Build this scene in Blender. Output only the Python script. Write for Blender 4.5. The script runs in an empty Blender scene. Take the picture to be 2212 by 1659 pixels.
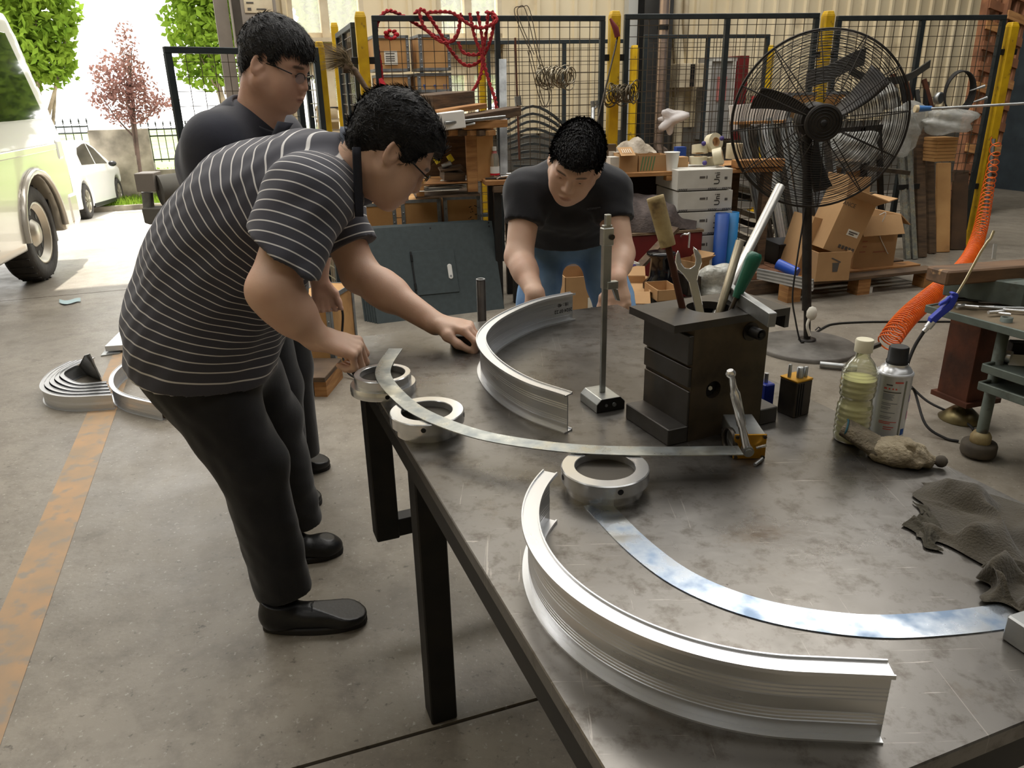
import bpy, math, random
import numpy as np
from mathutils import Vector, Matrix, Euler, noise as mnoise

S = bpy.context.scene
COL = S.collection
PI = math.pi
rnd = random.Random(7)
R = math.radians

# ---------------------------------------------------------------- camera
HC = 1.34                                   # camera height
F_PX = 1661.0
PITCH, ROLL = R(20.9), R(1.2)
FW = Vector((0, math.cos(PITCH), -math.sin(PITCH)))
UP0 = Vector((0, math.sin(PITCH), math.cos(PITCH)))
RT0 = Vector((1, 0, 0))
RT = RT0*math.cos(ROLL) - UP0*math.sin(ROLL)
UPV = UP0*math.cos(ROLL) + RT0*math.sin(ROLL)
cam_data = bpy.data.cameras.new('camera')
cam = bpy.data.objects.new('camera', cam_data)
COL.objects.link(cam)
m3 = Matrix((RT, UPV, -FW)).transposed()
cam.matrix_world = Matrix.Translation((0, 0, HC)) @ m3.to_4x4()
cam_data.sensor_width = 36.0
cam_data.lens = 36.0*F_PX/2212.0
cam_data.clip_start = 0.02
cam_data.clip_end = 300
S.camera = cam

def ray(x, y):
    return FW + RT*((x-1106.0)/F_PX) + UPV*((829.5-y)/F_PX)
def G(x, y, z=0.0):                         # point on the level z
    d = ray(x, y); t = (z-HC)/d.z
    return Vector((d.x*t, d.y*t, z))
def P(x, y, Y):                             # point at distance Y
    d = ray(x, y); t = Y/d.y
    return Vector((d.x*t, Y, HC+d.z*t))

# ---------------------------------------------------------------- world, sun, exposure
W = bpy.data.worlds.new('world'); S.world = W
W.use_nodes = True
wn = W.node_tree
wn.nodes.clear()
bg = wn.nodes.new('ShaderNodeBackground'); wo = wn.nodes.new('ShaderNodeOutputWorld')
bg.inputs['Color'].default_value = (1.0, 0.985, 0.95, 1)
bg.inputs['Strength'].default_value = 3.6
wn.links.new(bg.outputs[0], wo.inputs[0])
sd = bpy.data.lights.new('sun', 'SUN'); sd.energy = 9.0; sd.angle = R(1.0); sd.color = (1, .95, .86)
sun = bpy.data.objects.new('sun', sd); COL.objects.link(sun)
sun.rotation_euler = Vector((-0.16, 0.36, 0.94)).to_track_quat('Z', 'Y').to_euler()
S.view_settings.view_transform = 'Standard'
S.view_settings.look = 'None'
S.view_settings.gamma = 1.0
S.view_settings.use_curve_mapping = False
S.view_settings.exposure = 0.0
S.cycles.max_bounces = 8
S.cycles.diffuse_bounces = 4
S.cycles.glossy_bounces = 4
S.cycles.transparent_max_bounces = 24
S.cycles.sample_clamp_indirect = 6.0
S.cycles.caustics_reflective = False
S.cycles.caustics_refractive = False
S.cycles.use_denoising = True

# ---------------------------------------------------------------- materials
MATS = {}
ORDN = ('first', 'second', 'third', 'fourth', 'fifth', 'sixth', 'seventh', 'eighth', 'ninth', 'tenth', 'eleventh', 'twelfth', 'thirteenth', 'fourteenth', 'fifteenth', 'sixteenth')
def srgb(c):
    return tuple(((v/255.0)/12.92 if v/255.0 <= .04045 else ((v/255.0+.055)/1.055)**2.4) for v in c)
def mat(name, c1, c2=None, scale=8.0, rough=.6, metal=0.0, bump=0.0, bscale=None, stretch=(1, 1, 1), rvar=0.0, detail=6.0,
        lo=.35, hi=.65, trans=0.0, sheen=0.0, coat=0.0, c3=None, s3=2.0, lo3=.55, hi3=.7, alpha=1.0, coords='Object', ior=1.45, sss=0.0, aniso=0.0):
    if name in MATS: return MATS[name]
    m = bpy.data.materials.new(name); m.use_nodes = True
    nt = m.node_tree; N = nt.nodes; L = nt.links
    b = N['Principled BSDF']
    b.inputs['Roughness'].default_value = rough
    b.inputs['Metallic'].default_value = metal
    b.inputs['IOR'].default_value = ior
    if trans: b.inputs['Transmission Weight'].default_value = trans
    if sheen: b.inputs['Sheen Weight'].default_value = sheen
    if coat: b.inputs['Coat Weight'].default_value = coat
    if alpha < 1: b.inputs['Alpha'].default_value = alpha
    if sss:
        b.inputs['Subsurface Weight'].default_value = sss
        b.inputs['Subsurface Radius'].default_value = (.012, .005, .003)
    if aniso: b.inputs['Anisotropic'].default_value = aniso
    a = srgb(c1) + (1,)
    b.inputs['Base Color'].default_value = a
    tc = N.new('ShaderNodeTexCoord'); mp = N.new('ShaderNodeMapping')
    mp.inputs['Scale'].default_value = stretch
    L.new(tc.outputs[coords], mp.inputs['Vector'])
    if c2 is not None or rvar:
        n = N.new('ShaderNodeTexNoise'); n.inputs['Scale'].default_value = scale; n.inputs['Detail'].default_value = detail
        L.new(mp.outputs[0], n.inputs['Vector'])
        mr = N.new('ShaderNodeMapRange'); mr.inputs['From Min'].default_value = lo; mr.inputs['From Max'].default_value = hi
        L.new(n.outputs['Fac'], mr.inputs['Value'])
        if c2 is not None:
            mx = N.new('ShaderNodeMix'); mx.data_type = 'RGBA'
            mx.inputs['A'].default_value = a; mx.inputs['B'].default_value = srgb(c2) + (1,)
            L.new(mr.outputs[0], mx.inputs['Factor'])
            out = mx.outputs['Result']
            if c3 is not None:
                n3 = N.new('ShaderNodeTexNoise'); n3.inputs['Scale'].default_value = s3; n3.inputs['Detail'].default_value = 8
                L.new(mp.outputs[0], n3.inputs['Vector'])
                r3 = N.new('ShaderNodeMapRange'); r3.inputs['From Min'].default_value = lo3; r3.inputs['From Max'].default_value = hi3
                L.new(n3.outputs['Fac'], r3.inputs['Value'])
                m3_ = N.new('ShaderNodeMix'); m3_.data_type = 'RGBA'
                L.new(r3.outputs[0], m3_.inputs['Factor']); L.new(out, m3_.inputs['A'])
                m3_.inputs['B'].default_value = srgb(c3) + (1,)
                out = m3_.outputs['Result']
            L.new(out, b.inputs['Base Color'])
        if rvar:
            rr = N.new('ShaderNodeMapRange'); rr.inputs['From Min'].default_value = .3; rr.inputs['From Max'].default_value = .7
            rr.inputs['To Min'].default_value = max(0, rough-rvar); rr.inputs['To Max'].default_value = min(1, rough+rvar)
            L.new(n.outputs['Fac'], rr.inputs['Value']); L.new(rr.outputs[0], b.inputs['Roughness'])
    if bump:
        n2 = N.new('ShaderNodeTexNoise'); n2.inputs['Scale'].default_value = bscale or scale*4; n2.inputs['Detail'].default_value = 5
        L.new(mp.outputs[0], n2.inputs['Vector'])
        bp = N.new('ShaderNodeBump'); bp.inputs['Strength'].default_value = bump; bp.inputs['Distance'].default_value = .01
        L.new(n2.outputs['Fac'], bp.inputs['Height']); L.new(bp.outputs[0], b.inputs['Normal'])
    MATS[name] = m
    return m

# ---------------------------------------------------------------- mesh building
WM = {}                                     # world matrices of things
def rotm(rx=0, ry=0, rz=0):
    return Euler((rx, ry, rz)).to_matrix()
def basis(x, y, z):
    return Matrix((Vector(x), Vector(y), Vector(z))).transposed()
def frame(o, x=None, z=None):
    """4x4 frame at o with local X along x and Z near z"""
    x = Vector(x or (1, 0, 0)).normalized(); z = Vector(z or (0, 0, 1))
    y = z.cross(x).normalized(); z = x.cross(y).normalized()
    return Matrix.Translation(o) @ basis(x, y, z).to_4x4()
def rotz(o, a):
    return Matrix.Translation(o) @ Matrix.Rotation(a, 4, 'Z')

class MB:
    def __init__(s, M=None):
        s.v = []; s.f = []; s.sm = []; s.mi = []; s.M = M
    def add(s, V, Fs, smooth=False, mi=0):
        n = len(s.v)
        if s.M is not None: s.v += [tuple(s.M @ Vector(p)) for p in V]
        else: s.v += [tuple(p) for p in V]
        s.f += [tuple(i+n for i in f) for f in Fs]
        s.sm += [smooth]*len(Fs); s.mi += [mi]*len(Fs)
        return s
    def box(s, c, size, rot=None, mi=0, taper=1.0):
        hx, hy, hz = size[0]/2, size[1]/2, size[2]/2
        c = Vector(c); V = []
        for z in (-hz, hz):
            t = taper if z > 0 else 1
            for (x, y) in ((-hx, -hy), (hx, -hy), (hx, hy), (-hx, hy)):
                p = Vector((x*t, y*t, z))
                if rot is not None: p = rot @ p
                V.append(c+p)
        return s.add(V, [(0, 3, 2, 1), (4, 5, 6, 7), (0, 1, 5, 4), (1, 2, 6, 5), (2, 3, 7, 6), (3, 0, 4, 7)], False, mi)
    def bar(s, p0, p1, w, h, up=(0, 0, 1), mi=0):
        """box beam from p0 to p1; w across, h along up"""
        p0, p1 = Vector(p0), Vector(p1); d = p1-p0; x = d.normalized()
        u = Vector(up)
        if abs(x.dot(u)) > .98: u = Vector((0, 1, 0))
        y = u.cross(x).normalized(); z = x.cross(y)
        return s.box((p0+p1)/2, (d.length, w, h), basis(x, y, z), mi)
    def prism(s, poly, ext, mi=0, smooth=False):
        """poly: list of 3d points, extruded by ext"""
        n = len(poly); e = Vector(ext); V = [Vector(p) for p in poly]; V += [p+e for p in V]
        Fs = [tuple(range(n-1, -1, -1)), tuple(range(n, 2*n))] + [(i, (i+1) % n, n+(i+1) % n, n+i) for i in range(n)]
        return s.add(V, Fs, smooth, mi)
    def lathe(s, prof, o=(0, 0, 0), ax=(0, 0, 1), n=24, mi=0, smooth=True, closed=False):
        """prof: (radius, height) pairs"""
        ax = Vector(ax).normalized(); t = Vector((1, 0, 0)) if abs(ax.x) < .9 else Vector((0, 1, 0))
        x = ax.cross(t).normalized(); y = ax.cross(x); o = Vector(o)
        V = []; Fs = []
        for (r, h) in prof:
            for i in range(n):
                a = 2*PI*i/n; V.append(o+ax*h+(x*math.cos(a)+y*math.sin(a))*r)
        m = len(prof)
        for j in range(m if closed else m-1):
            for i in range(n):
                a = j*n+i; b = j*n+(i+1) % n; c = ((j+1) % m)*n+(i+1) % n; d = ((j+1) % m)*n+i
                Fs.append((a, b, c, d))
        s.add(V, Fs, smooth, mi)
        if not closed:
            if prof[0][0] > 1e-5: s.add(V[:n], [tuple(range(n-1, -1, -1))], False, mi)
            if prof[-1][0] > 1e-5: s.add(V[-n:], [tuple(range(n))], False, mi)
        return s
    def cyl(s, p0, p1, r0, r1=None, n=16, mi=0, cap=True):
        p0, p1 = Vector(p0), Vector(p1); d = p1-p0; r1 = r0 if r1 is None else r1
        return s.lathe([(r0, 0), (r1, d.length)], p0, d, n, mi)
    def tube(s, pts, r, n=8, mi=0, closed=False, cap=True):
        pts = [Vector(p) for p in pts]; m = len(pts); V = []; Fs = []
        prev = None
        for i, p in enumerate(pts):
            if closed: d = pts[(i+1) % m]-pts[i-1]
            else: d = pts[min(i+1, m-1)]-pts[max(i-1, 0)]
            d.normalize()
            if prev is None:
                t = Vector((0, 0, 1)) if abs(d.z) < .9 else Vector((1, 0, 0)); x = d.cross(t).normalized()
            else:
                x = prev-d*prev.dot(d)
                x = x.normalized() if x.length > 1e-6 else d.orthogonal().normalized()
            prev = x; y = d.cross(x); rr = r[i] if isinstance(r, (list, tuple)) else r
            for k in range(n):
                a = 2*PI*k/n; V.append(p+(x*math.cos(a)+y*math.sin(a))*rr)
        for j in range(m if closed else m-1):
            for k in range(n):
                j2 = (j+1) % m
                Fs.append((j*n+k, j*n+(k+1) % n, j2*n+(k+1) % n, j2*n+k))
        s.add(V, Fs, True, mi)
        if cap and not closed:
            s.add(V[:n], [tuple(range(n-1, -1, -1))], False, mi); s.add(V[-n:], [tuple(range(n))], False, mi)
        return s
    def sweep(s, prof, pts, up=(0, 0, 1), mi=0, smooth=False, cap=True):
        """2d outline (across, up) swept along pts; across = left of travel"""
        pts = [Vector(p) for p in pts]; up = Vector(up); m = len(pts); n = len(prof); V = []; Fs = []
        for i, p in enumerate(pts):
            d = (pts[min(i+1, m-1)]-pts[max(i-1, 0)]).normalized(); x = up.cross(d).normalized()
            for (a, b) in prof: V.append(p+x*a+up*b)
        for j in range(m-1):
            for k in range(n):
                Fs.append((j*n+k, (j+1)*n+k, (j+1)*n+(k+1) % n, j*n+(k+1) % n))
        s.add(V, Fs, smooth, mi)
        if cap:
            s.add(V[:n], [tuple(range(n))], False, mi); s.add(V[-n:], [tuple(range(n-1, -1, -1))], False, mi)
        return s
    def grid(s, fn, nu, nv, mi=0, smooth=True):
        V = [fn(i/nu, j/nv) for j in range(nv+1) for i in range(nu+1)]
        Fs = [(j*(nu+1)+i, j*(nu+1)+i+1, (j+1)*(nu+1)+i+1, (j+1)*(nu+1)+i) for j in range(nv) for i in range(nu)]
        return s.add(V, Fs, smooth, mi)
    def ball(s, c, r, n=16, mi=0, rot=None):
        r = (r, r, r) if not isinstance(r, (tuple, list)) else r
        c = Vector(c); V = []; m = n//2; Fs = []
        for j in range(m+1):
            t = PI*j/m
            for i in range(n):
                a = 2*PI*i/n; q = Vector((r[0]*math.sin(t)*math.cos(a), r[1]*math.sin(t)*math.sin(a), -r[2]*math.cos(t)))
                V.append(c+(rot @ q if rot is not None else q))
        for j in range(m):
            for i in range(n): Fs.append((j*n+i, j*n+(i+1) % n, (j+1)*n+(i+1) % n, (j+1)*n+i))
        return s.add(V, Fs, True, mi)
    def build(s, name, m, parent=None, world=False, bev=0, kind=None, label=None, seg=1, solid=0, sub=0, auto=True):
        me = bpy.data.meshes.new(name)
        V = s.v
        if world and parent is not None:
            I = WM[parent.name].inverted(); V = [tuple(I @ Vector(p)) for p in V]
        me.from_pydata(V, [], s.f)
        ms = m if isinstance(m, (list, tuple)) else [m]
        for k in ms: me.materials.append(k)
        me.polygons.foreach_set('use_smooth', s.sm)
        me.polygons.foreach_set('material_index', s.mi)
        me.validate(); me.update()
        return obj(name, me, parent, bev, kind, label, seg, solid, sub)

def obj(name, me, parent=None, bev=0, kind=None, label=None, seg=1, solid=0, sub=0):
    o = bpy.data.objects.new(name, me); COL.objects.link(o)
    if parent is not None:
        o.parent = parent; WM[o.name] = WM[parent.name]
    else: WM[o.name] = Matrix.Identity(4)
    if solid:
        k = o.modifiers.new('thickness', 'SOLIDIFY'); k.thickness = solid; k.offset = 0
    if sub:
        k = o.modifiers.new('smooth', 'SUBSURF'); k.levels = sub; k.render_levels = sub
    if bev:
        k = o.modifiers.new('bevel', 'BEVEL'); k.width = bev; k.segments = seg; k.limit_method = 'ANGLE'; k.angle_limit = R(40)
    if kind: o['kind'] = kind
    if label: o['label'] = label
    return o

def thing(name, label, cat, M=None, group=None):
    """Empty at the base of a thing; M = 4x4 frame or a location"""
    o = bpy.data.objects.new(name, None); COL.objects.link(o)
    if M is None: M = Matrix.Identity(4)
    elif not isinstance(M, Matrix): M = Matrix.Translation(Vector(M))
    o.matrix_world = M; o.empty_display_size = .05
    WM[o.name] = M.copy()
    o['label'] = label; o['category'] = cat
    if group: o['group'] = group
    return o
def tag(o, label, cat, group=None, kind=None):
    o['label'] = label; o['category'] = cat
    if group: o['group'] = group
    if kind: o['kind'] = kind
    return o
def single(mb, name, m, label, cat, group=None, bev=0, kind=None, **k):
    """a thing that is one mesh, origin moved to its base centre"""
    xs = [p[0] for p in mb.v]; ys = [p[1] for p in mb.v]; zs = [p[2] for p in mb.v]
    c = Vector(((min(xs)+max(xs))/2, (min(ys)+max(ys))/2, min(zs)))
    mb.v = [(p[0]-c.x, p[1]-c.y, p[2]-c.z) for p in mb.v]
    o = mb.build(name, m, bev=bev, **k); o.location = c; WM[o.name] = Matrix.Translation(c)
    return tag(o, label, cat, group, kind)
def struct(mb, name, m, parent=None, bev=0, **k):
    o = mb.build(name, m, parent, bev=bev, **k)
    if parent is None: o['kind'] = 'structure'
    return o
def copy_tree(root, M, label=None, group=None):
    """copy of a thing with copies of its parts and sub-parts"""
    r = root.copy(); COL.objects.link(r); r.matrix_world = M; WM[r.name] = M.copy()
    if label: r['label'] = label
    if group: r['group'] = group
    kids = [o for o in KIDS(root)]
    for ch in kids:
        c = ch.copy(); COL.objects.link(c); c.parent = r; WM[c.name] = M.copy()
        for g in KIDS(ch):
            d = g.copy(); COL.objects.link(d); d.parent = c; WM[d.name] = M.copy()
    return r
def KIDS(o):
    return [c for c in bpy.data.objects if c.parent == o]

def text_part(txt, size, M, m, parent=None, name='lettering', ext=.0004, align='CENTER', world=True, sx=1.0):
    cu = bpy.data.curves.new('t', 'FONT'); cu.body = txt; cu.size = size; cu.extrude = ext; cu.align_x = align; cu.align_y = 'CENTER'
    cu.resolution_u = 3
    t = bpy.data.objects.new('t', cu); COL.objects.link(t)
    dg = bpy.context.evaluated_depsgraph_get()
    me = bpy.data.meshes.new_from_object(t.evaluated_get(dg))
    bpy.data.objects.remove(t); bpy.data.curves.remove(cu)
    X = M @ Matrix.Diagonal((sx, 1, 1, 1))
    if parent is not None and world: X = WM[parent.name].inverted() @ X
    me.transform(X); me.materials.clear(); me.materials.append(m); me.name = name
    return obj(name, me, parent)

def spline(pts, n=8):
    """Catmull-Rom through pts"""
    pts = [Vector(p) for p in pts]; q = [pts[0]*2-pts[1]]+pts+[pts[-1]*2-pts[-2]]; out = []
    for i in range(1, len(q)-2):
        for k in range(n):
            t = k/n; a, b, c, d = q[i-1], q[i], q[i+1], q[i+2]
            out.append(.5*((2*b)+(c-a)*t+(2*a-5*b+4*c-d)*t*t+(3*b-a-3*c+d)*t*t*t))
    out.append(pts[-1])
    return out
# ---------------------------------------------------------------- common materials
M_steel_dark = mat('dark_steel', (58, 54, 51), (88, 80, 70), scale=9, rough=.42, metal=.75, rvar=.12, bump=.05)
M_alu = mat('brushed_aluminium', (222, 223, 225), (212, 214, 217), scale=3, rough=.30, metal=.75, rvar=.03, stretch=(1, 1, 12))
M_alu_dull = mat('dull_aluminium', (176, 178, 178), (140, 142, 142), scale=14, rough=.42, metal=.9, rvar=.1)
M_turned = mat('turned_aluminium', (226, 227, 229), (214, 216, 218), scale=4, rough=.22, metal=.82, rvar=.06, stretch=(1, 1, 60))
M_galv = mat('galvanised_sheet', (190, 194, 192), (150, 156, 158), scale=30, rough=.33, metal=.9, rvar=.12, c3=(205, 204, 190), s3=9)
M_galv_blue = mat('bluish_galvanised_sheet', (196, 200, 204), (120, 138, 160), scale=22, rough=.28, metal=.95, rvar=.12, c3=(212, 210, 200), s3=7)
M_black = mat('black_metal', (26, 26, 27), (38, 36, 34), scale=12, rough=.5, metal=.3)
M_blackpl = mat('black_plastic', (22, 22, 24), rough=.45)
M_rubber = mat('black_rubber', (24, 23, 23), (40, 38, 36), scale=20, rough=.8)
M_yellow = mat('yellow_paint', (214, 174, 22), (190, 150, 20), scale=10, rough=.5, c3=(150, 118, 40), s3=18, lo3=.62, hi3=.7)
M_meshframe = mat('dark_green_grey_paint', (38, 46, 50), (50, 56, 58), scale=10, rough=.5, metal=.2)
M_wire = mat('brown_wire', (88, 78, 66), rough=.55, metal=.4)
M_wood = mat('raw_timber', (178, 132, 82), (142, 98, 58), scale=5, rough=.75, stretch=(1, 1, 8), bump=.2, c3=(100, 72, 46), s3=6, lo3=.6, hi3=.72)
M_wood_d = mat('weathered_timber', (104, 84, 64), (72, 58, 46), scale=6, rough=.85, stretch=(1, 1, 6), bump=.25)
M_ply = mat('plywood', (196, 152, 98), (176, 130, 80), scale=4, rough=.7, bump=.08, c3=(140, 104, 66), s3=5, lo3=.6, hi3=.75)
M_card = mat('brown_cardboard', (178, 142, 100), (166, 130, 90), scale=5, rough=.85, bump=.04, c3=(140, 108, 74), s3=4, lo3=.62, hi3=.75)
M_card_in = mat('cardboard_inside', (150, 116, 80), (136, 104, 72), scale=6, rough=.9)
M_white_card = mat('white_cardboard', (206, 204, 196), (190, 187, 178), scale=6, rough=.7)
M_white = mat('white_plastic', (226, 226, 222), rough=.4)
M_paper = mat('paper', (220, 216, 204), rough=.8)
M_ink = mat('black_ink', (24, 24, 26), rough=.7)
M_ink_soft = mat('grey_ink', (84, 80, 76), rough=.8)
M_red_ink = mat('red_ink', (150, 60, 50), rough=.8)
M_blue_ink = mat('blue_ink', (40, 84, 160), rough=.7)
M_rust = mat('rusty_steel', (92, 52, 34), (60, 38, 28), scale=8, rough=.8, metal=.3, bump=.15, c3=(120, 72, 44), s3=5)
M_greenpaint = mat('grey_green_paint', (104, 112, 104), (84, 92, 86), scale=10, rough=.6, metal=.2, c3=(70, 66, 58), s3=12, lo3=.6, hi3=.7)
M_red = mat('red_paint', (120, 30, 30), (96, 26, 26), scale=6, rough=.6)
M_chrome = mat('chrome', (226, 226, 226), rough=.16, metal=.8)
M_brass = mat('yellow_zinc', (190, 142, 40), (160, 112, 34), scale=20, rough=.4, metal=.6)

# ---------------------------------------------------------------- the setting
TH = R(19.5)
U = Vector((math.cos(TH), math.sin(TH), 0)); V = Vector((-math.sin(TH), math.cos(TH), 0))
COL_BASE = G(560, 515, 0)
BF = Matrix.Translation((COL_BASE.x, COL_BASE.y, 0)) @ Matrix.Rotation(TH, 4, 'Z')   # building frame: x along back wall, y outwards
BI = BF.inverted()
def uv(p):
    q = BI @ Vector(p); return q.x, q.y

def mat_floor():
    m = bpy.data.materials.new('worn_concrete_floor'); m.use_nodes = True; nt = m.node_tree; N = nt.nodes; L = nt.links
    b = N['Principled BSDF']
    geo = N.new('ShaderNodeNewGeometry')
    def noise(sc, det=6, rough=.55):
        n = N.new('ShaderNodeTexNoise'); n.inputs['Scale'].default_value = sc; n.inputs['Detail'].default_value = det; n.inputs['Roughness'].default_value = rough
        L.new(geo.outputs['Position'], n.inputs['Vector']); return n.outputs['Fac']
    def rng(s, a, b_, c=0., d=1.):
        r = N.new('ShaderNodeMapRange'); r.inputs['From Min'].default_value = a; r.inputs['From Max'].default_value = b_
        r.inputs['To Min'].default_value = c; r.inputs['To Max'].default_value = d; L.new(s, r.inputs['Value']); return r.outputs[0]
    def mix(f, a, b_):
        x = N.new('ShaderNodeMix'); x.data_type = 'RGBA'; L.new(f, x.inputs['Factor'])
        for k, s in (('A', a), ('B', b_)):
            if isinstance(s, tuple): x.inputs[k].default_value = srgb(s)+(1,)
            else: L.new(s, x.inputs[k])
        return x.outputs['Result']
    c = mix(rng(noise(1.1, 8), .35, .65), (148, 140, 127), (122, 115, 104))
    c = mix(rng(noise(9, 8, .7), .45, .75), c, (108, 100, 89))
    c = mix(rng(noise(34, 6, .7), .60, .68, 0, .8), c, (82, 74, 65))
    c = mix(rng(noise(60, 5, .7), .60, .68, 0, .45), c, (206, 200, 188))
    c = mix(rng(noise(5.0, 8, .8), .64, .69, 0, .9), c, (62, 54, 46))
    c = mix(rng(noise(3.3, 9, .8), .64, .70, 0, .5), c, (104, 84, 62))
    L.new(c, b.inputs['Base Color'])
    L.new(rng(noise(3.0, 8, .7), .3, .7, .30, .52), b.inputs['Roughness'])
    bp = N.new('ShaderNodeBump'); bp.inputs['Strength'].default_value = .22; bp.inputs['Distance'].default_value = .004
    L.new(noise(55, 5), bp.inputs['Height']); L.new(bp.outputs[0], b.inputs['Normal'])
    return m
M_floor = mat_floor()
M_joint = mat('floor_joint_dirt', (52, 48, 44), (76, 70, 62), scale=14, rough=.9)
M_line = mat('worn_orange_floor_paint', (182, 146, 108), (160, 138, 112), scale=7, rough=.55, c3=(146, 136, 122), s3=16, lo3=.52, hi3=.66)
M_cream = mat('cream_wall_sheet', (226, 212, 180), (216, 200, 166), scale=1.2, rough=.55, c3=(178, 160, 128), s3=3, lo3=.62, hi3=.8)
M_creamtrim = mat('cream_trim', (214, 202, 174), (190, 174, 146), scale=5, rough=.6)
M_plinth = mat('grey_render', (118, 114, 106), (92, 90, 84), scale=3, rough=.9, bump=.1)
M_column = mat('grey_beige_column_paint', (150, 142, 132), (132, 124, 116), scale=4, rough=.6)
M_darkwall = mat('dark_blue_grey_wall', (50, 60, 66), (40, 48, 54), scale=5, rough=.85, bump=.15, bscale=60)
M_ceiling = mat('ceiling_sheet', (132, 130, 124), rough=.8)
M_concrete = mat('stained_concrete', (160, 152, 138), (112, 106, 96), scale=2.5, rough=.95, c3=(84, 78, 70), s3=1.6, lo3=.5, hi3=.75, bump=.1)
M_yard = mat('pale_yard_concrete', (196, 192, 184), (180, 175, 165), scale=.8, rough=.8)
M_grass = mat('grass_blades', (96, 150, 44), (130, 176, 64), scale=2, rough=.7)

# floor: slabs with recessed joints (inside the hall, building frame)
fl = MB(BF)
fl.box((3, -8.2, -.16), (20.0, 16.8, .3))
floor = struct(fl, 'floor', M_joint)
slab_u = [-7.0, 4.3, 13.0]
jv = [0.15, -1.85, -6.82, -11.8, -16.6]
for i in range(len(slab_u)-1):
    for j in range(len(jv)-1):
        s_ = MB(BF)
        s_.box(((slab_u[i]+slab_u[i+1])/2, (jv[j]+jv[j+1])/2, -.01), (slab_u[i+1]-slab_u[i]-.010, abs(jv[j+1]-jv[j])-.010, .02))
        s_.build('slab', M_floor, floor)
# painted floor line, thin paint on the slab
a, b = G(222, 885, 0), G(20, 1400, 0)
d = (b-a).normalized(); w = Vector((-d.y, d.x, 0))*.062
ln = MB(); p0 = a-d*6; p1 = b+d*3.0
n_ = 30
for i in range(n_):
    q0 = p0.lerp(p1, i/n_); q1 = p0.lerp(p1, (i+1)/n_)
    ln.add([q0-w+Vector((0, 0, .0012)), q1-w+Vector((0, 0, .0012)), q1+w+Vector((0, 0, .0012)), q0+w+Vector((0, 0, .0012))], [(0, 1, 2, 3)])
ln.build('painted_line', M_line, floor)

# yard outside, falling gently away from the door
yd = MB(BF)
def yz(v): return -.005-.13*max(0, min(v, 4.5))-.055*max(0, v-4.5)
vs = [0.15, 1, 2, 3, 4.5, 7, 10, 13.6]
for i in range(len(vs)-1):
    yd.add([(-16, vs[i], yz(vs[i])), (14, vs[i], yz(vs[i])), (14, vs[i+1], yz(vs[i+1])), (-16, vs[i+1], yz(vs[i+1]))], [(0, 1, 2, 3)])
yard = struct(yd, 'floor_yard', M_yard)

# back wall: ribbed cream sheet panels above a grey plinth, with two window bays
EW = (lambda d: (BI @ (Vector((0, 0, HC))+d*((COL_BASE-Vector((0, 0, HC))).dot(V)/d.dot(V)))).x)(ray(2118, 200))                                    # where it meets the dark wall
H = 6.6
wb = MB(BF)
wb.box((EW/2+.1, .10, .45), (EW-.2, .2, .9))
wall = struct(wb, 'wall_back', M_plinth)
sheet = MB(BF)
def ribbed(mb, u0, u1, z0, z1, v=.0, pitch=.21, dep=.028):
    n = max(1, round((u1-u0)/pitch)); p = (u1-u0)/n
    for i in range(n):
        a = u0+i*p
        pts = [(a, v), (a+p*.72, v), (a+p*.78, v-dep), (a+p*.94, v-dep), (a+p, v)]
        for (x0, y0), (x1, y1) in zip(pts[:-1], pts[1:]):
            mb.add([(x0, y0, z0), (x1, y1, z0), (x1, y1, z1), (x0, y0, z1)], [(0, 1, 2, 3)])
# window bays measured on the wall line
def wu(x):                                   # u of picture column x on the wall line, at eye height
    d = ray(x, 200); n = V; t = ((COL_BASE-Vector((0, 0, HC))).dot(n))/d.dot(n)
    return (BI @ (Vector((0, 0, HC))+d*t)).x
def wz(x, y, v=0):
    d = ray(x, y); n = V; o = COL_BASE+V*v; t = ((o-Vector((0, 0, HC))).dot(n))/d.dot(n)
    return (Vector((0, 0, HC))+d*t).z
W1 = (wu(641), wu(800)); W2 = (wu(952), wu(1088))
zb = wz(720, 82); zb2 = zb-.1
lowt = wz(720, 130); lowb = wz(720, 215)
segs = [(.3, W1[0]), (W1[1], W2[0]), (W2[1], EW)]
for u0, u1 in segs: ribbed(sheet, u0, u1, .9, H)
sheet.add([(0, .03, .9), (EW, .03, .9), (EW, .03, .901), (0, .03, .901)], [(0, 1, 2, 3)])
sheet.build('wall_sheet', M_cream, wall)
back = MB(BF)
for u0, u1 in segs: back.box(((u0+u1)/2, .12, (.9+H)/2), (u1-u0, .14, H-.9))
for (u0, u1) in (W1, W2): 
    back.box(((u0+u1)/2, .12, (zb-.32+zb)/2-.02), (u1-u0, .14, .28))
back.build('wall_backing', M_creamtrim, wall)
M_pane = bpy.data.materials.new('dusty_pane'); M_pane.use_nodes = True
nt = M_pane.node_tree; nt.nodes.clear()
o_ = nt.nodes.new('ShaderNodeOutputMaterial'); tr = nt.nodes.new('ShaderNodeBsdfTransparent'); df = nt.nodes.new('ShaderNodeBsdfTranslucent'); gl = nt.nodes.new('ShaderNodeBsdfGlossy')
df.inputs['Color'].default_value = (.85, .85, .8, 1); gl.inputs['Roughness'].default_value = .05
x1 = nt.nodes.new('ShaderNodeMixShader'); x2 = nt.nodes.new('ShaderNodeMixShader'); nz = nt.nodes.new('ShaderNodeTexNoise'); nz.inputs['Scale'].default_value = 5
mr = nt.nodes.new('ShaderNodeMapRange'); mr.inputs['To Min'].default_value = .10; mr.inputs['To Max'].default_value = .26
nt.links.new(nz.outputs['Fac'], mr.inputs['Value']); nt.links.new(mr.outputs[0], x1.inputs[0])
nt.links.new(tr.outputs[0], x1.inputs[1]); nt.links.new(df.outputs[0], x1.inputs[2])
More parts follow.
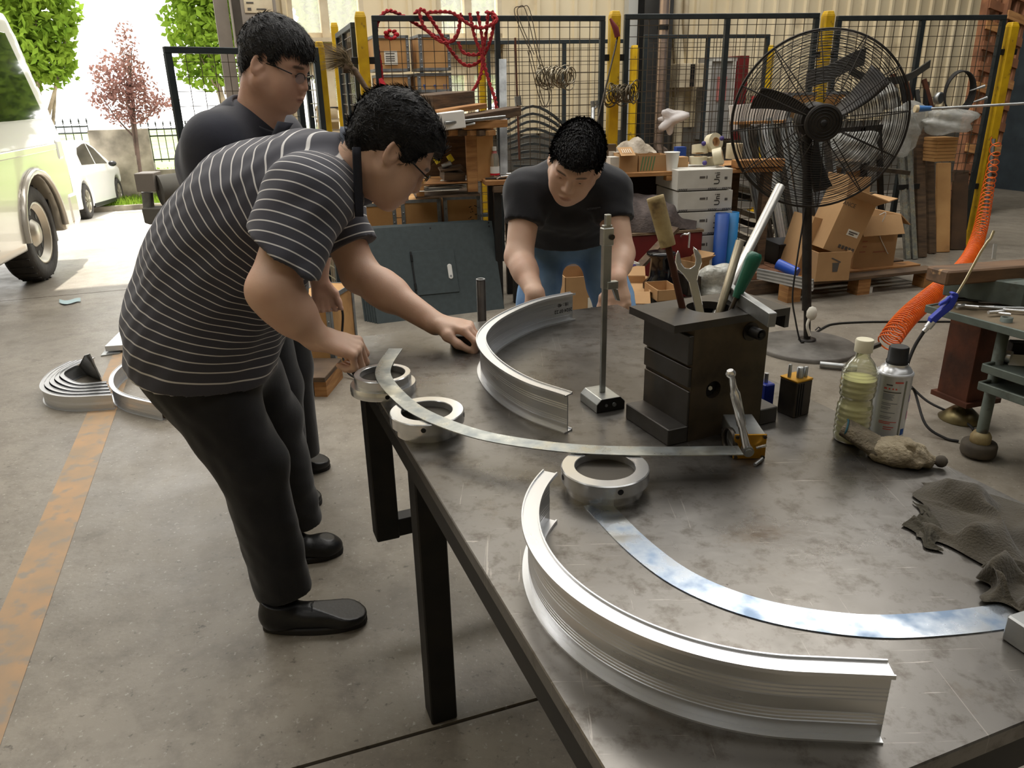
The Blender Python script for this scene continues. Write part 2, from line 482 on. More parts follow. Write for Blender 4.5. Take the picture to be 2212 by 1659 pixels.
x2.inputs[0].default_value = .06; nt.links.new(x1.outputs[0], x2.inputs[1]); nt.links.new(gl.outputs[0], x2.inputs[2]); nt.links.new(x2.outputs[0], o_.inputs[0])
MATS['pane'] = M_pane
wi = 1
for (u0, u1) in (W1, W2):
    for (z0, z1, nb) in ((zb, H-.6, 2), (.95, zb-.30, 2)):
        f = MB(BF); w_ = .045
        f.box(((u0+u1)/2, .05, z0+w_/2), (u1-u0, .10, w_)); f.box(((u0+u1)/2, .05, z1-w_/2), (u1-u0, .10, w_))
        for u_ in (u0+w_/2, u1-w_/2): f.box((u_, .05, (z0+z1)/2), (w_, .10, z1-z0))
        if z1 > 4:
            for zz in (z0+1.25, z0+2.5): f.box(((u0+u1)/2, .05, zz), (u1-u0, .07, .04))
        wo_ = struct(f, 'window_%d' % wi, M_creamtrim); wi += 1
        mu = u0+(u1-u0)*.47
        mm = MB(BF); mm.box((mu, .04, (z0+z1)/2), (.075, .11, z1-z0)); mm.build('mullion', M_creamtrim, wo_)
        for (a_, b_) in ((u0, mu), (mu, u1)):
            p_ = MB(BF); p_.box(((a_+b_)/2, .06, (z0+z1)/2), (b_-a_-.05, .006, z1-z0-.06)); p_.build('pane', M_pane, wo_)
        sl = MB(BF); sl.box(((u0+u1)/2, -.02, z0-.02), (u1-u0+.06, .14, .035)); sl.build('sill', M_creamtrim, wo_)
# header over the wide door opening to the left
hd = MB(BF); hd.box((-3.9, .10, 5.5), (7.8, .2, 2.2)); struct(hd, 'wall_over_door', M_cream)
wl = MB(BF); wl.box((-7.1, -8.2, 3.3), (.2, 16.8, 6.6)); struct(wl, 'wall_left', M_cream)
wr = MB(BF); wr.box((EW+.12, -8.2, 3.3), (.24, 16.8, 6.6)); struct(wr, 'wall_right', M_darkwall)
wf = MB(BF); wf.box(((EW-7)/2, -16.7, 3.3), (EW+7, .2, 6.6)); struct(wf, 'wall_front', M_cream)
# closed roof sheet with beams below it
cl = MB(BF)
ys = [(.2, -16.8)]
for (a_, b_) in ys: cl.box(((EW-7)/2, (a_+b_)/2, 6.68), (EW+7.4, a_-b_, .12))
for u_ in (-4.5, -1, 2.5, 6): cl.box((u_, -8.2, 6.55), (.15, 16.8, .25))
struct(cl, 'ceiling', M_ceiling)
# door-side column: H section with a cover
cx = MB(BF)
cx.box((.02, -.16, 3.3), (.012, .30, 6.6)); cx.box((.30, -.16, 3.3), (.012, .30, 6.6)); cx.box((.16, -.16, 3.3), (.28, .012, 6.6))
cx.box((-.06, -.05, 3.3), (.12, .12, 6.6))
struct(cx, 'trim_column', M_column)
# inner tall dark column, pipes, conduit further right on the wall
u1 = wu(1398)
cc = MB(BF); cc.box((u1-.02, -.22, 3.3), (.34, .014, 6.6)); cc.box((u1-.02, -.04, 3.3), (.34, .014, 6.6)); cc.box((u1-.02, -.13, 3.3), (.014, .18, 6.6))
struct(cc, 'trim_column_1', mat('dark_column_paint', (62, 62, 60), (52, 50, 48), scale=3, rough=.7))
cc = MB(BF); cc.box((wu(1352), -.06, 3.3), (.11, .1, 6.6)); struct(cc, 'trim_1', mat('white_downpipe_paint', (190, 190, 184), rough=.6))
# fill: area lights added under the closed roof to brighten the hall
for v_, e_, w_ in ((-2.4, 560, 1.6), (-6.2, 230, 1.6), (-10.5, 90, 1.6)):
    ld_ = bpy.data.lights.new('skylight_daylight', 'AREA'); ld_.shape = 'RECTANGLE'; ld_.size = 11; ld_.size_y = w_; ld_.energy = e_; ld_.color = (1, .975, .93)
    lo_ = bpy.data.objects.new('skylight_daylight', ld_); COL.objects.link(lo_); lo_.matrix_world = BF @ Matrix.Translation((1.5, v_, 6.45))
# ---------------------------------------------------------------- steel surface table
T = .77
FL, FR = G(738, 732, T), G(1334, 657, T)
ex = (FR-FL); TW = ex.length; ex.normalize(); ey = Vector((-ex.y, ex.x, 0))
TL = 1.506                                    # length towards the camera
def mat_table():
    m = bpy.data.materials.new('worn_steel_plate'); m.use_nodes = True; nt = m.node_tree; N = nt.nodes; L = nt.links
    b = N['Principled BSDF']; b.inputs['Metallic'].default_value = .8
    geo = N.new('ShaderNodeNewGeometry')
    def noise(sc, det=6, rough=.55, st=None, d=0):
        n = N.new('ShaderNodeTexNoise'); n.inputs['Scale'].default_value = sc; n.inputs['Detail'].default_value = det; n.inputs['Roughness'].default_value = rough
        n.inputs['Distortion'].default_value = d
        if st:
            mp = N.new('ShaderNodeMapping'); mp.inputs['Scale'].default_value = st[:3]; mp.inputs['Rotation'].default_value = (0, 0, st[3])
            L.new(geo.outputs['Position'], mp.inputs[0]); L.new(mp.outputs[0], n.inputs['Vector'])
        else: L.new(geo.outputs['Position'], n.inputs['Vector'])
        return n.outputs['Fac']
    def rng(s, a, b_, c=0., d=1.):
        r = N.new('ShaderNodeMapRange'); r.inputs['From Min'].default_value = a; r.inputs['From Max'].default_value = b_
        r.inputs['To Min'].default_value = c; r.inputs['To Max'].default_value = d; L.new(s, r.inputs['Value']); return r.outputs[0]
    def mix(f, a, b_):
        x = N.new('ShaderNodeMix'); x.data_type = 'RGBA'; L.new(f, x.inputs['Factor'])
        for k, s in (('A', a), ('B', b_)):
            if isinstance(s, tuple): x.inputs[k].default_value = srgb(s)+(1,)
            else: L.new(s, x.inputs[k])
        return x.outputs['Result']
    c = mix(rng(noise(3.0, 8), .35, .65), (124, 121, 117), (108, 104, 98))
    c = mix(rng(noise(26, 8, .7), .5, .72), c, (78, 71, 63))
    c = mix(rng(noise(6, 8, .75), .60, .70, 0, .4), c, (92, 76, 58))
    c = mix(rng(noise(30, 4, .8), .70, .74, 0, .7), c, (60, 53, 46))
    c = mix(rng(noise(6, 6, .6, (1, 26, 1, .5), 1.5), .66, .69, 0, .5), c, (178, 172, 164))
    c = mix(rng(noise(5, 6, .6, (24, 1, 1, .3), 1.2), .67, .70, 0, .4), c, (176, 170, 162))
    L.new(c, b.inputs['Base Color'])
    L.new(rng(noise(5.0, 8, .7), .3, .7, .24, .38), b.inputs['Roughness'])
    bp = N.new('ShaderNodeBump'); bp.inputs['Strength'].default_value = .06; bp.inputs['Distance'].default_value = .003
    L.new(noise(60, 5), bp.inputs['Height']); L.new(bp.outputs[0], b.inputs['Normal'])
    return m
M_table = mat_table()
TF = Matrix.Translation((FL.x, FL.y, 0)) @ basis(ex, ey, (0, 0, 1)).to_4x4()   # table frame: x to the right, -y to the camera
tab = thing('steel_worktable', 'large worn steel plate table on black square legs in the foreground', 'table', TF)
m = MB(); m.box((TW/2, -TL/2, T-.011), (TW, TL, .022)); m.build('table_top', M_table, tab, bev=.0015)
m = MB(); w_ = .05
m.box((TW/2, -w_/2-.01, T-.022-.03), (TW-.02, w_, .06)); m.box((TW/2, -TL+w_/2+.01, T-.052), (TW-.02, w_, .06))
m.box((w_/2+.01, -TL/2, T-.052), (w_, TL-.02-2*w_, .06)); m.box((TW-w_/2-.01, -TL/2, T-.052), (w_, TL-.02-2*w_, .06))
m.build('apron', M_black, tab, bev=.003)
for (x, y, z0_) in ((.05, -.10, .25), (.07, -.50, 0), (TW-.05, -.07, 0), (TW-.05, -.86, 0), (.045, -1.44, 0), (TW-.05, -1.44, 0)):
    l = MB(); l.box((x, y, (T-.082+z0_)/2), (.06, .06, T-.082-z0_)); l.build('leg', M_black, tab, bev=.003)
for (x0, y0, x1, y1, z_) in ((.05, -.10, TW-.05, -.07, .275), (.045, -1.44, TW-.05, -1.44, .06), (TW-.05, -.07, TW-.05, -.86, .06)):
    l = MB(); l.bar((x0, y0, z_), (x1, y1, z_), .045, .05); l.build('cross_rail', M_black, tab, bev=.002)

# ---------------------------------------------------------------- curved aluminium profiles
def isection(h, wo, wi_, t=.0022, ribs=True):
    """closed outline (across, up): +across = inner side of the bend"""
    o = []
    def face(x0, sgn):
        pts = []
        for (a, b_) in ((.20, .38), (.56, .76)):
            n = 7
            for i in range(n+1):
                z = h*(a+(b_-a)*i/n); pts.append((x0+sgn*(.0004 if i % 2 else 0), z))
        return pts
    lip = .0022
    o += [(-wo, 0), (wi_, 0), (wi_, t+lip), (wi_-t, t+lip), (wi_-t, t), (t/2, t)]
    o += face(t/2, 1)
    o += [(t/2, h-t), (wi_-t, h-t), (wi_-t, h-t-lip*.3), (wi_, h-t-lip*.3), (wi_, h+lip), (wi_-t*.8, h+lip), (wi_-t*.8, h), (-wo+t*.8, h), (-wo+t*.8, h+lip), (-wo, h+lip), (-wo, h-t), (-t/2, h-t)]
    o += face(-t/2, -1)[::-1]
    o += [(-t/2, t), (-wo, t)]
    return o
def profile(path, h, wo, wi_, label, group=None, m_=None, name='curved_aluminium_profile'):
    mb = MB(); mb.sweep(isection(h, wo, wi_), path)
    return single(mb, name, m_ or M_alu, label, 'metal profile', group)
HN = .077
def arc3(ctr, r, aa, ab, n=60):
    return [Vector((ctr.x+r*math.cos(aa+(ab-aa)*i/n), ctr.y+r*math.sin(aa+(ab-aa)*i/n), T)) for i in range(n+1)]
PATH_NEAR = arc3(Vector((.284, .823, 0)), .267, R(152), R(266), 64)
PATH_NEAR.append(G(1900, 1592, T))
pf = profile(PATH_NEAR, HN, .009, .013, 'large curved aluminium profile standing on the near part of the steel table', None)
# far profile
fp = spline([G(1236, 690, T), G(1165, 707, T), G(1105, 733, T), G(1062, 762, T), G(1040, 795, T), G(1050, 830, T), G(1085, 867, T), G(1143, 903, T), G(1226, 934, T)], 8)
pf2 = profile(fp, .072, .009, .013, 'curved aluminium profile with handwritten date standing behind the rings', None)
# handwritten date, upside down on the inner face near its far end
q0, q1 = fp[0], fp[5]
dirx = (q0-q1).normalized(); nrm = Vector((dirx.y, -dirx.x, 0))
if nrm.y > 0: nrm = -nrm
for k, (t_, z_) in enumerate((('2024 07.22', .030), ('18 : 40', .046))):
    o_ = q1.lerp(q0, .55)+nrm*.0022+Vector((0, 0, T*0+z_))
    Mx = Matrix.Translation(o_) @ basis(-dirx, (0, 0, -1), nrm).to_4x4()
    text_part(t_, .013, Mx, M_ink, pf2, 'handwriting', ext=.0001)
pf2.data.materials[0] = M_alu

# ---------------------------------------------------------------- turned rings
def ring(c, flip, label, rot=0):
    M = rotz((c.x, c.y, T), rot)
    t = thing('turned_ring', label, 'metal ring', M, 'turned aluminium rings on the table')
    a, b_, ri = .0665, .0580, .0455
    if flip: pr = [(ri, 0), (b_, 0), (b_, .017), (a, .0175), (a, .0365), (a-.0015, .038), (ri+.001, .038), (ri, .037)]
    else: pr = [(ri, 0), (a, 0), (a, .0165), (a-.001, .018), (b_, .018), (b_, .0365), (b_-.0015, .038), (ri+.001, .038), (ri, .037)]
    V_, F_ = [], []
    mb = MB(); mb.lathe(pr, n=72, closed=True); mb.sm = [True]*len(mb.f)
    o = mb.build('ring_body', M_turned, t); 
    k = o.modifiers.new('edge', 'EDGE_SPLIT'); k.split_angle = R(35)
    z = .028 if flip else .009
    for i in range(4):
        an = R(20+90*i)
        h = MB(); d_ = Vector((math.cos(an), math.sin(an), 0)); h.cyl(d_*(a-.006)+Vector((0, 0, z)), d_*(a+.0004)+Vector((0, 0, z)), .0045, n=14)
        h.build('set_screw_hole', M_blackpl, t)
    g = MB(); g.lathe([(ri-.0002, .002), (ri+.001, .004), (ri-.0002, .006), (ri+.001, .008), (ri-.0002, .010), (ri+.001, .012), (ri-.0002, .014), (ri+.001, .016), (ri-.0002, .018), (ri+.001, .020), (ri-.0002, .022), (ri+.001, .024), (ri-.0002, .026)], n=48)
    g.build('thread', mat('dark_thread', (70, 66, 60), rough=.5, metal=.8), t)
    return t
ring(G(826, 805, T+.038), False, 'turned ring lying flange down under the end of the thin steel arc', R(-95))
ring(G(922, 886, T+.038), True, 'turned ring lying flange up, middle one under the thin steel arc', R(-110))
ring(G(1307, 1006, T+.038), True, 'turned ring lying flange up nearest the camera, right of the other two', R(-97))

# ---------------------------------------------------------------- flat steel arcs
def flat_arc(pts, w, z0, t, label, m_, droop=0):
    mb = MB(); mb.sweep([(-w/2, 0), (w/2, 0), (w/2, t), (-w/2, t)], pts)
    return single(mb, 'flat_steel_arc', m_, label, 'metal strip')
Z1 = T+.0395
sp = [G(x, y, Z1) for x, y in ((855, 754), (832, 788), (829, 815), (856, 851), (907, 891), (1002, 930), (1100, 953), (1250, 971), (1420, 976), (1600, 974))]
flat_arc(spline(sp, 8), .031, Z1, .0016, 'long flat galvanised steel arc resting across the turned rings', M_galv)
sp = [G(x, y, T) for x, y in ((1288, 1089), (1380, 1182), (1490, 1260), (1650, 1320), (1850, 1352), (2015, 1350), (2195, 1326), (2330, 1275))]
flat_arc(spline(sp, 8), .040, T, .0016, 'broad flat galvanised steel arc lying on the table inside the near profile', M_galv_blue)

# ---------------------------------------------------------------- puck, post, block end at right border
pk = MB(); c = G(998, 742, T); pk.lathe([(.026, 0), (.028, .001), (.028, .024), (.026, .026)], c, n=32)
single(pk, 'steel_disc_block', M_steel_dark, 'dark round steel block pinched under the striped-shirt man\'s far hand', 'block')
c = P(1040, 655, 2.075); pk = MB()
pk.lathe([(.0125, 0), (.0125, .855), (.009, .856), (.009, .84)], (c.x, c.y, 0), n=20)
t_ = single(pk, 'steel_post', M_steel_dark, 'dark round steel post standing just behind the far table edge', 'post')
k = MB(); k.lathe([(.009, 0), (.0127, 0), (.0127, .003), (.009, .003)], (0, 0, .8555), n=20, closed=True); k.build('cut_rim', M_alu_dull, t_)
b_ = MB(rotz(G(2200, 1400, T)+Vector((.022, 0, 0)), TH)); b_.box((.0, -.01, .016), (.05, .07, .032))
single(b_, 'steel_gauge_block', M_alu_dull, 'grey steel block at the right picture border beside the steel arc', 'block', bev=.002)

# ---------------------------------------------------------------- cast tool block
e1 = Vector((.917, .399, 0)).normalized()
BM = Matrix.Translation((.262, 1.180, T)) @ basis(e1, (-e1.y, e1.x, 0), (0, 0, 1)).to_4x4()
blk = thing('cast_angle_block', 'dark cast steel block with overhanging top plate holding tools', 'machine block', BM)
M_cast = mat('oily_cast_steel', (66, 58, 48), (92, 80, 62), scale=14, rough=.45, metal=.55, rvar=.12, bump=.08, c3=(44, 40, 36), s3=6)
M_castg = mat('planed_cast_steel', (86, 84, 82), (70, 66, 62), scale=10, rough=.4, metal=.7, rvar=.1, c3=(104, 92, 78), s3=5)
def holed_plate(mb, o, X, Y_, N_, w, h, t, cx, cy, r, n=32):
    """plate w x h in X,Y with a round hole, thickness t along N"""
    o, X, Y_, N_ = Vector(o), Vector(X), Vector(Y_), Vector(N_)
    ring_, out = [], []
    for i in range(n):
        a = 2*PI*i/n; ca, sa = math.cos(a), math.sin(a)
        ring_.append((cx+r*ca, cy+r*sa))
        tx = ((w-cx) if ca > 0 else cx)/max(abs(ca), 1e-6); ty = ((h-cy) if sa > 0 else cy)/max(abs(sa), 1e-6); k = min(tx, ty)
        out.append((cx+k*ca, cy+k*sa))
    for cxy in ((0, 0), (w, 0), (w, h), (0, h)):
        j = min(range(n), key=lambda q: (out[q][0]-cxy[0])**2+(out[q][1]-cxy[1])**2); out[j] = cxy
    V_ = [o+X*a+Y_*b for (a, b) in ring_]+[o+X*a+Y_*b for (a, b) in out]; V_ += [v+N_*t for v in V_]
    F_ = []
    for i in range(n):
        j = (i+1) % n
        F_ += [(i, j, n+j, n+i), (2*n+i, 3*n+i, 3*n+j, 2*n+j), (i, 2*n+i, 2*n+j, j), (n+i, n+j, 3*n+j, 3*n+i)]
    mb.add(V_, F_, False)
HB = .2
m = MB()
holed_plate(m, (.04, 0, .0), (1, 0, 0), (0, 0, 1), (0, 1, 0), .155, HB, .03, .047, .088, .0155)
m.box((.055, .0825, HB/2), (.03, .105, HB)); m.box((.18, .0825, HB/2), (.03, .105, HB)); m.box((.1175, .125, HB/2), (.095, .02, HB)); m.box((.1175, .075, .01), (.095, .09, .02))
m.box((.1175, .0675, .182), (.15, .13, .002))
m.build('body', M_cast, blk)
m = MB(); m.box((.0375, .0675, .117), (.006, .134, .034)); m.box((.0385, .0675, .055), (.004, .134, .075)); m.box((.036, .0675, .165), (.010, .134, .05)); m.build('side_face', M_castg, blk, bev=.001)
m = MB(); m.box((.02, .0675, .015), (.04, .135, .03)); m.build('foot', M_castg, blk, bev=.0015)
m = MB(); m.box((.215, .0675, .015), (.04, .135, .03)); m.build('foot', M_castg, blk, bev=.0015)
m = MB()
holed_plate(m, (0, 0, HB), (1, 0, 0), (0, 1, 0), (0, 0, 1), .238, .135, .013, .118, .068, .038)
m.box((.2335, .0675, HB-.011), (.009, .135, .022)); m.build('top_plate', M_castg, blk)
m = MB(); m.lathe([(.0145, .012), (.0145, .014), (.0, .014)], (.087, 0, .088), (0, 1, 0), n=24); m.build('bore_back', M_blackpl, blk)
m = MB(); m.cyl((.087, .008, .088), (.089, .016, .086), .004, n=6); m.build('screw', M_alu_dull, blk)
m = MB(); m.lathe([(.016, -.003), (.016, 0)], (.155, 0, .182), (0, 1, 0), n=28); m.build('washer', M_steel_dark, blk)
m = MB(); m.lathe([(.005, -.018), (.0085, -.026), (.0095, -.025), (.0095, -.003), (.0095, 0)], (.157, 0, .182), (0, 1, 0), n=24); m.lathe([(.0048, -.0255), (.0048, -.014), (0, -.014)], (.157, 0, .182), (0, 1, 0), n=6, mi=0, smooth=False)
m.build('socket_screw', M_black, blk)
# tools dropped into the opening
def bp(x, y, z=0): return BM @ Vector((x, y, z))
ctr = bp(.112, .068, HB+.01)
def inhole(px, py, Y_): return P(px, py, Y_)
# mallet / file with tape-wrapped handle
b0 = ctr+Vector((-.026, -.004, -.05)); b1 = P(1443, 532, 1.30); hd1 = P(1415, 425, 1.31)
t = thing('wrapped_handle_tool', 'dark rod tool with thick tan wrapped handle leaning in the block opening', 'tool', Matrix.Translation(b0))
m = MB(); m.cyl(b0, b1, .0065, .0055, n=12); m.build('rod', M_rust, t, world=True)
m = MB(); m.lathe([(.013, 0), (.0135, .003), (.0145, .08), (.0145, (hd1-b1).length), (.010, (hd1-b1).length), (.010, (hd1-b1).length-.01)], b1, hd1-b1, n=24)
m.build('handle', mat('soiled_tan_tape', (190, 172, 128), (160, 138, 96), scale=30, rough=.7, c3=(110, 92, 66), s3=40, lo3=.6, hi3=.75), t, world=True)
# open-ended spanner
w0 = ctr+Vector((.003, .000, -.05)); w1 = P(1493, 590, 1.33)
t = thing('open_spanner', 'large chrome open-ended spanner marked 36 standing in the block opening', 'spanner', Matrix.Translation(w0))
d_ = (w1-w0); L_ = d_.length; d_.normalize()
vx = Vector((1, -.25, 0)); vx = (vx-d_*vx.dot(d_)).normalized(); vy = d_.cross(vx)
SM = Matrix.Translation(w0) @ basis(vx, d_, vx.cross(d_)).to_4x4()
poly = [(-.010, 0), (.010, 0), (.0105, L_-.015), (.020, L_+.002), (.030, L_+.016), (.0315, L_+.032), (.026, L_+.047), (.0185, L_+.056), (.0165, L_+.048), (.0175, L_+.026), (.012, L_+.014), (0, L_+.010), (-.012, L_+.014), (-.0175, L_+.026), (-.0165, L_+.048), (-.0185, L_+.056), (-.026, L_+.047), (-.0315, L_+.032), (-.030, L_+.016), (-.020, L_+.002), (-.0105, L_-.015)]
m = MB(); m.prism([SM @ Vector((a*.72, b*1 if b < L_ else L_+(b-L_)*.8, -.004)) for a, b in poly], (SM.to_3x3() @ Vector((0, 0, .008))))
m.build('spanner_body', M_chrome, t, world=True, bev=.0015, seg=2)
text_part('36', .011, SM @ Matrix.Translation((0, L_*.62, -.0046)) @ Matrix.Rotation(PI, 4, 'Y') @ Matrix.Rotation(R(90), 4, 'Z'), M_ink, t, 'stamped_size')
# tubes
def rod(p0, p1, r, m_, label, cat='tube', hollow=True, name='steel_tube'):
    p0, p1 = Vector(p0), Vector(p1); L_ = (p1-p0).length
    m = MB(); pr = [(r, 0), (r, L_), (r*.78, L_), (r*.78, L_-.02)] if hollow else [(r*.9, 0), (r, .001), (r, L_-.001), (r*.9, L_)]
    m.lathe(pr, p0, p1-p0, n=20)
    k = thing(name, label, cat, Matrix.Translation(p0)); m.build('tube_wall' if hollow else 'rod', m_, k, world=True); return k
rod(ctr+Vector((.010, .018, -.05)), P(1686, 402, 1.45), .0085, mat('bright_steel', (214, 212, 206), rough=.36, metal=.75), 'long bright steel tube leaning right out of the block opening')
rod(ctr+Vector((.018, .006, -.05)), P(1599, 520, 1.33), .0075, mat('stained_steel_tube', (150, 142, 122), (120, 108, 86), scale=30, rough=.4, metal=.8, stretch=(1, 1, .3)), 'short stained steel tube upright in the block opening')
# green file handle
h0 = ctr+Vector((.030, -.010, -.03)); h1 = P(1634, 545, 1.285); hs = h0.lerp(h1, .40)
t = thing('green_handled_tool', 'green plastic handle of a tool leaning in the block opening', 'tool', Matrix.Translation(h0))
M_green = mat('green_plastic', (24, 92, 72), rough=.35)
d_ = (h1-hs); L_ = d_.length
m = MB(); m.lathe([(.007, 0), (.0085, .01), (.0105, L_*.4), (.0135, L_*.8), (.013, L_*.92), (.009, L_*.99), (0, L_)], hs, d_, n=20); m.build('handle', M_green, t, world=True)
m = MB(); m.cyl(h0, hs, .004, n=8); m.build('shank', M_steel_dark, t, world=True)
n_ = Vector((0, -1, .1)); hc_ = hs.lerp(h1, .80)
m = MB(); m.lathe([(.0045, .0), (.0045, .0125), (0, .0126)], hc_, n_, n=16); m.build('hang_hole', M_blackpl, t, world=True)
# aluminium square bar lying across the top
a_, b_ = G(1567, 628, .998), G(1668, 697, .985)
m = MB(); m.bar(a_+Vector((0, 0, .004)), b_+Vector((0, 0, .004)), .014, .024)
single(m, 'square_bar', M_alu_dull, 'short thick aluminium bar resting across the right corner of the dark block', 'metal bar', bev=.001)
# ---------------------------------------------------------------- height gauge
gb = G(1308, 868, T); GMx = Matrix.Translation((.173, 1.372, T)) @ basis(ex, ey, (0, 0, 1)).to_4x4()
t = thing('height_gauge', 'tall slim steel height gauge on a heavy wedge base', 'gauge', GMx)
M_sat = mat('satin_steel', (196, 198, 194), (170, 172, 168), scale=20, rough=.32, metal=.85)
m = MB()
prof_ = [(-.030, 0), (.030, 0), (.030, .016), (.020, .026), (-.020, .026), (-.030, .016)]
m.prism([(a, -.035, b) for a, b in prof_], (0, .07, 0)); m.build('base', M_sat, t, bev=.001)
m = MB(); m.prism([(a*.97, -.0358, b*.97+.0004) for a, b in prof_], (0, .001, 0)); m.build('base_end_plate', M_black, t)
m = MB(); m.cyl((.006, -.036, .013), (.006, -.039, .013), .004, n=12); m.cyl((-.010, -.036, .013), (-.010, -.037, .013), .003, n=12); m.build('adjusting_screw', M_alu_dull, t)
HG = P(1313, 470, 1.36).z-T
m = MB(); m.box((0, 0, .026+(HG-.05)/2), (.011, .006, HG-.05)); m.build('column', M_sat, t, bev=.0008)
m = MB(); m.box((.001, -.001, HG*.80), (.017, .010, HG*.32)); m.build('upper_scale', M_sat, t, bev=.001)
m = MB(); m.box((.001, -.001, HG-.035), (.021, .016, .032)); m.build('head_clamp', M_sat, t, bev=.0015)
m = MB(); m.box((.002, -.001, HG-.008), (.010, .010, .024)); m.build('top_peg', M_sat, t, bev=.001)
m = MB(); m.cyl((.006, -.009, HG-.035), (.006, -.013, HG-.035), .005, n=16); m.build('clamp_screw', M_steel_dark, t)
m = MB(); m.box((.012, -.003, HG*.655), (.022, .012, .014)); m.prism([(.012, -.006, HG*.64), (.024, -.006, HG*.63), (.030, -.006, HG*.565), (.022, -.006, HG*.572)], (0, .006, 0)); m.build('scriber_jaw', M_sat, t, bev=.0008)
# ---------------------------------------------------------------- magnetic bases
MX = Vector((.046, .010, 0)).normalized()
Mm = Matrix.Translation((.356, 1.128, T)) @ basis(MX, (-MX.y, MX.x, 0), (0, 0, 1)).to_4x4() @ Matrix.Rotation(R(-14), 4, 'Z')
t = thing('magnetic_base', 'magnetic base lying with brass plate and chrome lever at end of the thin steel arc', 'magnetic base', Mm)
m = MB(); m.box((.028, .045, .030), (.050, .085, .024)); m.box((.028, .045, .009), (.050, .085, .018)); m.build('magnet_body', M_alu_dull, t, bev=.001)
m = MB(); m.box((.028, .001, .022), (.052, .003, .044)); m.build('end_plate', M_brass, t, bev=.001)
for x, z in ((.006, .004), (.050, .004), (.006, .040), (.050, .040)):
    m = MB(); m.cyl((x, -.001, z), (x, -.004, z), .003, n=10); m.build('plate_screw', M_steel_dark, t)
m = MB(); m.cyl((.022, 0, .02), (.022, -.016, .02), .009, n=18); m.cyl((.022, -.016, .02), (.022, -.02, .02), .006, n=18); m.cyl((.046, -.012, .006), (.030, -.028, .0035), .003, n=8); m.build('pivot', M_alu_dull, t)
l0 = Mm @ Vector((.020, -.009, .025)); l1 = P(1577, 800, 1.10); ld = (l1-l0); LL = ld.length
m = MB(); m.lathe([(.0062, 0), (.0066, .002), (.0066, LL*.30), (.0078, LL*.31), (.0078, LL*.72), (.0060, LL*.74), (.0052, LL*.80), (.0052, LL*.92), (.0075, LL*.94), (.0078, LL*.97), (.005, LL)], l0, ld, n=18); m.build('lever', M_chrome, t, world=True)
m = MB(); m.cyl((.038, -.004, .022), (.050, -.012, .030), .0025, n=8); m.build('lever_pin', M_chrome, t)
m = MB(); m.lathe([(.020, -.004), (.022, -.004), (.022, .004), (.020, .004)], (.0, .020, .024), (1, .2, 0), n=28, closed=True); m.build('round_knob_rim', M_steel_dark, t)
rc = G(1718, 898, T); Mr = rotz((rc.x, rc.y+.015, T), R(28))
t = thing('roller_fixture', 'small dark box fixture with brass top and steel pins right of the block', 'fixture', Mr)
m = MB(); m.box((0, 0, .034), (.040, .040, .068)); m.build('fixture_body', M_steel_dark, t, bev=.0015)
for k in (-.008, -.002, .004):
    m = MB(); m.box((k-.006, -.0202, .034), (.0018, .002, .062)); m.build('side_rib', M_black, t)
m = MB(); m.box((0, 0, .0695), (.041, .041, .004)); m.build('top_plate', M_brass, t, bev=.001)
for (x, y, r_, h_) in ((-.013, .006, .0032, .024), (.001, -.006, .0065, .020), (.013, -.008, .0035, .019), (-.004, .013, .003, .014)):
    m = MB(); m.lathe([(r_, 0), (r_, h_), (r_*.6, h_+.001)], (x, y, .071), n=14); m.build('pin', M_alu_dull, t)
m = MB(); m.tube(spline([(.020, .0, .040), (.028, 0, .044), (.034, -.002, .030), (.034, -.004, .014), (.026, -.004, .008), (.020, -.002, .010)], 5), .0028, 8); m.build('hook', M_black, t)
q = rotz(G(1668, 880, T)+Vector((-.01, .02, 0)), R(20))
t = thing('small_blue_clamp', 'small blue clamp standing half hidden behind the dark block', 'clamp', q)
m = MB(); m.box((0, 0, .022), (.022, .03, .044)); m.build('clamp_body', mat('deep_blue_paint', (22, 44, 140), rough=.4), t, bev=.002)
m = MB(); m.cyl((0, 0, .044), (0, 0, .062), .004, n=12); m.build('clamp_screw', M_alu_dull, t)
m = MB(); c = G(1790, 795, T+.06)
# ---------------------------------------------------------------- bottle
BC = G(1836, 950, T)
t = thing('water_bottle', 'clear ribbed plastic bottle half filled with cloudy yellow liquid', 'bottle', Matrix.Translation((BC.x, BC.y, T)) @ Matrix.Scale(.92, 4))
M_pet = bpy.data.materials.new('clear_plastic'); M_pet.use_nodes = True
nt = M_pet.node_tree; nt.nodes.clear(); o_ = nt.nodes.new('ShaderNodeOutputMaterial'); tr = nt.nodes.new('ShaderNodeBsdfTransparent'); gl = nt.nodes.new('ShaderNodeBsdfGlossy'); df = nt.nodes.new('ShaderNodeBsdfDiffuse')
tr.inputs[0].default_value = (.93, .93, .86, 1); gl.inputs['Roughness'].default_value = .08; df.inputs[0].default_value = (.8, .8, .72, 1)
x0 = nt.nodes.new('ShaderNodeMixShader'); x0.inputs[0].default_value = .16; nt.links.new(tr.outputs[0], x0.inputs[1]); nt.links.new(df.outputs[0], x0.inputs[2])
x1 = nt.nodes.new('ShaderNodeMixShader'); lw = nt.nodes.new('ShaderNodeLayerWeight'); lw.inputs[0].default_value = .35
nt.links.new(lw.outputs['Facing'], x1.inputs[0]); nt.links.new(x0.outputs[0], x1.inputs[1]); nt.links.new(gl.outputs[0], x1.inputs[2]); nt.links.new(x1.outputs[0], o_.inputs[0])
HB_ = .196
def botr(z):
    zz = z/HB_
    if zz < .03: return .026+.005*zz/.03
    if zz < .62:
        r_ = .031-.0035*math.exp(-((zz-.42)/.05)**2)
        return r_+.0006*math.sin(zz*110)
    if zz < .84: k = (zz-.62)/.22; return .031*(1-k**2.2)+.0125*k**2.2
    return .0125
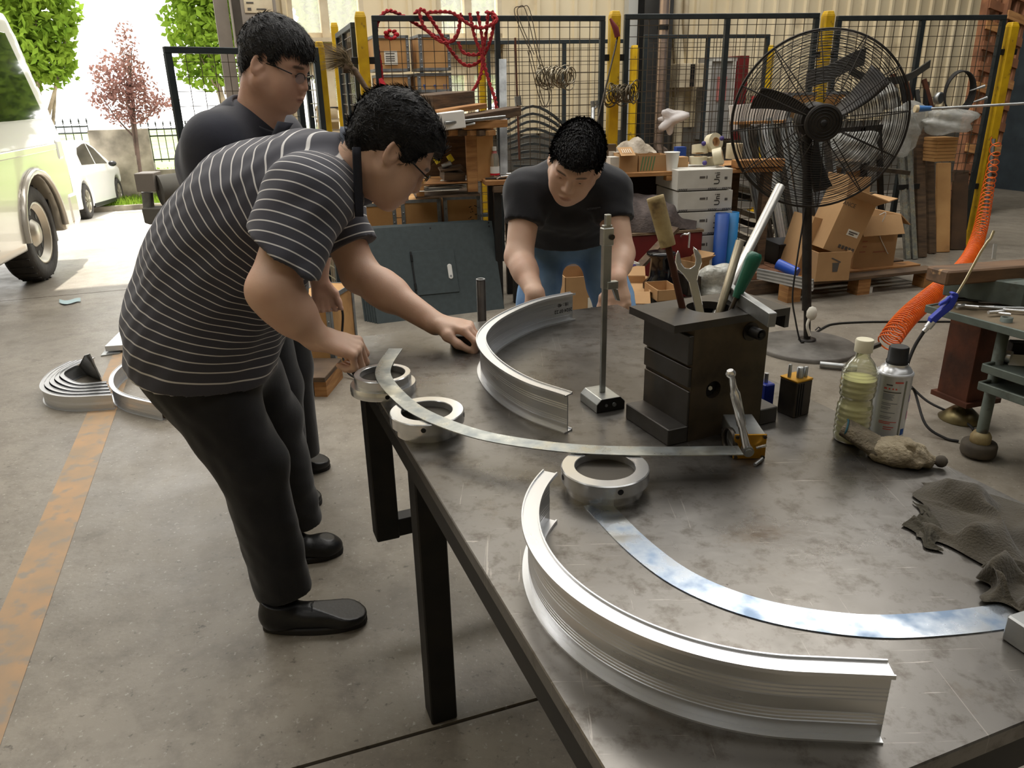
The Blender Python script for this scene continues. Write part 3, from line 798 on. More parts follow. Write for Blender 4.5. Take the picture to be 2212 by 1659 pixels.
m = MB(); m.lathe([(botr(i/70*HB_*.9), i/70*HB_*.9) for i in range(71)], n=40); m.f = m.f[:-1]; m.sm = m.sm[:-1]; m.mi = m.mi[:-1]
m.build('bottle_wall', M_pet, t)
m = MB(); m.lathe([(botr(.002+i/40*HB_*.62)-.0012, .002+i/40*HB_*.62) for i in range(41)], n=36)
m.build('liquid', mat('cloudy_yellow_liquid', (222, 222, 158), (228, 226, 176), scale=10, rough=.25, sss=.0), t)
m = MB(); m.lathe([(.0155, HB_*.885), (.0155, HB_*.99), (.0145, HB_)], n=28); m.build('cap', mat('milky_cap', (220, 214, 190), rough=.45), t)
for zz, rr in ((.66, .0315), (.69, .0308), (.72, .0296)):
    m = MB(); m.lathe([(rr-.001, zz*HB_), (rr, zz*HB_+.0012), (rr-.001, zz*HB_+.0025)], n=36); m.f = m.f[:-2]; m.sm = m.sm[:-2]; m.mi = m.mi[:-2]; m.build('rib', M_pet, t)
# ---------------------------------------------------------------- spray can
CC = G(1911, 940, T)
CMx = rotz((CC.x, CC.y, T), R(-20)) @ Matrix.Scale(.93, 4)
t = thing('spray_can', 'white aerosol can with printed label and black cap beside the bottle', 'spray can', CMx)
M_canw = mat('white_can_enamel', (206, 208, 212), (196, 198, 204), scale=6, rough=.28, metal=.3)
m = MB(); m.lathe([(.0290, 0), (.0305, .002), (.0300, .004), (.0300, .122), (.0312, .124), (.0312, .127), (.029, .129)], n=40); m.build('can_body', M_canw, t)
m = MB(); m.lathe([(.029, .128), (.024, .136), (.0200, .139), (.0195, .143)], n=40); m.build('shoulder', M_alu, t)
m = MB(); m.lathe([(.0185, .141), (.0185, .148), (.0172, .149), (.0166, .172), (.0150, .174)], n=32); m.build('cap', M_blackpl, t)
def on_can(mb, a0_, a1_, z0, z1, r=.0303, n=8, mi=0):
    mb.grid(lambda u, v: Vector((r*math.cos(a0_+(a1_-a0_)*u), r*math.sin(a0_+(a1_-a0_)*u), z0+(z1-z0)*v)), n, 1, mi)
m = MB(); aL, aR = R(-128), R(-62)
for z0, h_, f0, f1, mi in ((.1135, .003, .55, .95, 1), (.108, .0025, .15, .45, 0), (.101, .003, .05, .2, 1), (.101, .003, .28, .36, 1), (.101, .003, .45, .53, 1), (.101, .003, .6, .68, 1), (.095, .0018, .05, .9, 0), (.091, .0012, .05, .6, 2), (.0885, .0012, .05, .55, 2), (.086, .0012, .05, .6, 2), (.0835, .0012, .05, .5, 2), (.081, .0012, .05, .55, 2), (.074, .0012, .05, .8, 2), (.071, .0012, .05, .5, 2), (.066, .0012, .05, .5, 2), (.063, .0012, .05, .4, 2), (.056, .0012, .05, .75, 2), (.048, .0012, .05, .6, 2), (.045, .0012, .05, .55, 2), (.038, .0015, .05, .9, 1), (.035, .0015, .05, .6, 1), (.028, .0015, .3, .8, 1), (.024, .0015, .3, .7, 1)):
    on_can(m, aL+(aR-aL)*f0, aL+(aR-aL)*f1, z0, z0+h_, .03035, 6, mi)
m.build('label_print', [M_ink_soft, mat('label_red', (196, 80, 70), rough=.6), mat('label_grey', (120, 126, 140), rough=.6)], t)
m = MB(); on_can(m, R(-58), R(-52), .006, .118, .0304); m.build('label_edge_strip', mat('olive_grey_print', (120, 122, 110), rough=.5), t)
m = MB(); on_can(m, R(-46), R(-28), .012, .024, .0304); m.build('blue_patch', M_blue_ink, t)
m = MB(); on_can(m, R(-24), R(-10), .074, .088, .0304); on_can(m, R(-26), R(-12), .040, .056, .0304, mi=1); m.build('pale_patches', [mat('lilac_print', (170, 150, 206), rough=.5), mat('pink_print', (222, 160, 190), rough=.5)], t)
# ---------------------------------------------------------------- implicit surfaces for bodies and cloth
def npv(p): return np.array(tuple(p), dtype=np.float32)
def cone(a, b, ra, rb):
    a, b = npv(a), npv(b); ab = b-a; L2 = float(ab@ab)
    def f(x, y, z):
        t = np.clip(((x-a[0])*ab[0]+(y-a[1])*ab[1]+(z-a[2])*ab[2])/L2, 0, 1)
        return np.sqrt((x-a[0]-t*ab[0])**2+(y-a[1]-t*ab[1])**2+(z-a[2]-t*ab[2])**2)-(ra+(rb-ra)*t)
    r = max(ra, rb); f.lo = np.minimum(a, b)-r; f.hi = np.maximum(a, b)+r
    return f
def ell(c, r, rot=None):
    c = npv(c); r = np.array(r, dtype=np.float32); M = np.array(rot, dtype=np.float32).T if rot is not None else None
    def f(x, y, z):
        x, y, z = x-c[0], y-c[1], z-c[2]
        if M is not None: x, y, z = M[0, 0]*x+M[0, 1]*y+M[0, 2]*z, M[1, 0]*x+M[1, 1]*y+M[1, 2]*z, M[2, 0]*x+M[2, 1]*y+M[2, 2]*z
        k0 = np.sqrt((x/r[0])**2+(y/r[1])**2+(z/r[2])**2); k1 = np.sqrt((x/r[0]**2)**2+(y/r[1]**2)**2+(z/r[2]**2)**2)+1e-6
        return k0*(k0-1)/k1
    m = r.max() if M is not None else r; f.lo = c-m; f.hi = c+m
    return f
def eseg(a, b, ra, rb, u, cap=False):
    """elliptic limb/trunk segment: radii (along u, across) at both ends; cap=True cuts the ends flat"""
    a, b = npv(a), npv(b); ab = b-a; L2 = float(ab@ab); Ln = math.sqrt(L2); d = ab/Ln
    u = npv(u); u = u-d*(u@d); u /= np.linalg.norm(u); w = np.cross(d, u)
    def f(x, y, z):
        x, y, z = x-a[0], y-a[1], z-a[2]
        s = x*d[0]+y*d[1]+z*d[2]; t = np.clip(s/Ln, 0, 1)
        pu = x*u[0]+y*u[1]+z*u[2]; pw = x*w[0]+y*w[1]+z*w[2]; pa = s-t*Ln
        Ru = ra[0]+(rb[0]-ra[0])*t; Rw = ra[1]+(rb[1]-ra[1])*t; m = np.minimum(Ru, Rw)
        q = np.sqrt((pu/Ru)**2+(pw/Rw)**2+(0 if cap else (pa/m)**2)); r_ = (q-1)*m
        return np.maximum(r_, np.abs(pa)-.004) if cap else r_
    r = max(ra+rb); f.lo = np.minimum(a, b)-r; f.hi = np.maximum(a, b)+r
    return f
def plane(p, n):
    p, n = npv(p), npv(Vector(n).normalized())
    f = lambda x, y, z: (x-p[0])*n[0]+(y-p[1])*n[1]+(z-p[2])*n[2]
    f.lo = f.hi = None
    return f
class Field:
    def __init__(s, lo, hi, h):
        s.lo = np.array(tuple(lo), dtype=np.float32); s.h = h
        s.n = (np.ceil((np.array(tuple(hi))-s.lo)/h).astype(int)+1); s.D = np.full(s.n, .2, dtype=np.float32)
    def op(s, f, k=.01, mode='add', m=0):
        h = s.h
        if f.lo is None: i0 = np.zeros(3, int); i1 = s.n
        else:
            mg = k+3*h+m
            i0 = np.clip(np.floor((f.lo-mg-s.lo)/h).astype(int), 0, s.n); i1 = np.clip(np.ceil((f.hi+mg-s.lo)/h).astype(int)+1, 0, s.n)
        if (i1 <= i0).any(): return s
        x = (s.lo[0]+h*np.arange(i0[0], i1[0], dtype=np.float32))[:, None, None]
        y = (s.lo[1]+h*np.arange(i0[1], i1[1], dtype=np.float32))[None, :, None]
        z = (s.lo[2]+h*np.arange(i0[2], i1[2], dtype=np.float32))[None, None, :]
        d = f(x, y, z); sl = tuple(slice(a, b) for a, b in zip(i0, i1)); A = s.D[sl]
        if mode == 'add':
            hh = np.maximum(k-np.abs(A-d), 0)/k if k > 0 else 0
            s.D[sl] = np.minimum(A, d)-hh*hh*k/4
        elif mode == 'cut':
            hh = np.maximum(k-np.abs(A+d), 0)/k if k > 0 else 0
            s.D[sl] = np.maximum(A, -d)+hh*hh*k/4
        elif mode == 'and':
            s.D[sl] = np.maximum(A, d)
        elif mode == 'off':
            s.D[sl] = A+d
        return s
    def nets(s):
        D = s.D; D[0] = D[-1] = .2; D[:, 0] = D[:, -1] = .2; D[:, :, 0] = D[:, :, -1] = .2
        I = D < 0
        c = [I[i:I.shape[0]-1+i, j:I.shape[1]-1+j, k:I.shape[2]-1+k] for i in (0, 1) for j in (0, 1) for k in (0, 1)]
        anyc = c[0].copy(); allc = c[0].copy()
        for q in c[1:]: anyc |= q; allc &= q
        act = anyc & ~allc; idx = np.argwhere(act); n = len(idx)
        ID = np.full(act.shape, -1, dtype=np.int32); ID[tuple(idx.T)] = np.arange(n)
        vals = {}
        for i in (0, 1):
            for j in (0, 1):
                for k in (0, 1): vals[(i, j, k)] = D[idx[:, 0]+i, idx[:, 1]+j, idx[:, 2]+k]
        acc = np.zeros((n, 3), dtype=np.float32); cnt = np.zeros(n, dtype=np.float32)
        cs = list(vals)
        for a in cs:
            for ax in range(3):
                if a[ax] == 0:
                    b = list(a); b[ax] = 1; b = tuple(b); va, vb = vals[a], vals[b]
                    m = (va < 0) != (vb < 0); t = np.where(m, va/(va-vb+1e-12), 0)
                    p = np.zeros((n, 3), dtype=np.float32); p[:] = a; p[:, ax] += t
                    acc[m] += p[m]; cnt[m] += 1
        V_ = s.lo+s.h*(idx+acc/cnt[:, None]); F_ = []
        for ax in range(3):
            o1, o2 = (ax+1) % 3, (ax+2) % 3
            sl0 = [slice(1, -1)]*3; sl1 = [slice(1, -1)]*3; sl0[ax] = slice(0, -1); sl1[ax] = slice(1, None)
            A, B = I[tuple(sl0)], I[tuple(sl1)]
            e = np.argwhere(A != B)
            if len(e) == 0: continue
            off = np.ones(3, int); off[ax] = 0; g = e+off
            s_ = A[tuple(e.T)]
            q = []
            for (u, v) in ((0, 0), (-1, 0), (-1, -1), (0, -1)):
                k = g.copy(); k[:, o1] += u; k[:, o2] += v; q.append(ID[k[:, 0], k[:, 1], k[:, 2]])
            q = np.stack(q, 1); ok = (q >= 0).all(1); q = q[ok]; s_ = s_[ok]
            q[~s_] = q[~s_][:, ::-1]
            F_.append(q)
        return V_, np.concatenate(F_)
def wob(amp, freq, seed, n=5, stretch=None):
    """cheap wavy relief for cloth, as a field offset"""
    r = np.random.RandomState(seed); K = r.randn(n, 3)*freq; ph = r.rand(n)*6.28; Q = r.randn(n, 3)*freq*.35
    if stretch is not None:
        st = npv(Vector(stretch).normalized()); K = K-np.outer(K@st, st)*.85
    def f(x, y, z):
        o = 0
        for k, p, q in zip(K, ph, Q):
            o = o+np.sin(k[0]*x+k[1]*y+k[2]*z+p+1.4*np.sin(q[0]*x+q[1]*y+q[2]*z+p*2))
        return (amp/n*o).astype(np.float32)
    f.lo = f.hi = None
    return f
def np_mesh(name, V_, F_, m, parent, M=None, attrs=None, smooth=True, world=True, label=None):
    V_ = np.asarray(V_, dtype=np.float64)
    if M is not None:
        A = np.array(M); V_ = V_@A[:3, :3].T+A[:3, 3]
    if parent is not None and world:
        A = np.array(WM[parent.name].inverted()); V_ = V_@A[:3, :3].T+A[:3, 3]
    me = bpy.data.meshes.new(name)
    nv, nf = len(V_), len(F_)
    me.vertices.add(nv); me.vertices.foreach_set('co', V_.ravel())
    me.loops.add(nf*4); me.loops.foreach_set('vertex_index', np.asarray(F_, dtype=np.int32).ravel())
    me.polygons.add(nf); me.polygons.foreach_set('loop_start', np.arange(0, nf*4, 4, dtype=np.int32)); me.polygons.foreach_set('loop_total', np.full(nf, 4, dtype=np.int32))
    me.polygons.foreach_set('use_smooth', np.full(nf, smooth))
    me.update(calc_edges=True); me.validate()
    for k, a in (attrs or {}).items():
        at_ = me.attributes.new(k, 'FLOAT', 'POINT'); at_.data.foreach_set('value', np.asarray(a, dtype=np.float32))
    me.materials.append(m)
    return obj(name, me, parent, label=label)
def join(parts):
    V_, F_, n = [], [], 0
    for v, f in parts: V_.append(v); F_.append(f+n); n += len(v)
    return np.concatenate(V_), np.concatenate(F_)
def tf(M, V_):
    A = np.array(M); return V_@A[:3, :3].T+A[:3, 3]

def skin(name, c, lip, red):
    m = bpy.data.materials.new(name); m.use_nodes = True; nt = m.node_tree; N = nt.nodes; L = nt.links; b = N['Principled BSDF']
    b.inputs['Roughness'].default_value = .5; b.inputs['Subsurface Weight'].default_value = .12; b.inputs['Subsurface Radius'].default_value = (.012, .005, .003); b.inputs['Subsurface Scale'].default_value = .5
    tc = N.new('ShaderNodeTexCoord'); n = N.new('ShaderNodeTexNoise'); n.inputs['Scale'].default_value = 14; n.inputs['Detail'].default_value = 6; L.new(tc.outputs['Object'], n.inputs['Vector'])
    x = N.new('ShaderNodeMix'); x.data_type = 'RGBA'; x.inputs['A'].default_value = srgb(c)+(1,); x.inputs['B'].default_value = srgb(red)+(1,)
    mr = N.new('ShaderNodeMapRange'); mr.inputs['From Min'].default_value = .4; mr.inputs['From Max'].default_value = .75; L.new(n.outputs['Fac'], mr.inputs['Value']); L.new(mr.outputs[0], x.inputs['Factor'])
    a = N.new('ShaderNodeAttribute'); a.attribute_name = 'lip'; y = N.new('ShaderNodeMix'); y.data_type = 'RGBA'; L.new(a.outputs['Fac'], y.inputs['Factor']); L.new(x.outputs['Result'], y.inputs['A']); y.inputs['B'].default_value = srgb(lip)+(1,)
    a2 = N.new('ShaderNodeAttribute'); a2.attribute_name = 'brow'; y2 = N.new('ShaderNodeMix'); y2.data_type = 'RGBA'; L.new(a2.outputs['Fac'], y2.inputs['Factor']); L.new(y.outputs['Result'], y2.inputs['A']); y2.inputs['B'].default_value = srgb((44, 36, 32))+(1,)
    L.new(y2.outputs['Result'], b.inputs['Base Color'])
    n2 = N.new('ShaderNodeTexNoise'); n2.inputs['Scale'].default_value = 260; L.new(tc.outputs['Object'], n2.inputs['Vector'])
    bp_ = N.new('ShaderNodeBump'); bp_.inputs['Strength'].default_value = .12; bp_.inputs['Distance'].default_value = .002; L.new(n2.outputs['Fac'], bp_.inputs['Height']); L.new(bp_.outputs[0], b.inputs['Normal'])
    return m
M_hair = mat('black_hair', (17, 16, 18), (26, 25, 27), scale=60, rough=.6, bump=.5, bscale=220)
M_hair2 = mat('greying_black_hair', (40, 40, 44), (26, 26, 28), scale=90, rough=.5, bump=.5, bscale=220)

def head_frame(c, fwd, up, roll=0):
    f = Vector(fwd).normalized(); u = Vector(up); r_ = f.cross(u).normalized(); u = r_.cross(f)
    M = basis(r_, f, u)
    if roll: M = M @ Matrix.Rotation(roll, 3, 'Y')
    return Matrix.Translation(c) @ M.to_4x4() @ Matrix.Scale(.94, 4)
def head(M, neck_w, neck_r, chub=0.0):
    """head and neck in head space: +x person's right, +y face, +z crown"""
    h = .0024
    nk = M.inverted() @ Vector(neck_w)
    F = Field((-.105, -.20, -.21), (.105, .135, .135), h)
    F.op(ell((0, -.012, .032), (.076, .095, .088)), .01)
    F.op(ell((0, .022, -.035), (.064+chub*.6, .068, .078)), .03)
    for s_ in (-1, 1):
        F.op(cone((s_*(.052+chub), -.002, -.052), (s_*.018, .062, -.092), .020+chub, .020), .03)
        F.op(ell((s_*.044, .052, -.026), (.022, .024, .022)), .022)
        F.op(cone((s_*.012, .084, .021), (s_*.046, .066, .022), .010, .009), .016)
        F.op(ell((s_*.03, .058, -.055), (.026+chub, .028, .03)), .025)
    F.op(cone((0, .066, -.094), (0, .070, -.094), .019, .019), .02)
    F.op(ell((0, .078, -.066), (.026, .018, .020)), .016)
    F.op(cone((0, .084, .010), (0, .100, -.030), .0075, .0105), .012)
    for s_ in (-1, 1): F.op(ell((s_*.0115, .093, -.035), (.0085, .0105, .0075)), .007)
    for s_ in (-1, 1):
        F.op(ell((s_*.032, .095, -.001), (.019, .017, .0125)), .012, 'cut')
        F.op(ell((s_*.032, .0685, -.0015), (.0165, .0135, .0125)), .004)
        F.op(ell((s_*.032, .086, -.0045), (.0115, .010, .0012)), .001, 'cut')
    F.op(ell((0, .094, -.0625), (.022, .0085, .0048)), .005); F.op(ell((0, .092, -.0715), (.018, .0085, .0058)), .005)
    F.op(ell((0, .104, -.0668), (.024, .010, .0011)), .003, 'cut')
    for s_ in (-1, 1): F.op(ell((s_*.0055, .099, -.041), (.0032, .004, .0025)), .002, 'cut')
    for s_ in (-1, 1):
        rot = rotm(R(-8), R(s_*-14), R(s_*22))
        F.op(ell((s_*.079, -.012, -.008), (.0065, .019, .033), rot), .006)
        F.op(ell((s_*.085, -.010, -.003), (.006, .0115, .021), rot), .004, 'cut')
        F.op(ell((s_*.075, .002, -.014), (.006, .005, .007)), .004)
        F.op(ell((s_*.077, -.006, -.036), (.006, .009, .009)), .005)
    F.op(cone((0, -.028, -.045), nk, neck_r*.95, neck_r*1.08), .03)
    F.op(cone((0, .02, -.075), nk, neck_r*.6, neck_r*.9), .03)
    Vh, Fh = F.nets()
    lip = np.clip(1-(((Vh[:, 0])/.023)**2+((Vh[:, 2]+.067)/.0105)**2)**2, 0, 1)*(Vh[:, 1] > .085)
    bz = .0215-.07*np.abs(Vh[:, 0])
    bx = np.abs(np.abs(Vh[:, 0])-.033)/.018
    brow = np.clip(1.3-(bx**4+((Vh[:, 2]-bz)/.0056)**2), 0, 1)*(Vh[:, 1] > .05)*.85
    return Vh, Fh, lip*.8, brow
def eyes(M, parent, gaze=0):
    for s_ in (-1, 1):
        e = MB(M); c = Vector((s_*.032, .0692, -.0035)); e.ball(c, .0118, 20)
        o = e.build('eyeball', mat('eye_white', (206, 198, 188), rough=.25), parent, world=True)
        e = MB(M); d_ = Vector((0, 1, -.4)).normalized(); e.lathe([(.0058, .0098), (.0050, .0110), (.0, .0121)], c, d_, n=16)
        e.build('iris', mat('dark_iris', (34, 22, 16), rough=.15), o, world=True)
def hair(M, parent, H, back=-.065, puff=.010, noise=.003, spike=0.0, seed=1, n=2600, length=.022, m_=None, comb=(0, 1, -.2), name='hair'):
    """H: list of (y, z) hairline heights from back to front"""
    F = Field((-.11, -.14, -.12), (.11, .13, .16), .003)
    F.op(ell((0, -.014, .036), (.079+puff*.6, .099+puff, .092+puff)), .01)
    F.op(ell((0, .030, .070), (.058, .060+puff*.5, .034+puff)), .03)
    F.op(ell((0, -.060, -.02), (.062, .040+puff*.3, .05)), .02)
    F.op(wob(noise, 120, seed, 6), mode='off'); F.op(wob(noise*.5, 260, seed+3, 6), mode='off')
    ys_, zs_ = np.array([p[0] for p in H]), np.array([p[1] for p in H])
    def cut(x, y, z):
        hl = np.interp(y, ys_, zs_)+.010*np.sin(x*90+seed)*.4-.25*np.maximum(.03-np.abs(x), 0)*(y > .05)
        return (hl-z)+0*x
    cut.lo = cut.hi = None
    F.op(cut, mode='and')
    Vh, Fh = F.nets()
    m_ = m_ or M_hair
    o = np_mesh(name, tf(M, Vh), Fh, m_, parent)
    # short locks over the surface
    rs = np.random.RandomState(seed); cen = Vh[Fh].mean(1); nr = np.cross(Vh[Fh[:, 2]]-Vh[Fh[:, 0]], Vh[Fh[:, 3]]-Vh[Fh[:, 1]]); nr /= np.linalg.norm(nr, axis=1)[:, None]+1e-9
    out = (cen-np.array([0, -.01, .02])); out /= np.linalg.norm(out, axis=1)[:, None]
    ok = np.where((nr*out).sum(1) > .35)[0]; pick = ok[rs.randint(0, len(ok), n)]
    cb = np.array(comb, dtype=float)
    Vs = []; Fs = []
    for q in pick:
        p = cen[q]; nn = nr[q]; t_ = cb + rs.randn(3)*.16 + (np.array([p[0]*6, 0, 0])); t_ = t_-nn*(t_@nn)*(1-0.0); t_ /= np.linalg.norm(t_)+1e-9
        w_ = np.cross(nn, t_)*(.0009+.0008*rs.rand()); L_ = length*(.6+.7*rs.rand()); b0 = len(Vs)
        lift = spike+.07*rs.rand()
        for k, (f_, wk) in enumerate(((0, 1.), (.4, .9), (.75, .6), (1., .05))):
            c = p-nn*.002+t_*L_*f_*(1-spike*.6)+nn*(L_*lift*f_*(1.2-.5*f_)); Vs += [c-w_*wk, c+w_*wk]
        for k in range(3): Fs.append((b0+2*k, b0+2*k+1, b0+2*k+3, b0+2*k+2))
    k = np_mesh('hair_locks', tf(M, np.array(Vs)), np.array(Fs), m_, o, smooth=False); k['kind'] = 'stuff'
    return o
def hand(F, Wp, d, n, s_, curls, thumb, sc=1.0, k=.006, nails=None):
    """fingers curl from d towards n; s_ = thumb side; thumb = list of three directions in (d, n, s) coordinates"""
    W_ = Vector(Wp); d = Vector(d).normalized(); n = Vector(n); n = (n-d*n.dot(d)).normalized(); s_ = Vector(s_); s_ = (s_-d*s_.dot(d)-n*s_.dot(n)).normalized()
    off = (.029, .0095, -.0095, -.0275); base = (.086, .090, .086, .078)
    ph = ((.040, .025, .020), (.045, .028, .021), (.041, .026, .020), (.032, .020, .018))
    F.op(eseg(W_-d*.01, W_+d*.055*sc, (.026*sc, .017*sc), (.036*sc, .0135*sc), s_), .012)
    for i in range(4):
        b = W_+(d*base[i]+s_*off[i])*sc
        F.op(cone(W_+(d*.02+s_*off[i]*.55)*sc, b, .0125*sc, .0105*sc), .010)
        ang_ = 0; p = b; r_ = .0098*sc if i < 3 else .0084*sc
        for j in range(3):
            ang_ += curls[i][j]
            q = p+(d*math.cos(ang_)+n*math.sin(ang_)+s_*(.10*(1.5-i))*(1 if j == 0 else .3)*math.cos(ang_)).normalized()*ph[i][j]*sc
            F.op(cone(p, q, r_, r_*.88), .004); p = q; r_ *= .9
    p = W_+(d*.022+s_*.022+n*.004)*sc; r_ = .0145*sc
    for j, (l_, dr) in enumerate(zip((.040, .032, .026), thumb)):
        q = p+(d*dr[0]+n*dr[1]+s_*dr[2]).normalized()*l_*sc
        F.op(cone(p, q, r_, r_*.82), .008 if j else .014); p = q; r_ *= .84
    return p

M_trouser = mat('black_trouser_cloth', (24, 24, 27), (32, 32, 35), scale=20, rough=.85, sheen=.2, bump=.1, bscale=400)
M_shoe = mat('black_shoe_leather', (20, 20, 21), (30, 30, 31), scale=30, rough=.38, bump=.06)
M_sole = mat('dark_shoe_sole', (34, 32, 31), rough=.7)
def shoe(parent, heel, toe, name='shoe', w=.048, hgt=.075, m_=None, open_back=False):
    heel, toe = Vector(heel), Vector(toe); d = (toe-heel); L_ = d.length; d.normalize(); y = Vector((0, 0, 1)).cross(d)
    M = Matrix.Translation(heel) @ basis(d, y, (0, 0, 1)).to_4x4()
    F = Field((-.03, -.08, -.01), (L_+.03, .08, .15), .004)
    F.op(eseg((.045, 0, .032), (L_-.055, 0, .026), (.036, .040), (w, .036), (0, 1, 0)), .02)
    F.op(ell((L_-.055, 0, .024), (.055, w*.98, .032)), .02)
    F.op(ell((.04, 0, .045), (.045, .037, .042)), .02)
    F.op(cone((.055, 0, .05), (.045, 0, .10), .040, .040), .03)
    F.op(plane((0, 0, .014), (0, 0, -1)), mode='and'); F.op(plane((.05, 0, hgt+.012), (.25, 0, 1)), mode='and')
    F.op(ell((.06, 0, .10), (.050, .030, .03)), .004, 'cut')
    Vs, Fs = F.nets(); o = np_mesh(name, tf(M, Vs), Fs, m_ or M_shoe, parent)
    poly = []
    for i in range(28):
        a = 2*PI*i/28; x = L_/2+(L_/2)*math.cos(a); wl_ = (.038+(w-.036)*min(1, max(0, x/(L_*.7))))*1.03
        poly.append((x, wl_*math.copysign(abs(math.sin(a))**.72, math.sin(a)), 0))
    s_ = MB(M); s_.prism(poly, (0, 0, .019)); s_.build('sole', M_sole, o, world=True, bev=.004, seg=2)
    q = MB(M); q.tube([(L_*.52, -w*.86, .034), (L_*.50, -w*.45, .060), (L_*.49, 0, .069), (L_*.50, w*.45, .060), (L_*.52, w*.86, .034)], .0025, 6); q.build('vamp_seam', M_shoe, o, world=True)
    return o
# ================================================================ person 1: striped polo, bending over the table
M_skin1 = skin('skin_warm', (220, 182, 158), (176, 126, 112), (210, 166, 142))
M_skin2 = skin('skin_ruddy', (214, 172, 150), (166, 116, 104), (200, 152, 130))
M_skin3 = skin('skin_light', (222, 186, 162), (182, 136, 120), (212, 168, 144))
def person(name, label, loc): return thing(name, label, 'person', Matrix.Translation(loc))
def mat_striped():
    m = bpy.data.materials.new('striped_jersey'); m.use_nodes = True; nt = m.node_tree; N = nt.nodes; L = nt.links; b = N['Principled BSDF']
    b.inputs['Roughness'].default_value = .85; b.inputs['Sheen Weight'].default_value = .15
    a = N.new('ShaderNodeAttribute'); a.attribute_name = 'stripe'
    d = N.new('ShaderNodeMath'); d.operation = 'DIVIDE'; d.inputs[1].default_value = .0215; L.new(a.outputs['Fac'], d.inputs[0])
    f = N.new('ShaderNodeMath'); f.operation = 'FRACT'; L.new(d.outputs[0], f.inputs[0])
    r_ = N.new('ShaderNodeMath'); r_.operation = 'SUBTRACT'; r_.inputs[1].default_value = .5; L.new(f.outputs[0], r_.inputs[0])
    ab = N.new('ShaderNodeMath'); ab.operation = 'ABSOLUTE'; L.new(r_.outputs[0], ab.inputs[0])
    mr = N.new('ShaderNodeMapRange'); mr.inputs['From Min'].default_value = .075; mr.inputs['From Max'].default_value = .055; L.new(ab.outputs[0], mr.inputs['Value'])
    x = N.new('ShaderNodeMix'); x.data_type = 'RGBA'; x.inputs['A'].default_value = srgb((66, 66, 76))+(1,); x.inputs['B'].default_value = srgb((216, 214, 212))+(1,)
    L.new(mr.outputs[0], x.inputs['Factor']); L.new(x.outputs['Result'], b.inputs['Base Color'])
    return m
M_stripe = mat_striped()
p1 = person('person', 'man in dark polo shirt with white stripes bending over the table', (-.60, 1.88, 0))
# --- joints
hip = Vector((-.80, 1.88, .83)); hemc = P(432, 770, 1.86)
spine = spline([P(440, 800, 1.86), P(452, 650, 1.86), P(512, 515, 1.85), P(612, 420, 1.83), P(745, 365, 1.79)], 12)
neck1 = P(775, 360, 1.80)
lat = Vector((-.10, .99, 0)).normalized()
shR = P(662, 425, 1.62); elR = P(586, 628, 1.50); wrR = P(684, 730, 1.545)
shL = P(712, 440, 1.98); elL = P(778, 592, 1.93); wrL = P(942, 700, 1.775)
F = Field((-1.16, 1.42, .62), (-.28, 2.30, 1.36), .0062)
tors = [eseg(P(440, 792, 1.86), P(447, 690, 1.86), (.215, .176), (.212, .180), lat), eseg(P(447, 690, 1.86), P(492, 560, 1.86), (.210, .180), (.205, .178), lat),
        eseg(P(492, 560, 1.86), P(560, 462, 1.85), (.205, .175), (.205, .160), lat), eseg(P(560, 462, 1.85), P(655, 400, 1.82), (.200, .155), (.185, .120), lat),
        eseg(P(655, 400, 1.82), P(735, 365, 1.79), (.165, .105), (.075, .075), lat)]
for f in tors: F.op(f, .05)
def sleeve(F, sh, el, frac, r0, r1, k=.04, cutk=True):
    c = Vector(sh).lerp(Vector(el), frac)
    d = (Vector(el)-Vector(sh)).normalized()
    return eseg(sh, c, (r0, r0*.92), (r1, r1*.92), (0, 0, 1) if abs(d.z) < .9 else (1, 0, 0)), c, d
slR, cR, dR = sleeve(F, shR, elR, .80, .090, .086)
slL, cL, dL = sleeve(F, shL, elL, .62, .082, .074)
F2 = Field(F.lo, F.lo+(F.n-1)*F.h, F.h)
F2.op(slR, .02); F2.op(slL, .02); F2.op(cone(shR+Vector((.03, .08, .0)), shR, .075, .085), .03); F2.op(cone(shL+Vector((-.02, -.06, .0)), shL, .075, .080), .03)
# flat sleeve ends
cR = P(617, 545, 1.56)
for c, d in ((cR, Vector((-.62, -.1, -.78)).normalized()), (cL, dL)):
    cutp = plane(c, d)
    def sl_(x, y, z, cutp=cutp, c=c): return np.where(((x-c.x)**2+(y-c.y)**2+(z-c.z)**2) < .16**2, cutp(x, y, z), -1.)
    sl_.lo = sl_.hi = None
    F2.op(sl_, mode='and')
A = F.D; k_ = .022; hh = np.maximum(k_-np.abs(A-F2.D), 0)/k_; F.D = np.minimum(A, F2.D)-hh*hh*k_/4
F.op(wob(.010, 24, 3, 6, (1, .2, .6)), mode='off'); F.op(wob(.005, 55, 5, 6, (1, 0, .9)), mode='off')
hd_ = Vector((P(440, 800, 1.86)-P(452, 650, 1.86))).normalized()
F.op(plane(P(436, 787, 1.86), hd_+Vector((.06, 0, -.0))), mode='and')
F.op(cone(P(735, 365, 1.79), neck1+(neck1-P(735, 365, 1.79)), .052, .055), .004, 'cut')
Vs, Fs = F.nets()
X = Vs[:, 0], Vs[:, 1], Vs[:, 2]
dt = np.minimum.reduce([f(*X) for f in tors]); ds = np.minimum(slR(*X), slL(*X))
SP = np.array([tuple(p) for p in spine]); cum = np.r_[0, np.cumsum(np.linalg.norm(np.diff(SP, axis=0), axis=1))]
d2 = ((Vs[:, None, :]-SP[None])**2).sum(2); wgt = np.exp(-(d2-d2.min(1, keepdims=True))/.012); st = (wgt*cum).sum(1)/wgt.sum(1)
sr = (Vs-np.array(shR))@np.array(dR); sl2 = (Vs-np.array(shL))@np.array(dL)
isS = ds < dt-.004; near_ = slR(*X) < slL(*X)
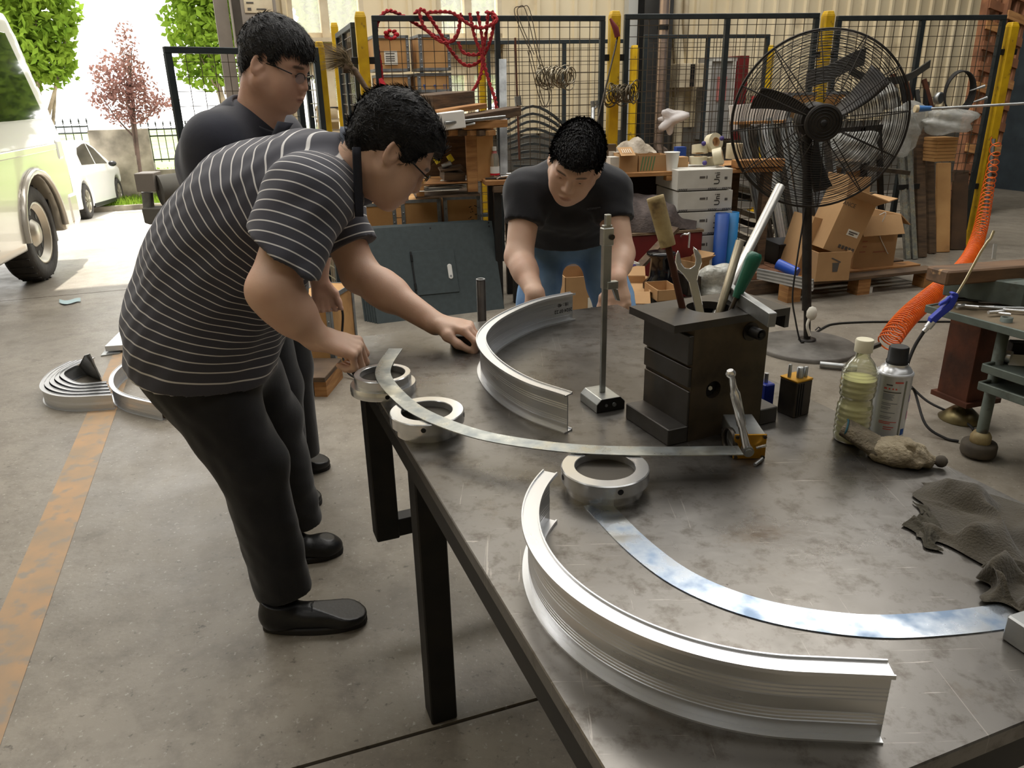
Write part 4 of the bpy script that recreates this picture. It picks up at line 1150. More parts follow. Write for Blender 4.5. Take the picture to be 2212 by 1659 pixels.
stripe = np.where(isS, np.where(near_, sr, sl2)+5.0, st+5.0)
shirt1 = np_mesh('polo_shirt', Vs, Fs, M_stripe, p1, attrs={'stripe': stripe})
# sleeve hems
M_hem = mat('dark_jersey_trim', (54, 54, 64), rough=.85)
# collar
M_collar1 = mat('grey_blue_collar', (92, 98, 112), (80, 86, 98), scale=30, rough=.85)
cdir = (neck1-P(735, 365, 1.79)).normalized()
# --- head
hc1 = P(846, 324, 1.74)
H1 = head_frame(hc1, (.68, .26, -.70), (.66, .20, .74), R(0))
Vh, Fh, lip, brow = head(H1, neck1-cdir*.03, .060, .004)
neckC = neck1
cm = MB(); cb = neck1-cdir*.012
t1 = Vector((0, 0, 1)); cx_ = cdir.cross(t1).normalized(); cy_ = cdir.cross(cx_)
def colr(u, v):
    a = 2*PI*u; r_ = (.070+.006*v)*(1+.06*math.cos(a)); return cb+(cx_*math.cos(a)+cy_*math.sin(a))*r_+cdir*(-.028+.060*v+.006*math.sin(a*2))
cm.grid(colr, 40, 3); cm.grid(lambda u, v: colr(u, 1)+(cx_*math.cos(2*PI*u)+cy_*math.sin(2*PI*u))*.012*v-cdir*.045*v*v, 40, 4)
cm.build('collar', M_collar1, shirt1, world=True, solid=.003)
# hanging collar point and placket in front of the throat
pl_ = MB(); a0_ = P(770, 345, 1.60); pl_.grid(lambda u, v: P(762+16*u+6*v, 318+150*v, 1.635+.02*u)+Vector((0, 0, 0)), 3, 8); pl_.build('placket', mat('dark_placket', (40, 42, 52), rough=.8), shirt1, world=True, solid=.004)
# --- arms (skin) and inner body
FA = Field((-.62, 1.30, .72), (-.20, 1.80, 1.16), .0031)
FA.op(cone(shR, elR, .056, .047), .02); FA.op(cone(elR, elR.lerp(wrR, .45), .047, .043), .02); FA.op(cone(elR.lerp(wrR, .3), wrR, .044, .029), .03)
FA.op(eseg(elR.lerp(wrR, .8), wrR+Vector((.012, .003, -.003)), (.024, .028), (.021, .030), (0, 0, 1)), .01)
hdR = (P(770, 752, 1.56)-wrR).normalized()
c_ = (R(52), R(78), R(52))
hand(FA, wrR, hdR, (-.15, .30, -1), (.1, .8, .35), (c_, (R(58), R(80), R(50)), (R(62), R(82), R(50)), (R(66), R(80), R(50))), ((.8, .5, .5), (.8, .7, -.2), (.6, .8, -.5)), 1.0)
VA, FAf = FA.nets()
FB = Field((-.50, 1.62, .74), (-.03, 2.12, 1.10), .0031)
FB.op(cone(shL, elL, .053, .047), .02); FB.op(cone(elL, elL.lerp(wrL, .4), .047, .042), .02); FB.op(cone(elL.lerp(wrL, .3), wrL, .042, .027), .03)
FB.op(eseg(elL.lerp(wrL, .85), wrL, (.021, .028), (.019, .028), (0, 0, 1)), .01)
hdL = (P(1012, 712, 1.745)-wrL).normalized()
hand(FB, wrL+Vector((0, 0, .004)), hdL, (-.1, 0, -1), (.12, -1, .08), ((R(30), R(62), R(30)), (R(38), R(66), R(34)), (R(46), R(70), R(36)), (R(52), R(72), R(36))), ((.9, .3, .7), (1, .55, .0), (1, .45, -.25)), .98)
VB, FBf = FB.nets()
# core under the clothes: trunk and legs, coarse
FC = Field((-1.0, 1.5, .05), (-.3, 2.25, 1.30), .014)
for a_, b_, r_, q_ in ((hip, P(520, 500, 1.85), .13, .13), (P(520, 500, 1.85), P(655, 400, 1.82), .12, .08), (P(655, 400, 1.82), neck1, .07, .055), (P(655, 400, 1.82), shR, .07, .06), (P(655, 400, 1.82), shL, .07, .06)): FC.op(cone(a_, b_, r_, q_), .04)
anR = Vector((-.640, 1.745, .09)); anL = Vector((-.690, 2.10, .09))
knR = Vector((-.665, 1.76, .46)); knL = Vector((-.70, 2.05, .46)); hpR = hip+Vector((.0, -.09, -.02)); hpL = hip+Vector((0, .09, -.02))
for a_, b_, c_ in ((hpR, knR, anR), (hpL, knL, anL)): FC.op(cone(a_, b_, .08, .05), .03); FC.op(cone(b_, c_, .05, .035), .03)
VC, FCf = FC.nets()
parts = [(tf(H1, Vh), Fh), (VA, FAf), (VB, FBf), (VC, FCf)]
Va, Fa = join(parts); z0 = np.zeros(len(Va)-len(Vh))
body1 = np_mesh('body', Va, Fa, M_skin1, p1, attrs={'lip': np.r_[lip, z0], 'brow': np.r_[brow, z0]})
eyes(H1, body1)
hair(H1, p1, [(-.2, -.085), (-.07, -.080), (-.045, -.060), (-.028, -.020), (-.012, .022), (.006, .012), (.014, -.012), (.03, -.004), (.045, .025), (.056, .050), (.075, .062), (.14, .066)], puff=.007, noise=.0025, seed=4, n=5200, length=.032, comb=(.5, -.9, .1))
M_glass = mat('spectacle_lens', (200, 205, 208), rough=.05, metal=0, trans=.9, alpha=.35)
M_frame = mat('spectacle_frame', (20, 20, 22), rough=.35)
def glasses(M, parent, down=0, label=None):
    g = MB(M)
    for s_ in (-1, 1):
        g.tube([(s_*.073, -.005, .004+down), (s_*.071, .04, .006+down), (s_*.066, .086, .004+down)], .0019, 6)
        g.tube([(s_*(.034+.021*math.cos(a)), .097-.004*math.cos(a), -.003+down+.015*math.sin(a)) for a in [2*PI*i/20 for i in range(11)]], .0014, 6)
    g.tube([(-.013, .098, .002+down), (0, .102, .004+down), (.013, .098, .002+down)], .0014, 6)
    o = g.build('glasses', M_frame, parent, world=True, label=label)
    for s_ in (-1, 1):
        l = MB(M); l.prism([(s_*(.034+.020*math.cos(a)), .0965-.004*math.cos(a), -.004+down+.0145*math.sin(a)) for a in [2*PI*i/20 for i in range(20)]], (0, .001, 0)); l.build('lens', M_glass, o, world=True)
    return o
glasses(H1, p1)
# --- trousers and shoes
F = Field((-1.04, 1.60, .06), (-.42, 2.24, .90), .0068)
F.op(eseg(hip+Vector((.02, 0, .02)), hip+Vector((.01, 0, -.12)), (.175, .15), (.18, .155), lat), .04)
for hp, kn, an in ((hpR, knR, anR), (hpL, knL, anL)):
    F.op(eseg(hp+Vector((.01, 0, -.05)), kn, (.105, .125), (.078, .088), lat), .05)
    F.op(eseg(kn, an+Vector((.01, 0, .01)), (.078, .086), (.066, .078), lat), .03)
F.op(wob(.010, 20, 11, 6, (0, 0, 1)), mode='off'); F.op(wob(.004, 46, 12, 6), mode='off')
F.op(plane((0, 0, .085), (0, 0, -1)), mode='and')
Vs, Fs = F.nets(); np_mesh('trousers', Vs, Fs, M_trouser, p1)
shoe(p1, G(560, 1376, 0)+Vector((0, .035, 0)), G(788, 1364, 0)+Vector((0, .045, 0)))
shoe(p1, G(590, 1225, 0)+Vector((0, .03, 0)), G(738, 1200, 0)+Vector((0, .03, 0)))

# ================================================================ person 2: dark shirt and glasses, standing behind
p2 = person('person', 'man in plain dark collared shirt and glasses standing behind the striped shirt man', (-.74, 2.35, 0))
hc2 = P(597, 140, 2.27)
H2 = head_frame(hc2, (.90, -.22, -.36), (.32, .02, .92), R(2))
neck2 = P(552, 258, 2.29)
Vh, Fh, lip, brow = head(H2, neck2+Vector((-.0, .01, -.02)), .064, .007)
M_navy = mat('dark_navy_shirt', (44, 46, 58), (52, 54, 66), scale=14, rough=.85, sheen=.2, bump=.06, bscale=300)
lat2 = Vector((.15, .985, 0)).normalized()
ch2 = P(512, 330, 2.34); be2 = Vector((-.82, 2.40, .98)); hp2 = Vector((-.80, 2.42, .86))
shR2 = P(470, 312, 2.17); shL2 = P(598, 300, 2.52); elR2 = P(470, 470, 2.14); elL2 = Vector((-.62, 2.60, .95))
F = Field((-1.16, 1.90, .72), (-.42, 2.74, 1.42), .0072)
F.op(eseg(be2, ch2, (.19, .135), (.205, .125), lat2), .05); F.op(eseg(ch2, neck2+Vector((-.02, 0, -.03)), (.19, .12), (.085, .08), lat2), .05)
F.op(eseg(hp2+Vector((0, 0, -.06)), be2, (.18, .14), (.19, .14), lat2), .05)
for sh, el in ((shR2, elR2), (shL2, elL2)): F.op(eseg(sh, sh.lerp(el, .72), (.080, .078), (.070, .068), (1, 0, 0)), .05)
F.op(cone(ch2.lerp(neck2, .55), shR2, .07, .075), .05); F.op(cone(ch2.lerp(neck2, .55), shL2, .07, .075), .05)
F.op(wob(.006, 24, 21, 6, (0, 0, 1)), mode='off')
Vs, Fs = F.nets(); shirt2 = np_mesh('polo_shirt', Vs, Fs, M_navy, p2)
nd = (hc2+Vector((-.02, 0, -.06))-neck2).normalized(); cx_ = nd.cross(Vector((1, 0, 0))).normalized(); cy_ = nd.cross(cx_)
cm = MB()
def col2(u, v):
    a = 2*PI*u; f_ = max(0, math.cos(a-R(-90)))
    return neck2-nd*.015+(cx_*math.cos(a)+cy_*math.sin(a))*(.073+.004*v)+nd*(-.02+.055*v)
cm.grid(col2, 40, 3); cm.grid(lambda u, v: col2(u, 1)+(cx_*math.cos(2*PI*u)+cy_*math.sin(2*PI*u))*.022*v-nd*.055*v*v, 40, 4)
cm.build('collar', M_navy, shirt2, world=True, solid=.003)
cp = MB(); cp.grid(lambda u, v: P(600+34*v-26*u, 262+4*v+58*u*(1-.35*v), 2.11), 3, 3); cp.build('collar_point', M_navy, shirt2, world=True, solid=.004)
FA = Field((-1.0, 1.88, .62), (-.40, 2.75, 1.30), .007)
wr2 = Vector((-.82, 2.12, .74)); wl2 = Vector((-.66, 2.62, .74))
for sh, el, w_ in ((shR2, elR2, wr2), (shL2, elL2, wl2)):
    FA.op(cone(sh, el, .055, .046), .02); FA.op(cone(el, w_, .045, .03), .02)
    hand(FA, w_, (.1, 0, -1), (0, .2 if w_ is wr2 else -.2, 0) if False else (.3, .9 if w_ is wr2 else -.9, 0), (1, -.2, 0), [(R(15), R(25), R(20))]*4, ((.9, .1, .6), (1, .2, .2), (1, .2, .1)), 1)
VA, FAf = FA.nets()
FC = Field((-1.0, 2.0, .05), (-.45, 2.6, 1.35), .014)
for a_, b_, r_, q_ in ((hp2, ch2, .12, .10), (ch2, neck2, .09, .055), (ch2, shR2, .07, .06), (ch2, shL2, .07, .06)): FC.op(cone(a_, b_, r_, q_), .04)
a2R, a2L = Vector((-.78, 2.36, .09)), Vector((-.80, 2.60, .09)); k2R, k2L = Vector((-.76, 2.33, .46)), Vector((-.78, 2.52, .46))
for s_, b_, c_ in ((-.08, k2R, a2R), (.08, k2L, a2L)): FC.op(cone(hp2+lat2*s_, b_, .08, .05), .03); FC.op(cone(b_, c_, .05, .035), .03)
VC, FCf = FC.nets()
Va, Fa = join([(tf(H2, Vh), Fh), (VA, FAf), (VC, FCf)]); z0 = np.zeros(len(Va)-len(Vh))
body2 = np_mesh('body', Va, Fa, M_skin2, p2, attrs={'lip': np.r_[lip, z0], 'brow': np.r_[brow, z0]})
eyes(H2, body2)
hair(H2, p2, [(-.2, -.062), (-.07, -.058), (-.045, -.045), (-.030, -.015), (-.012, .030), (.006, .024), (.012, .004), (.022, .004), (.034, .030), (.048, .048), (.07, .052), (.14, .050)], puff=.007, noise=.002, seed=9, n=5200, length=.030, comb=(.1, .9, -.5))
glasses(H2, p2, down=-.004, label='dark half-rim glasses with clear lenses')
F = Field((-1.02, 2.10, .06), (-.52, 2.72, .94), .008)
F.op(eseg(hp2+Vector((0, 0, .03)), hp2+Vector((0, 0, -.1)), (.17, .13), (.17, .14), lat2), .04)
for s_, kn, an in ((-.085, k2R, a2R), (.085, k2L, a2L)):
    F.op(eseg(hp2+lat2*s_+Vector((0, 0, -.05)), kn, (.095, .105), (.075, .08), lat2), .04); F.op(eseg(kn, an, (.073, .08), (.065, .075), lat2), .03)
F.op(wob(.008, 20, 31, 6, (0, 0, 1)), mode='off'); F.op(plane((0, 0, .085), (0, 0, -1)), mode='and')
Vs, Fs = F.nets(); np_mesh('trousers', Vs, Fs, M_trouser, p2)
tip = G(692, 1098, 0)+Vector((0, .03, 0)); shoe(p2, tip+Vector((-.265, -.0, 0)), tip)
shoe(p2, tip+Vector((-.29, .24, 0)), tip+Vector((-.03, .28, 0)))

# ================================================================ person 3: black polo and jeans, bending behind the table
p3 = person('person', 'man in black polo shirt and blue jeans bending forward behind the far table edge', (.22, 2.78, 0))
hc3 = P(1242, 354, 2.44)
H3 = head_frame(hc3, (-.24, -.80, -.53), (.06, -.50, .86), R(-7))
neck3 = P(1240, 380, 2.58)
Vh, Fh, lip, brow = head(H3, neck3+Vector((0, .03, -.01)), .062, .004)
M_blackshirt = mat('black_cotton_shirt', (25, 26, 31), (31, 32, 38), scale=14, rough=.8, sheen=.15, bump=.06, bscale=300)
lat3 = Vector((1, .0, 0))
ch3 = P(1228, 428, 2.68); be3 = P(1222, 478, 2.82); hp3 = Vector((.235, 2.90, .80))
shI = P(1139, 415, 2.60); shJ = P(1316, 412, 2.60); elI = P(1121, 555, 2.50); elJ = P(1340, 548, 2.50)
wI = P(1156, 636, 2.33); wJ = P(1332, 604, 2.36)
F = Field((-.12, 2.36, .68), (.58, 3.16, 1.26), .0068)
F.op(eseg(hp3+Vector((0, -.02, .04)), be3, (.170, .13), (.175, .135), lat3), .05); F.op(eseg(be3, ch3, (.175, .135), (.190, .115), lat3), .05)
F.op(eseg(ch3, neck3+Vector((0, .05, -.01)), (.18, .10), (.10, .08), lat3), .05)
for sh, el in ((shI, elI), (shJ, elJ)):
    F.op(cone(ch3.lerp(neck3, .9), sh, .072, .068), .05)
F2 = Field(F.lo, F.lo+(F.n-1)*F.h, F.h)
for sh, el in ((shI, elI), (shJ, elJ)):
    d = (el-sh).normalized(); c = sh.lerp(el, .50)
    F2.op(eseg(sh, c+d*.03, (.072, .070), (.066, .062), (1, 0, 0)), .02)
    cutp = plane(c, d)
    def sl_(x, y, z, cutp=cutp, c=c): return np.where(((x-c.x)**2+(y-c.y)**2+(z-c.z)**2) < .13**2, cutp(x, y, z), -1.)
    sl_.lo = sl_.hi = None
    F2.op(sl_, mode='and')
A = F.D; k_ = .03; hh = np.maximum(k_-np.abs(A-F2.D), 0)/k_; F.D = np.minimum(A, F2.D)-hh*hh*k_/4
F.op(wob(.009, 22, 41, 6, (0, -.6, 1)), mode='off'); F.op(wob(.003, 60, 43, 6), mode='off')
F.op(plane(P(1222, 532, 2.74), (0, .30, -1)), mode='and')
Vs, Fs = F.nets(); shirt3 = np_mesh('polo_shirt', Vs, Fs, M_blackshirt, p3)
nd = (hc3+Vector((0, .03, -.04))-neck3).normalized(); cx_ = Vector((1, 0, 0)); cy_ = nd.cross(cx_).normalized()
cm = MB()
def col3(u, v):
    a = 2*PI*u; return neck3+Vector((0, .02, -.012))+(cx_*math.cos(a)+cy_*math.sin(a))*(.072+.004*v)+nd*(-.02+.045*v)
cm.grid(col3, 40, 3); cm.grid(lambda u, v: col3(u, 1)+(cx_*math.cos(2*PI*u)+cy_*math.sin(2*PI*u))*.026*v-nd*.04*v*v, 40, 4)
cm.build('collar', M_blackshirt, shirt3, world=True, solid=.003)
FA = Field((-.06, 2.15, .66), (.52, 2.74, 1.14), .0035)
for sh, el, w_ in ((shI, elI, wI), (shJ, elJ, wJ)):
    FA.op(cone(sh, el, .054, .045), .02); FA.op(cone(el, el.lerp(w_, .4), .045, .041), .02); FA.op(cone(el.lerp(w_, .3), w_, .041, .028), .02)
hand(FA, wJ, (.10, -.35, -1), (.1, .9, -.4), (-1, -.15, 0), ((R(8), R(18), R(12)), (R(12), R(20), R(14)), (R(14), R(22), R(14)), (R(16), R(24), R(16))), ((.8, .3, .8), (1, .2, .4), (1, .2, .2)), .98)
hand(FA, wI, (-.05, -.35, -1), (-.1, .9, -.4), (1, -.15, 0), ((R(8), R(18), R(12)), (R(12), R(20), R(14)), (R(14), R(22), R(14)), (R(16), R(24), R(16))), ((.8, .3, .8), (1, .2, .4), (1, .2, .2)), .98)
VA, FAf = FA.nets()
FC = Field((-.15, 2.3, .05), (.6, 3.1, 1.2), .014)
k3I, k3J = Vector((.075, 2.66, .46)), Vector((.415, 2.62, .46)); a3I, a3J = Vector((.06, 2.80, .09)), Vector((.44, 2.78, .09))
for a_, b_, r_, q_ in ((hp3, be3, .09, .09), (be3, ch3, .09, .07), (ch3, neck3+Vector((0, .03, 0)), .07, .05), (ch3, shI, .06, .055), (ch3, shJ, .06, .055)): FC.op(cone(a_, b_, r_, q_), .04)
for s_, b_, c_ in ((-.09, k3I, a3I), (.09, k3J, a3J)): FC.op(cone(hp3+lat3*s_, b_, .075, .05), .03); FC.op(cone(b_, c_, .05, .035), .03)
VC, FCf = FC.nets()
Va, Fa = join([(tf(H3, Vh), Fh), (VA, FAf), (VC, FCf)]); z0 = np.zeros(len(Va)-len(Vh))
body3 = np_mesh('body', Va, Fa, M_skin3, p3, attrs={'lip': np.r_[lip, z0], 'brow': np.r_[brow, z0]})
eyes(H3, body3)
hair(H3, p3, [(-.2, -.060), (-.07, -.055), (-.045, -.04), (-.030, -.01), (-.012, .030), (.006, .020), (.014, -.002), (.026, .004), (.040, .034), (.055, .050), (.07, .054), (.14, .052)], puff=.010, noise=.003, spike=.62, seed=14, n=8500, length=.019, comb=(0, .9, .3))
M_jean = mat('blue_denim', (118, 156, 198), (138, 172, 208), scale=7, rough=.85, bump=.12, bscale=500, c3=(92, 128, 174), s3=5, lo3=.5, hi3=.7)
F = Field((-.10, 2.44, .06), (.58, 3.14, .92), .0075)
F.op(eseg(hp3+Vector((0, 0, .07)), hp3+Vector((0, -.02, .03)), (.165, .10), (.172, .11), lat3), .04)
for s_, kn, an in ((-.095, k3I, a3I), (.095, k3J, a3J)):
    F.op(eseg(hp3+lat3*s_+Vector((0, 0, -.0)), kn, (.083, .10), (.070, .078), lat3), .03); F.op(eseg(kn, an, (.068, .075), (.060, .07), lat3), .03)
F.op(wob(.009, 26, 51, 6, (.3, -.5, 1)), mode='off'); F.op(wob(.003, 70, 52, 6), mode='off'); F.op(plane((0, 0, .085), (0, 0, -1)), mode='and')
Vs, Fs = F.nets(); je = np_mesh('jeans', Vs, Fs, M_jean, p3)
shoe(p3, Vector((.075, 2.85, 0)), Vector((.03, 2.59, 0))); shoe(p3, Vector((.435, 2.83, 0)), Vector((.49, 2.57, 0)))
# chest print
from mathutils.bvhtree import BVHTree
def on_surface(o, x, y):
    I = WM[o.name].inverted(); bv = BVHTree.FromPolygons([v.co for v in o.data.vertices], [tuple(p.vertices) for p in o.data.polygons])
    h_ = bv.ray_cast(I @ Vector((0, 0, HC)), ray(x, y)); return (WM[o.name] @ h_[0], h_[1]) if h_[0] is not None else (None, None)
pa, na = on_surface(shirt3, 1264, 451); pb, nb_ = on_surface(shirt3, 1302, 447)
if pa is not None and pb is not None:
    n_ = (na+nb_).normalized(); x_ = (pb-pa).normalized(); y_ = n_.cross(x_).normalized()
    text_part('octanorm', .013, Matrix.Translation((pa+pb)/2+n_*.002) @ basis(x_, y_, x_.cross(y_)).to_4x4(), mat('dim_grey_print', (92, 94, 100), rough=.7), shirt3, 'chest_lettering')
# ---------------------------------------------------------------- helpers for things seen face-on
CAM = Vector((0, 0, HC))
class VF:
    """upright face through the picture point (xl, yb) at distance Y, turned by ang"""
    def __init__(s, xl, yb, xr, yt, Y, ang=TH, floor=False):
        s.o = P(xl, yb, Y) if not floor else G(xl, yb, 0); s.dx = Vector((math.cos(ang), math.sin(ang), 0)); s.n = Vector((-math.sin(ang), math.cos(ang), 0))
        s.w = (s.hit(xr, yb)-s.o).dot(s.dx); s.h = (s.hit(xl, yt)-s.o).z
        s.M = Matrix.Translation(s.o) @ basis(s.dx, s.n, (0, 0, 1)).to_4x4()
    def hit(s, x, y, off=0):
        d = ray(x, y); o = s.o+s.n*off; t = (o-CAM).dot(s.n)/d.dot(s.n); return CAM+d*t
    def loc(s, x, y, off=0):
        q = s.M.inverted() @ s.hit(x, y, off); return q

# ---------------------------------------------------------------- mesh fence
def fence_panel(name, label, A, B, zt, zb, mid=(), rail=None, pitch=.078, fw=.036, group=None, wm=None, wr=.0022, rows=None):
    A = Vector((A[0], A[1], 0)); B = Vector((B[0], B[1], 0)); L_ = (B-A).length; dx = (B-A).normalized()
    M = Matrix.Translation(A) @ basis(dx, (-dx.y, dx.x, 0), (0, 0, 1)).to_4x4()
    t = thing(name, label, 'fence', M, group)
    m = MB(); m.box((L_/2, 0, zt-fw/2), (L_, fw, fw)); m.build('top_rail', M_meshframe, t, bev=.003)
    m = MB(); m.box((L_/2, 0, zb+fw/2), (L_, fw, fw)); m.build('bottom_rail', M_meshframe, t, bev=.003)
    for x in (fw/2, L_-fw/2)+tuple(mid):
        m = MB(); m.box((x, 0, (zt+zb)/2), (fw, fw, zt-zb-2*fw)); m.build('upright', M_meshframe, t)
    if rail:
        m = MB(); m.box((L_/2, 0, rail), (L_-2*fw, fw*.7, fw)); m.build('mid_rail', M_meshframe, t)
    m = MB(); nx = int((L_-2*fw)/pitch)
    for i in range(1, nx+1):
        x = fw+i*(L_-2*fw)/(nx+1); m.box((x, .004, (zt+zb)/2), (wr*2, wr*2, zt-zb-fw))
    nz = int((zt-zb)/pitch)
    for i in range(1, nz+1):
        z = zb+i*(zt-zb)/(nz+1); m.box((L_/2, -.002, z), (L_-fw, wr*2, wr*2))
    m.build('wire_mesh', wm or M_wire, t, kind='stuff')
    return t
def post(name, label, x, y, z1, w=.075, tabs=()):
    t = thing(name, label, 'post', rotz((x, y, 0), TH*.6), 'yellow fence posts')
    m = MB(); m.box((0, 0, z1/2), (w, w, z1)); m.build('post_body', M_yellow, t, bev=.006, seg=2)
    m = MB(); m.box((0, 0, z1+.012), (w*.98, w*.98, .03), taper=.75); m.build('post_cap', M_yellow, t, bev=.004)
    m = MB(); m.box((0, 0, .005), (w*1.9, w*1.9, .01)); m.build('base_plate', M_yellow, t)
    for z in tabs:
        for s_ in (-1, 1):
            m = MB(); m.box((s_*(w/2+.022), 0, z), (.045, .03, .045)); m.build('clamp', M_black, t, bev=.003)
    return t
zf = 1.85
PA, PB, PC, PD = P(777, 28, 5.72), P(1328, 26, 6.15), P(1790, 26, 6.42), P(2188, 50, 6.70)
labs = ('yellow square post left of the red rope', 'yellow square post with red-handled rod, middle of the fence', 'yellow square post behind the top of the fan', 'yellow square post at the dark wall end of the fence')
for p_, lb in zip((PA, PB, PC, PD), labs): post('fence_post', lb, p_.x, p_.y, p_.z-.02, tabs=(1.55, .5))
def fx(a, b, k): return (a.x+(b.x-a.x)*k, a.y+(b.y-a.y)*k)
def along(a, b, off):
    d = (Vector((b.x, b.y))-Vector((a.x, a.y))); L_ = d.length; d /= L_; return (a.x+d.x*off, a.y+d.y*off), (b.x-d.x*off, b.y-d.y*off), L_-2*off
a_, b_, L_ = along(PA, PB, .075)
fence_panel('mesh_fence_panel', 'dark framed wire mesh fence panel hung with red rope', a_, b_, 1.83, .10, mid=(L_*.52,), group='front fence panels')
a_, b_, L_ = along(PB, PC, .075)
fence_panel('mesh_fence_panel', 'dark framed wire mesh panel with the plastic bag, right of the middle post', a_, b_, 1.84, .10, mid=(L_*.52,), group='front fence panels')
a_, b_, L_ = along(PC, PD, .075)
fence_panel('mesh_fence_panel', 'dark framed wire mesh panel right of the fan in front of leaning pallets', a_, b_, 1.82, .10, mid=(L_*.50,), group='front fence panels')
# receding gate panels left of the first post
q0, q1 = P(727, 58, 6.9), P(762, 48, 5.85)
fence_panel('mesh_fence_panel', 'narrow wire mesh panel seen edge-on behind the broom', (q0.x, q0.y), (q1.x, q1.y), 1.80, .10, mid=(.5,), wr=.003)
q2 = P(722, 56, 7.05); post('fence_post', 'thin yellow post behind the edge-on mesh panel', q2.x, q2.y, q2.z, .06)
q3 = P(690, 100, 5.1); q4 = P(672, 105, 5.0)
post('fence_post', 'yellow post beside the broom, nearest the man with glasses', q3.x, q3.y, q3.z, .055)
# left open gate leaf standing across the doorway
g0, g1 = P(352, 100, 4.45), P(640, 98, 4.95)
fence_panel('mesh_gate_leaf', 'dark framed mesh gate leaf standing open before the doorway trees', (g0.x, g0.y), (g1.x, g1.y), g0.z, .01, rail=.66, fw=.034, wr=.0016)
g2, g3 = P(655, 100, 5.0), P(682, 102, 4.75)
fence_panel('mesh_gate_leaf', 'narrow mesh gate leaf seen edge-on beside the yellow post', (g2.x, g2.y), (g3.x, g3.y), g3.z, .01, fw=.03, wr=.0026, wm=mat('pale_wire', (150, 140, 110), rough=.5, metal=.4))
# second fence row further back
R0, R1, R2_, R3 = P(905, 118, 8.1), P(1368, 108, 8.5), P(1390, 108, 8.55), P(1660, 106, 8.9)
fence_panel('mesh_fence_panel', 'rear wire mesh panel seen through the front fence left of the middle post', (R0.x, R0.y), (R1.x-.06, R1.y), 1.80, .10, mid=(.68, 1.45), group='rear fence panels')
fence_panel('mesh_fence_panel', 'rear wire mesh panel in front of the red fire cabinet', (R2_.x, R2_.y), (R3.x, R3.y), 1.84, .10, mid=(.72,), group='rear fence panels')
q = P(1371, 104, 8.45); post('fence_post', 'thin yellow rear post right of the middle fence post', q.x, q.y, q.z, .07)
q = P(1664, 104, 8.9); post('fence_post', 'thin yellow rear post behind the left rim of the fan', q.x, q.y, q.z, .07)
q = P(1040, 120, 8.3); post('fence_post', 'thin yellow rear post behind the red rope bundle', q.x, q.y, q.z, .07)

# ---------------------------------------------------------------- red rope over the fence
M_rope = mat('red_rope', (176, 44, 48), (128, 30, 36), scale=60, rough=.8, bump=.5, bscale=90)
def rope(pts, label, r=.0115, n=10):
    c = [P(x, y, Y) for x, y, Y in pts]; c = spline(c, n); mb = MB()
    # two twisted strands
    for ph in (0, PI):
        q = []; s_ = 0
        for i, p in enumerate(c):
            if i: s_ += (c[i]-c[i-1]).length
            a = s_*95+ph; q.append(p+Vector((math.cos(a), 0, math.sin(a)))*r*.55)
        mb.tube(q, r*.72, 6)
    return single(mb, 'red_rope', M_rope, label, 'rope', 'red rope hung on the fence')
Yf = 5.80
def rp(*pts): return [(x, y, Yf+(k if k else 0)) for (x, y, k) in pts]
rope(rp((828, 200, -.05), (822, 140, -.05), (814, 90, -.05), (815, 50, -.05), (835, 24, -.04), (862, 30, .0), (905, 55, .05), (960, 88, .05), (985, 80, .05), (996, 32, .04)), 'red rope loop hanging furthest left on the fence', n=14)
rope(rp((895, 28, -.04), (915, 22, -.02), (945, 62, .0), (975, 110, .02), (1005, 140, .02), (1035, 132, .0), (1058, 90, -.03), (1066, 40, -.04), (1050, 25, 0)), 'red rope sagging deepest in the middle of the fence', n=14)
rope(rp((905, 24, -.05), (918, 60, -.05), (950, 88, -.05), (972, 90, -.05), (990, 68, -.05), (994, 30, -.04)), 'short red rope loop close under the top rail', n=12)
rope(rp((925, 26, -.06), (975, 27, -.06), (1010, 50, -.06), (1040, 60, -.06), (1072, 45, -.06), (1062, 25, -.03)), 'red rope running along the top rail', n=12)
rope(rp((1015, 28, -.05), (1026, 80, -.05), (1042, 125, -.05), (1036, 170, -.06), (1010, 215, -.08), (995, 240, -.1), (1035, 275, -.3)), 'red rope tail dropping onto the timber pile', n=12)
rope(rp((1032, 25, -.05), (1043, 90, -.05), (1046, 135, -.05), (1058, 180, -.06), (1070, 215, -.08), (1074, 250, -.1)), 'straight red rope tail right of the bundle', n=12)
rope(rp((990, 90, -.03), (1000, 112, -.03), (1020, 118, -.03), (1040, 112, -.03), (1050, 70, -.03), (1054, 26, -.04)), 'small red rope loop inside the bundle', n=10)
m = MB(); m.prism([P(818, 170, 5.7), P(824, 168, 5.7), P(842, 196, 5.66), P(822, 200, 5.66)], (0, .03, 0)); single(m, 'red_cloth_strip', mat('red_cloth', (170, 34, 44), rough=.9), 'red cloth strip hanging below the left rope', 'cloth')
m = MB(); b0 = P(845, 75, 5.75)
for i in range(7):
    a = i*.9; m.ball(b0+Vector((.035*math.cos(a), .01*math.sin(2*a), .025*math.sin(a))), (.022, .012, .016), 8, rot=rotm(a, 0, a))
single(m, 'red_bow', MATS['red_cloth'], 'crumpled red cloth bow on top of the upper left crate', 'cloth')

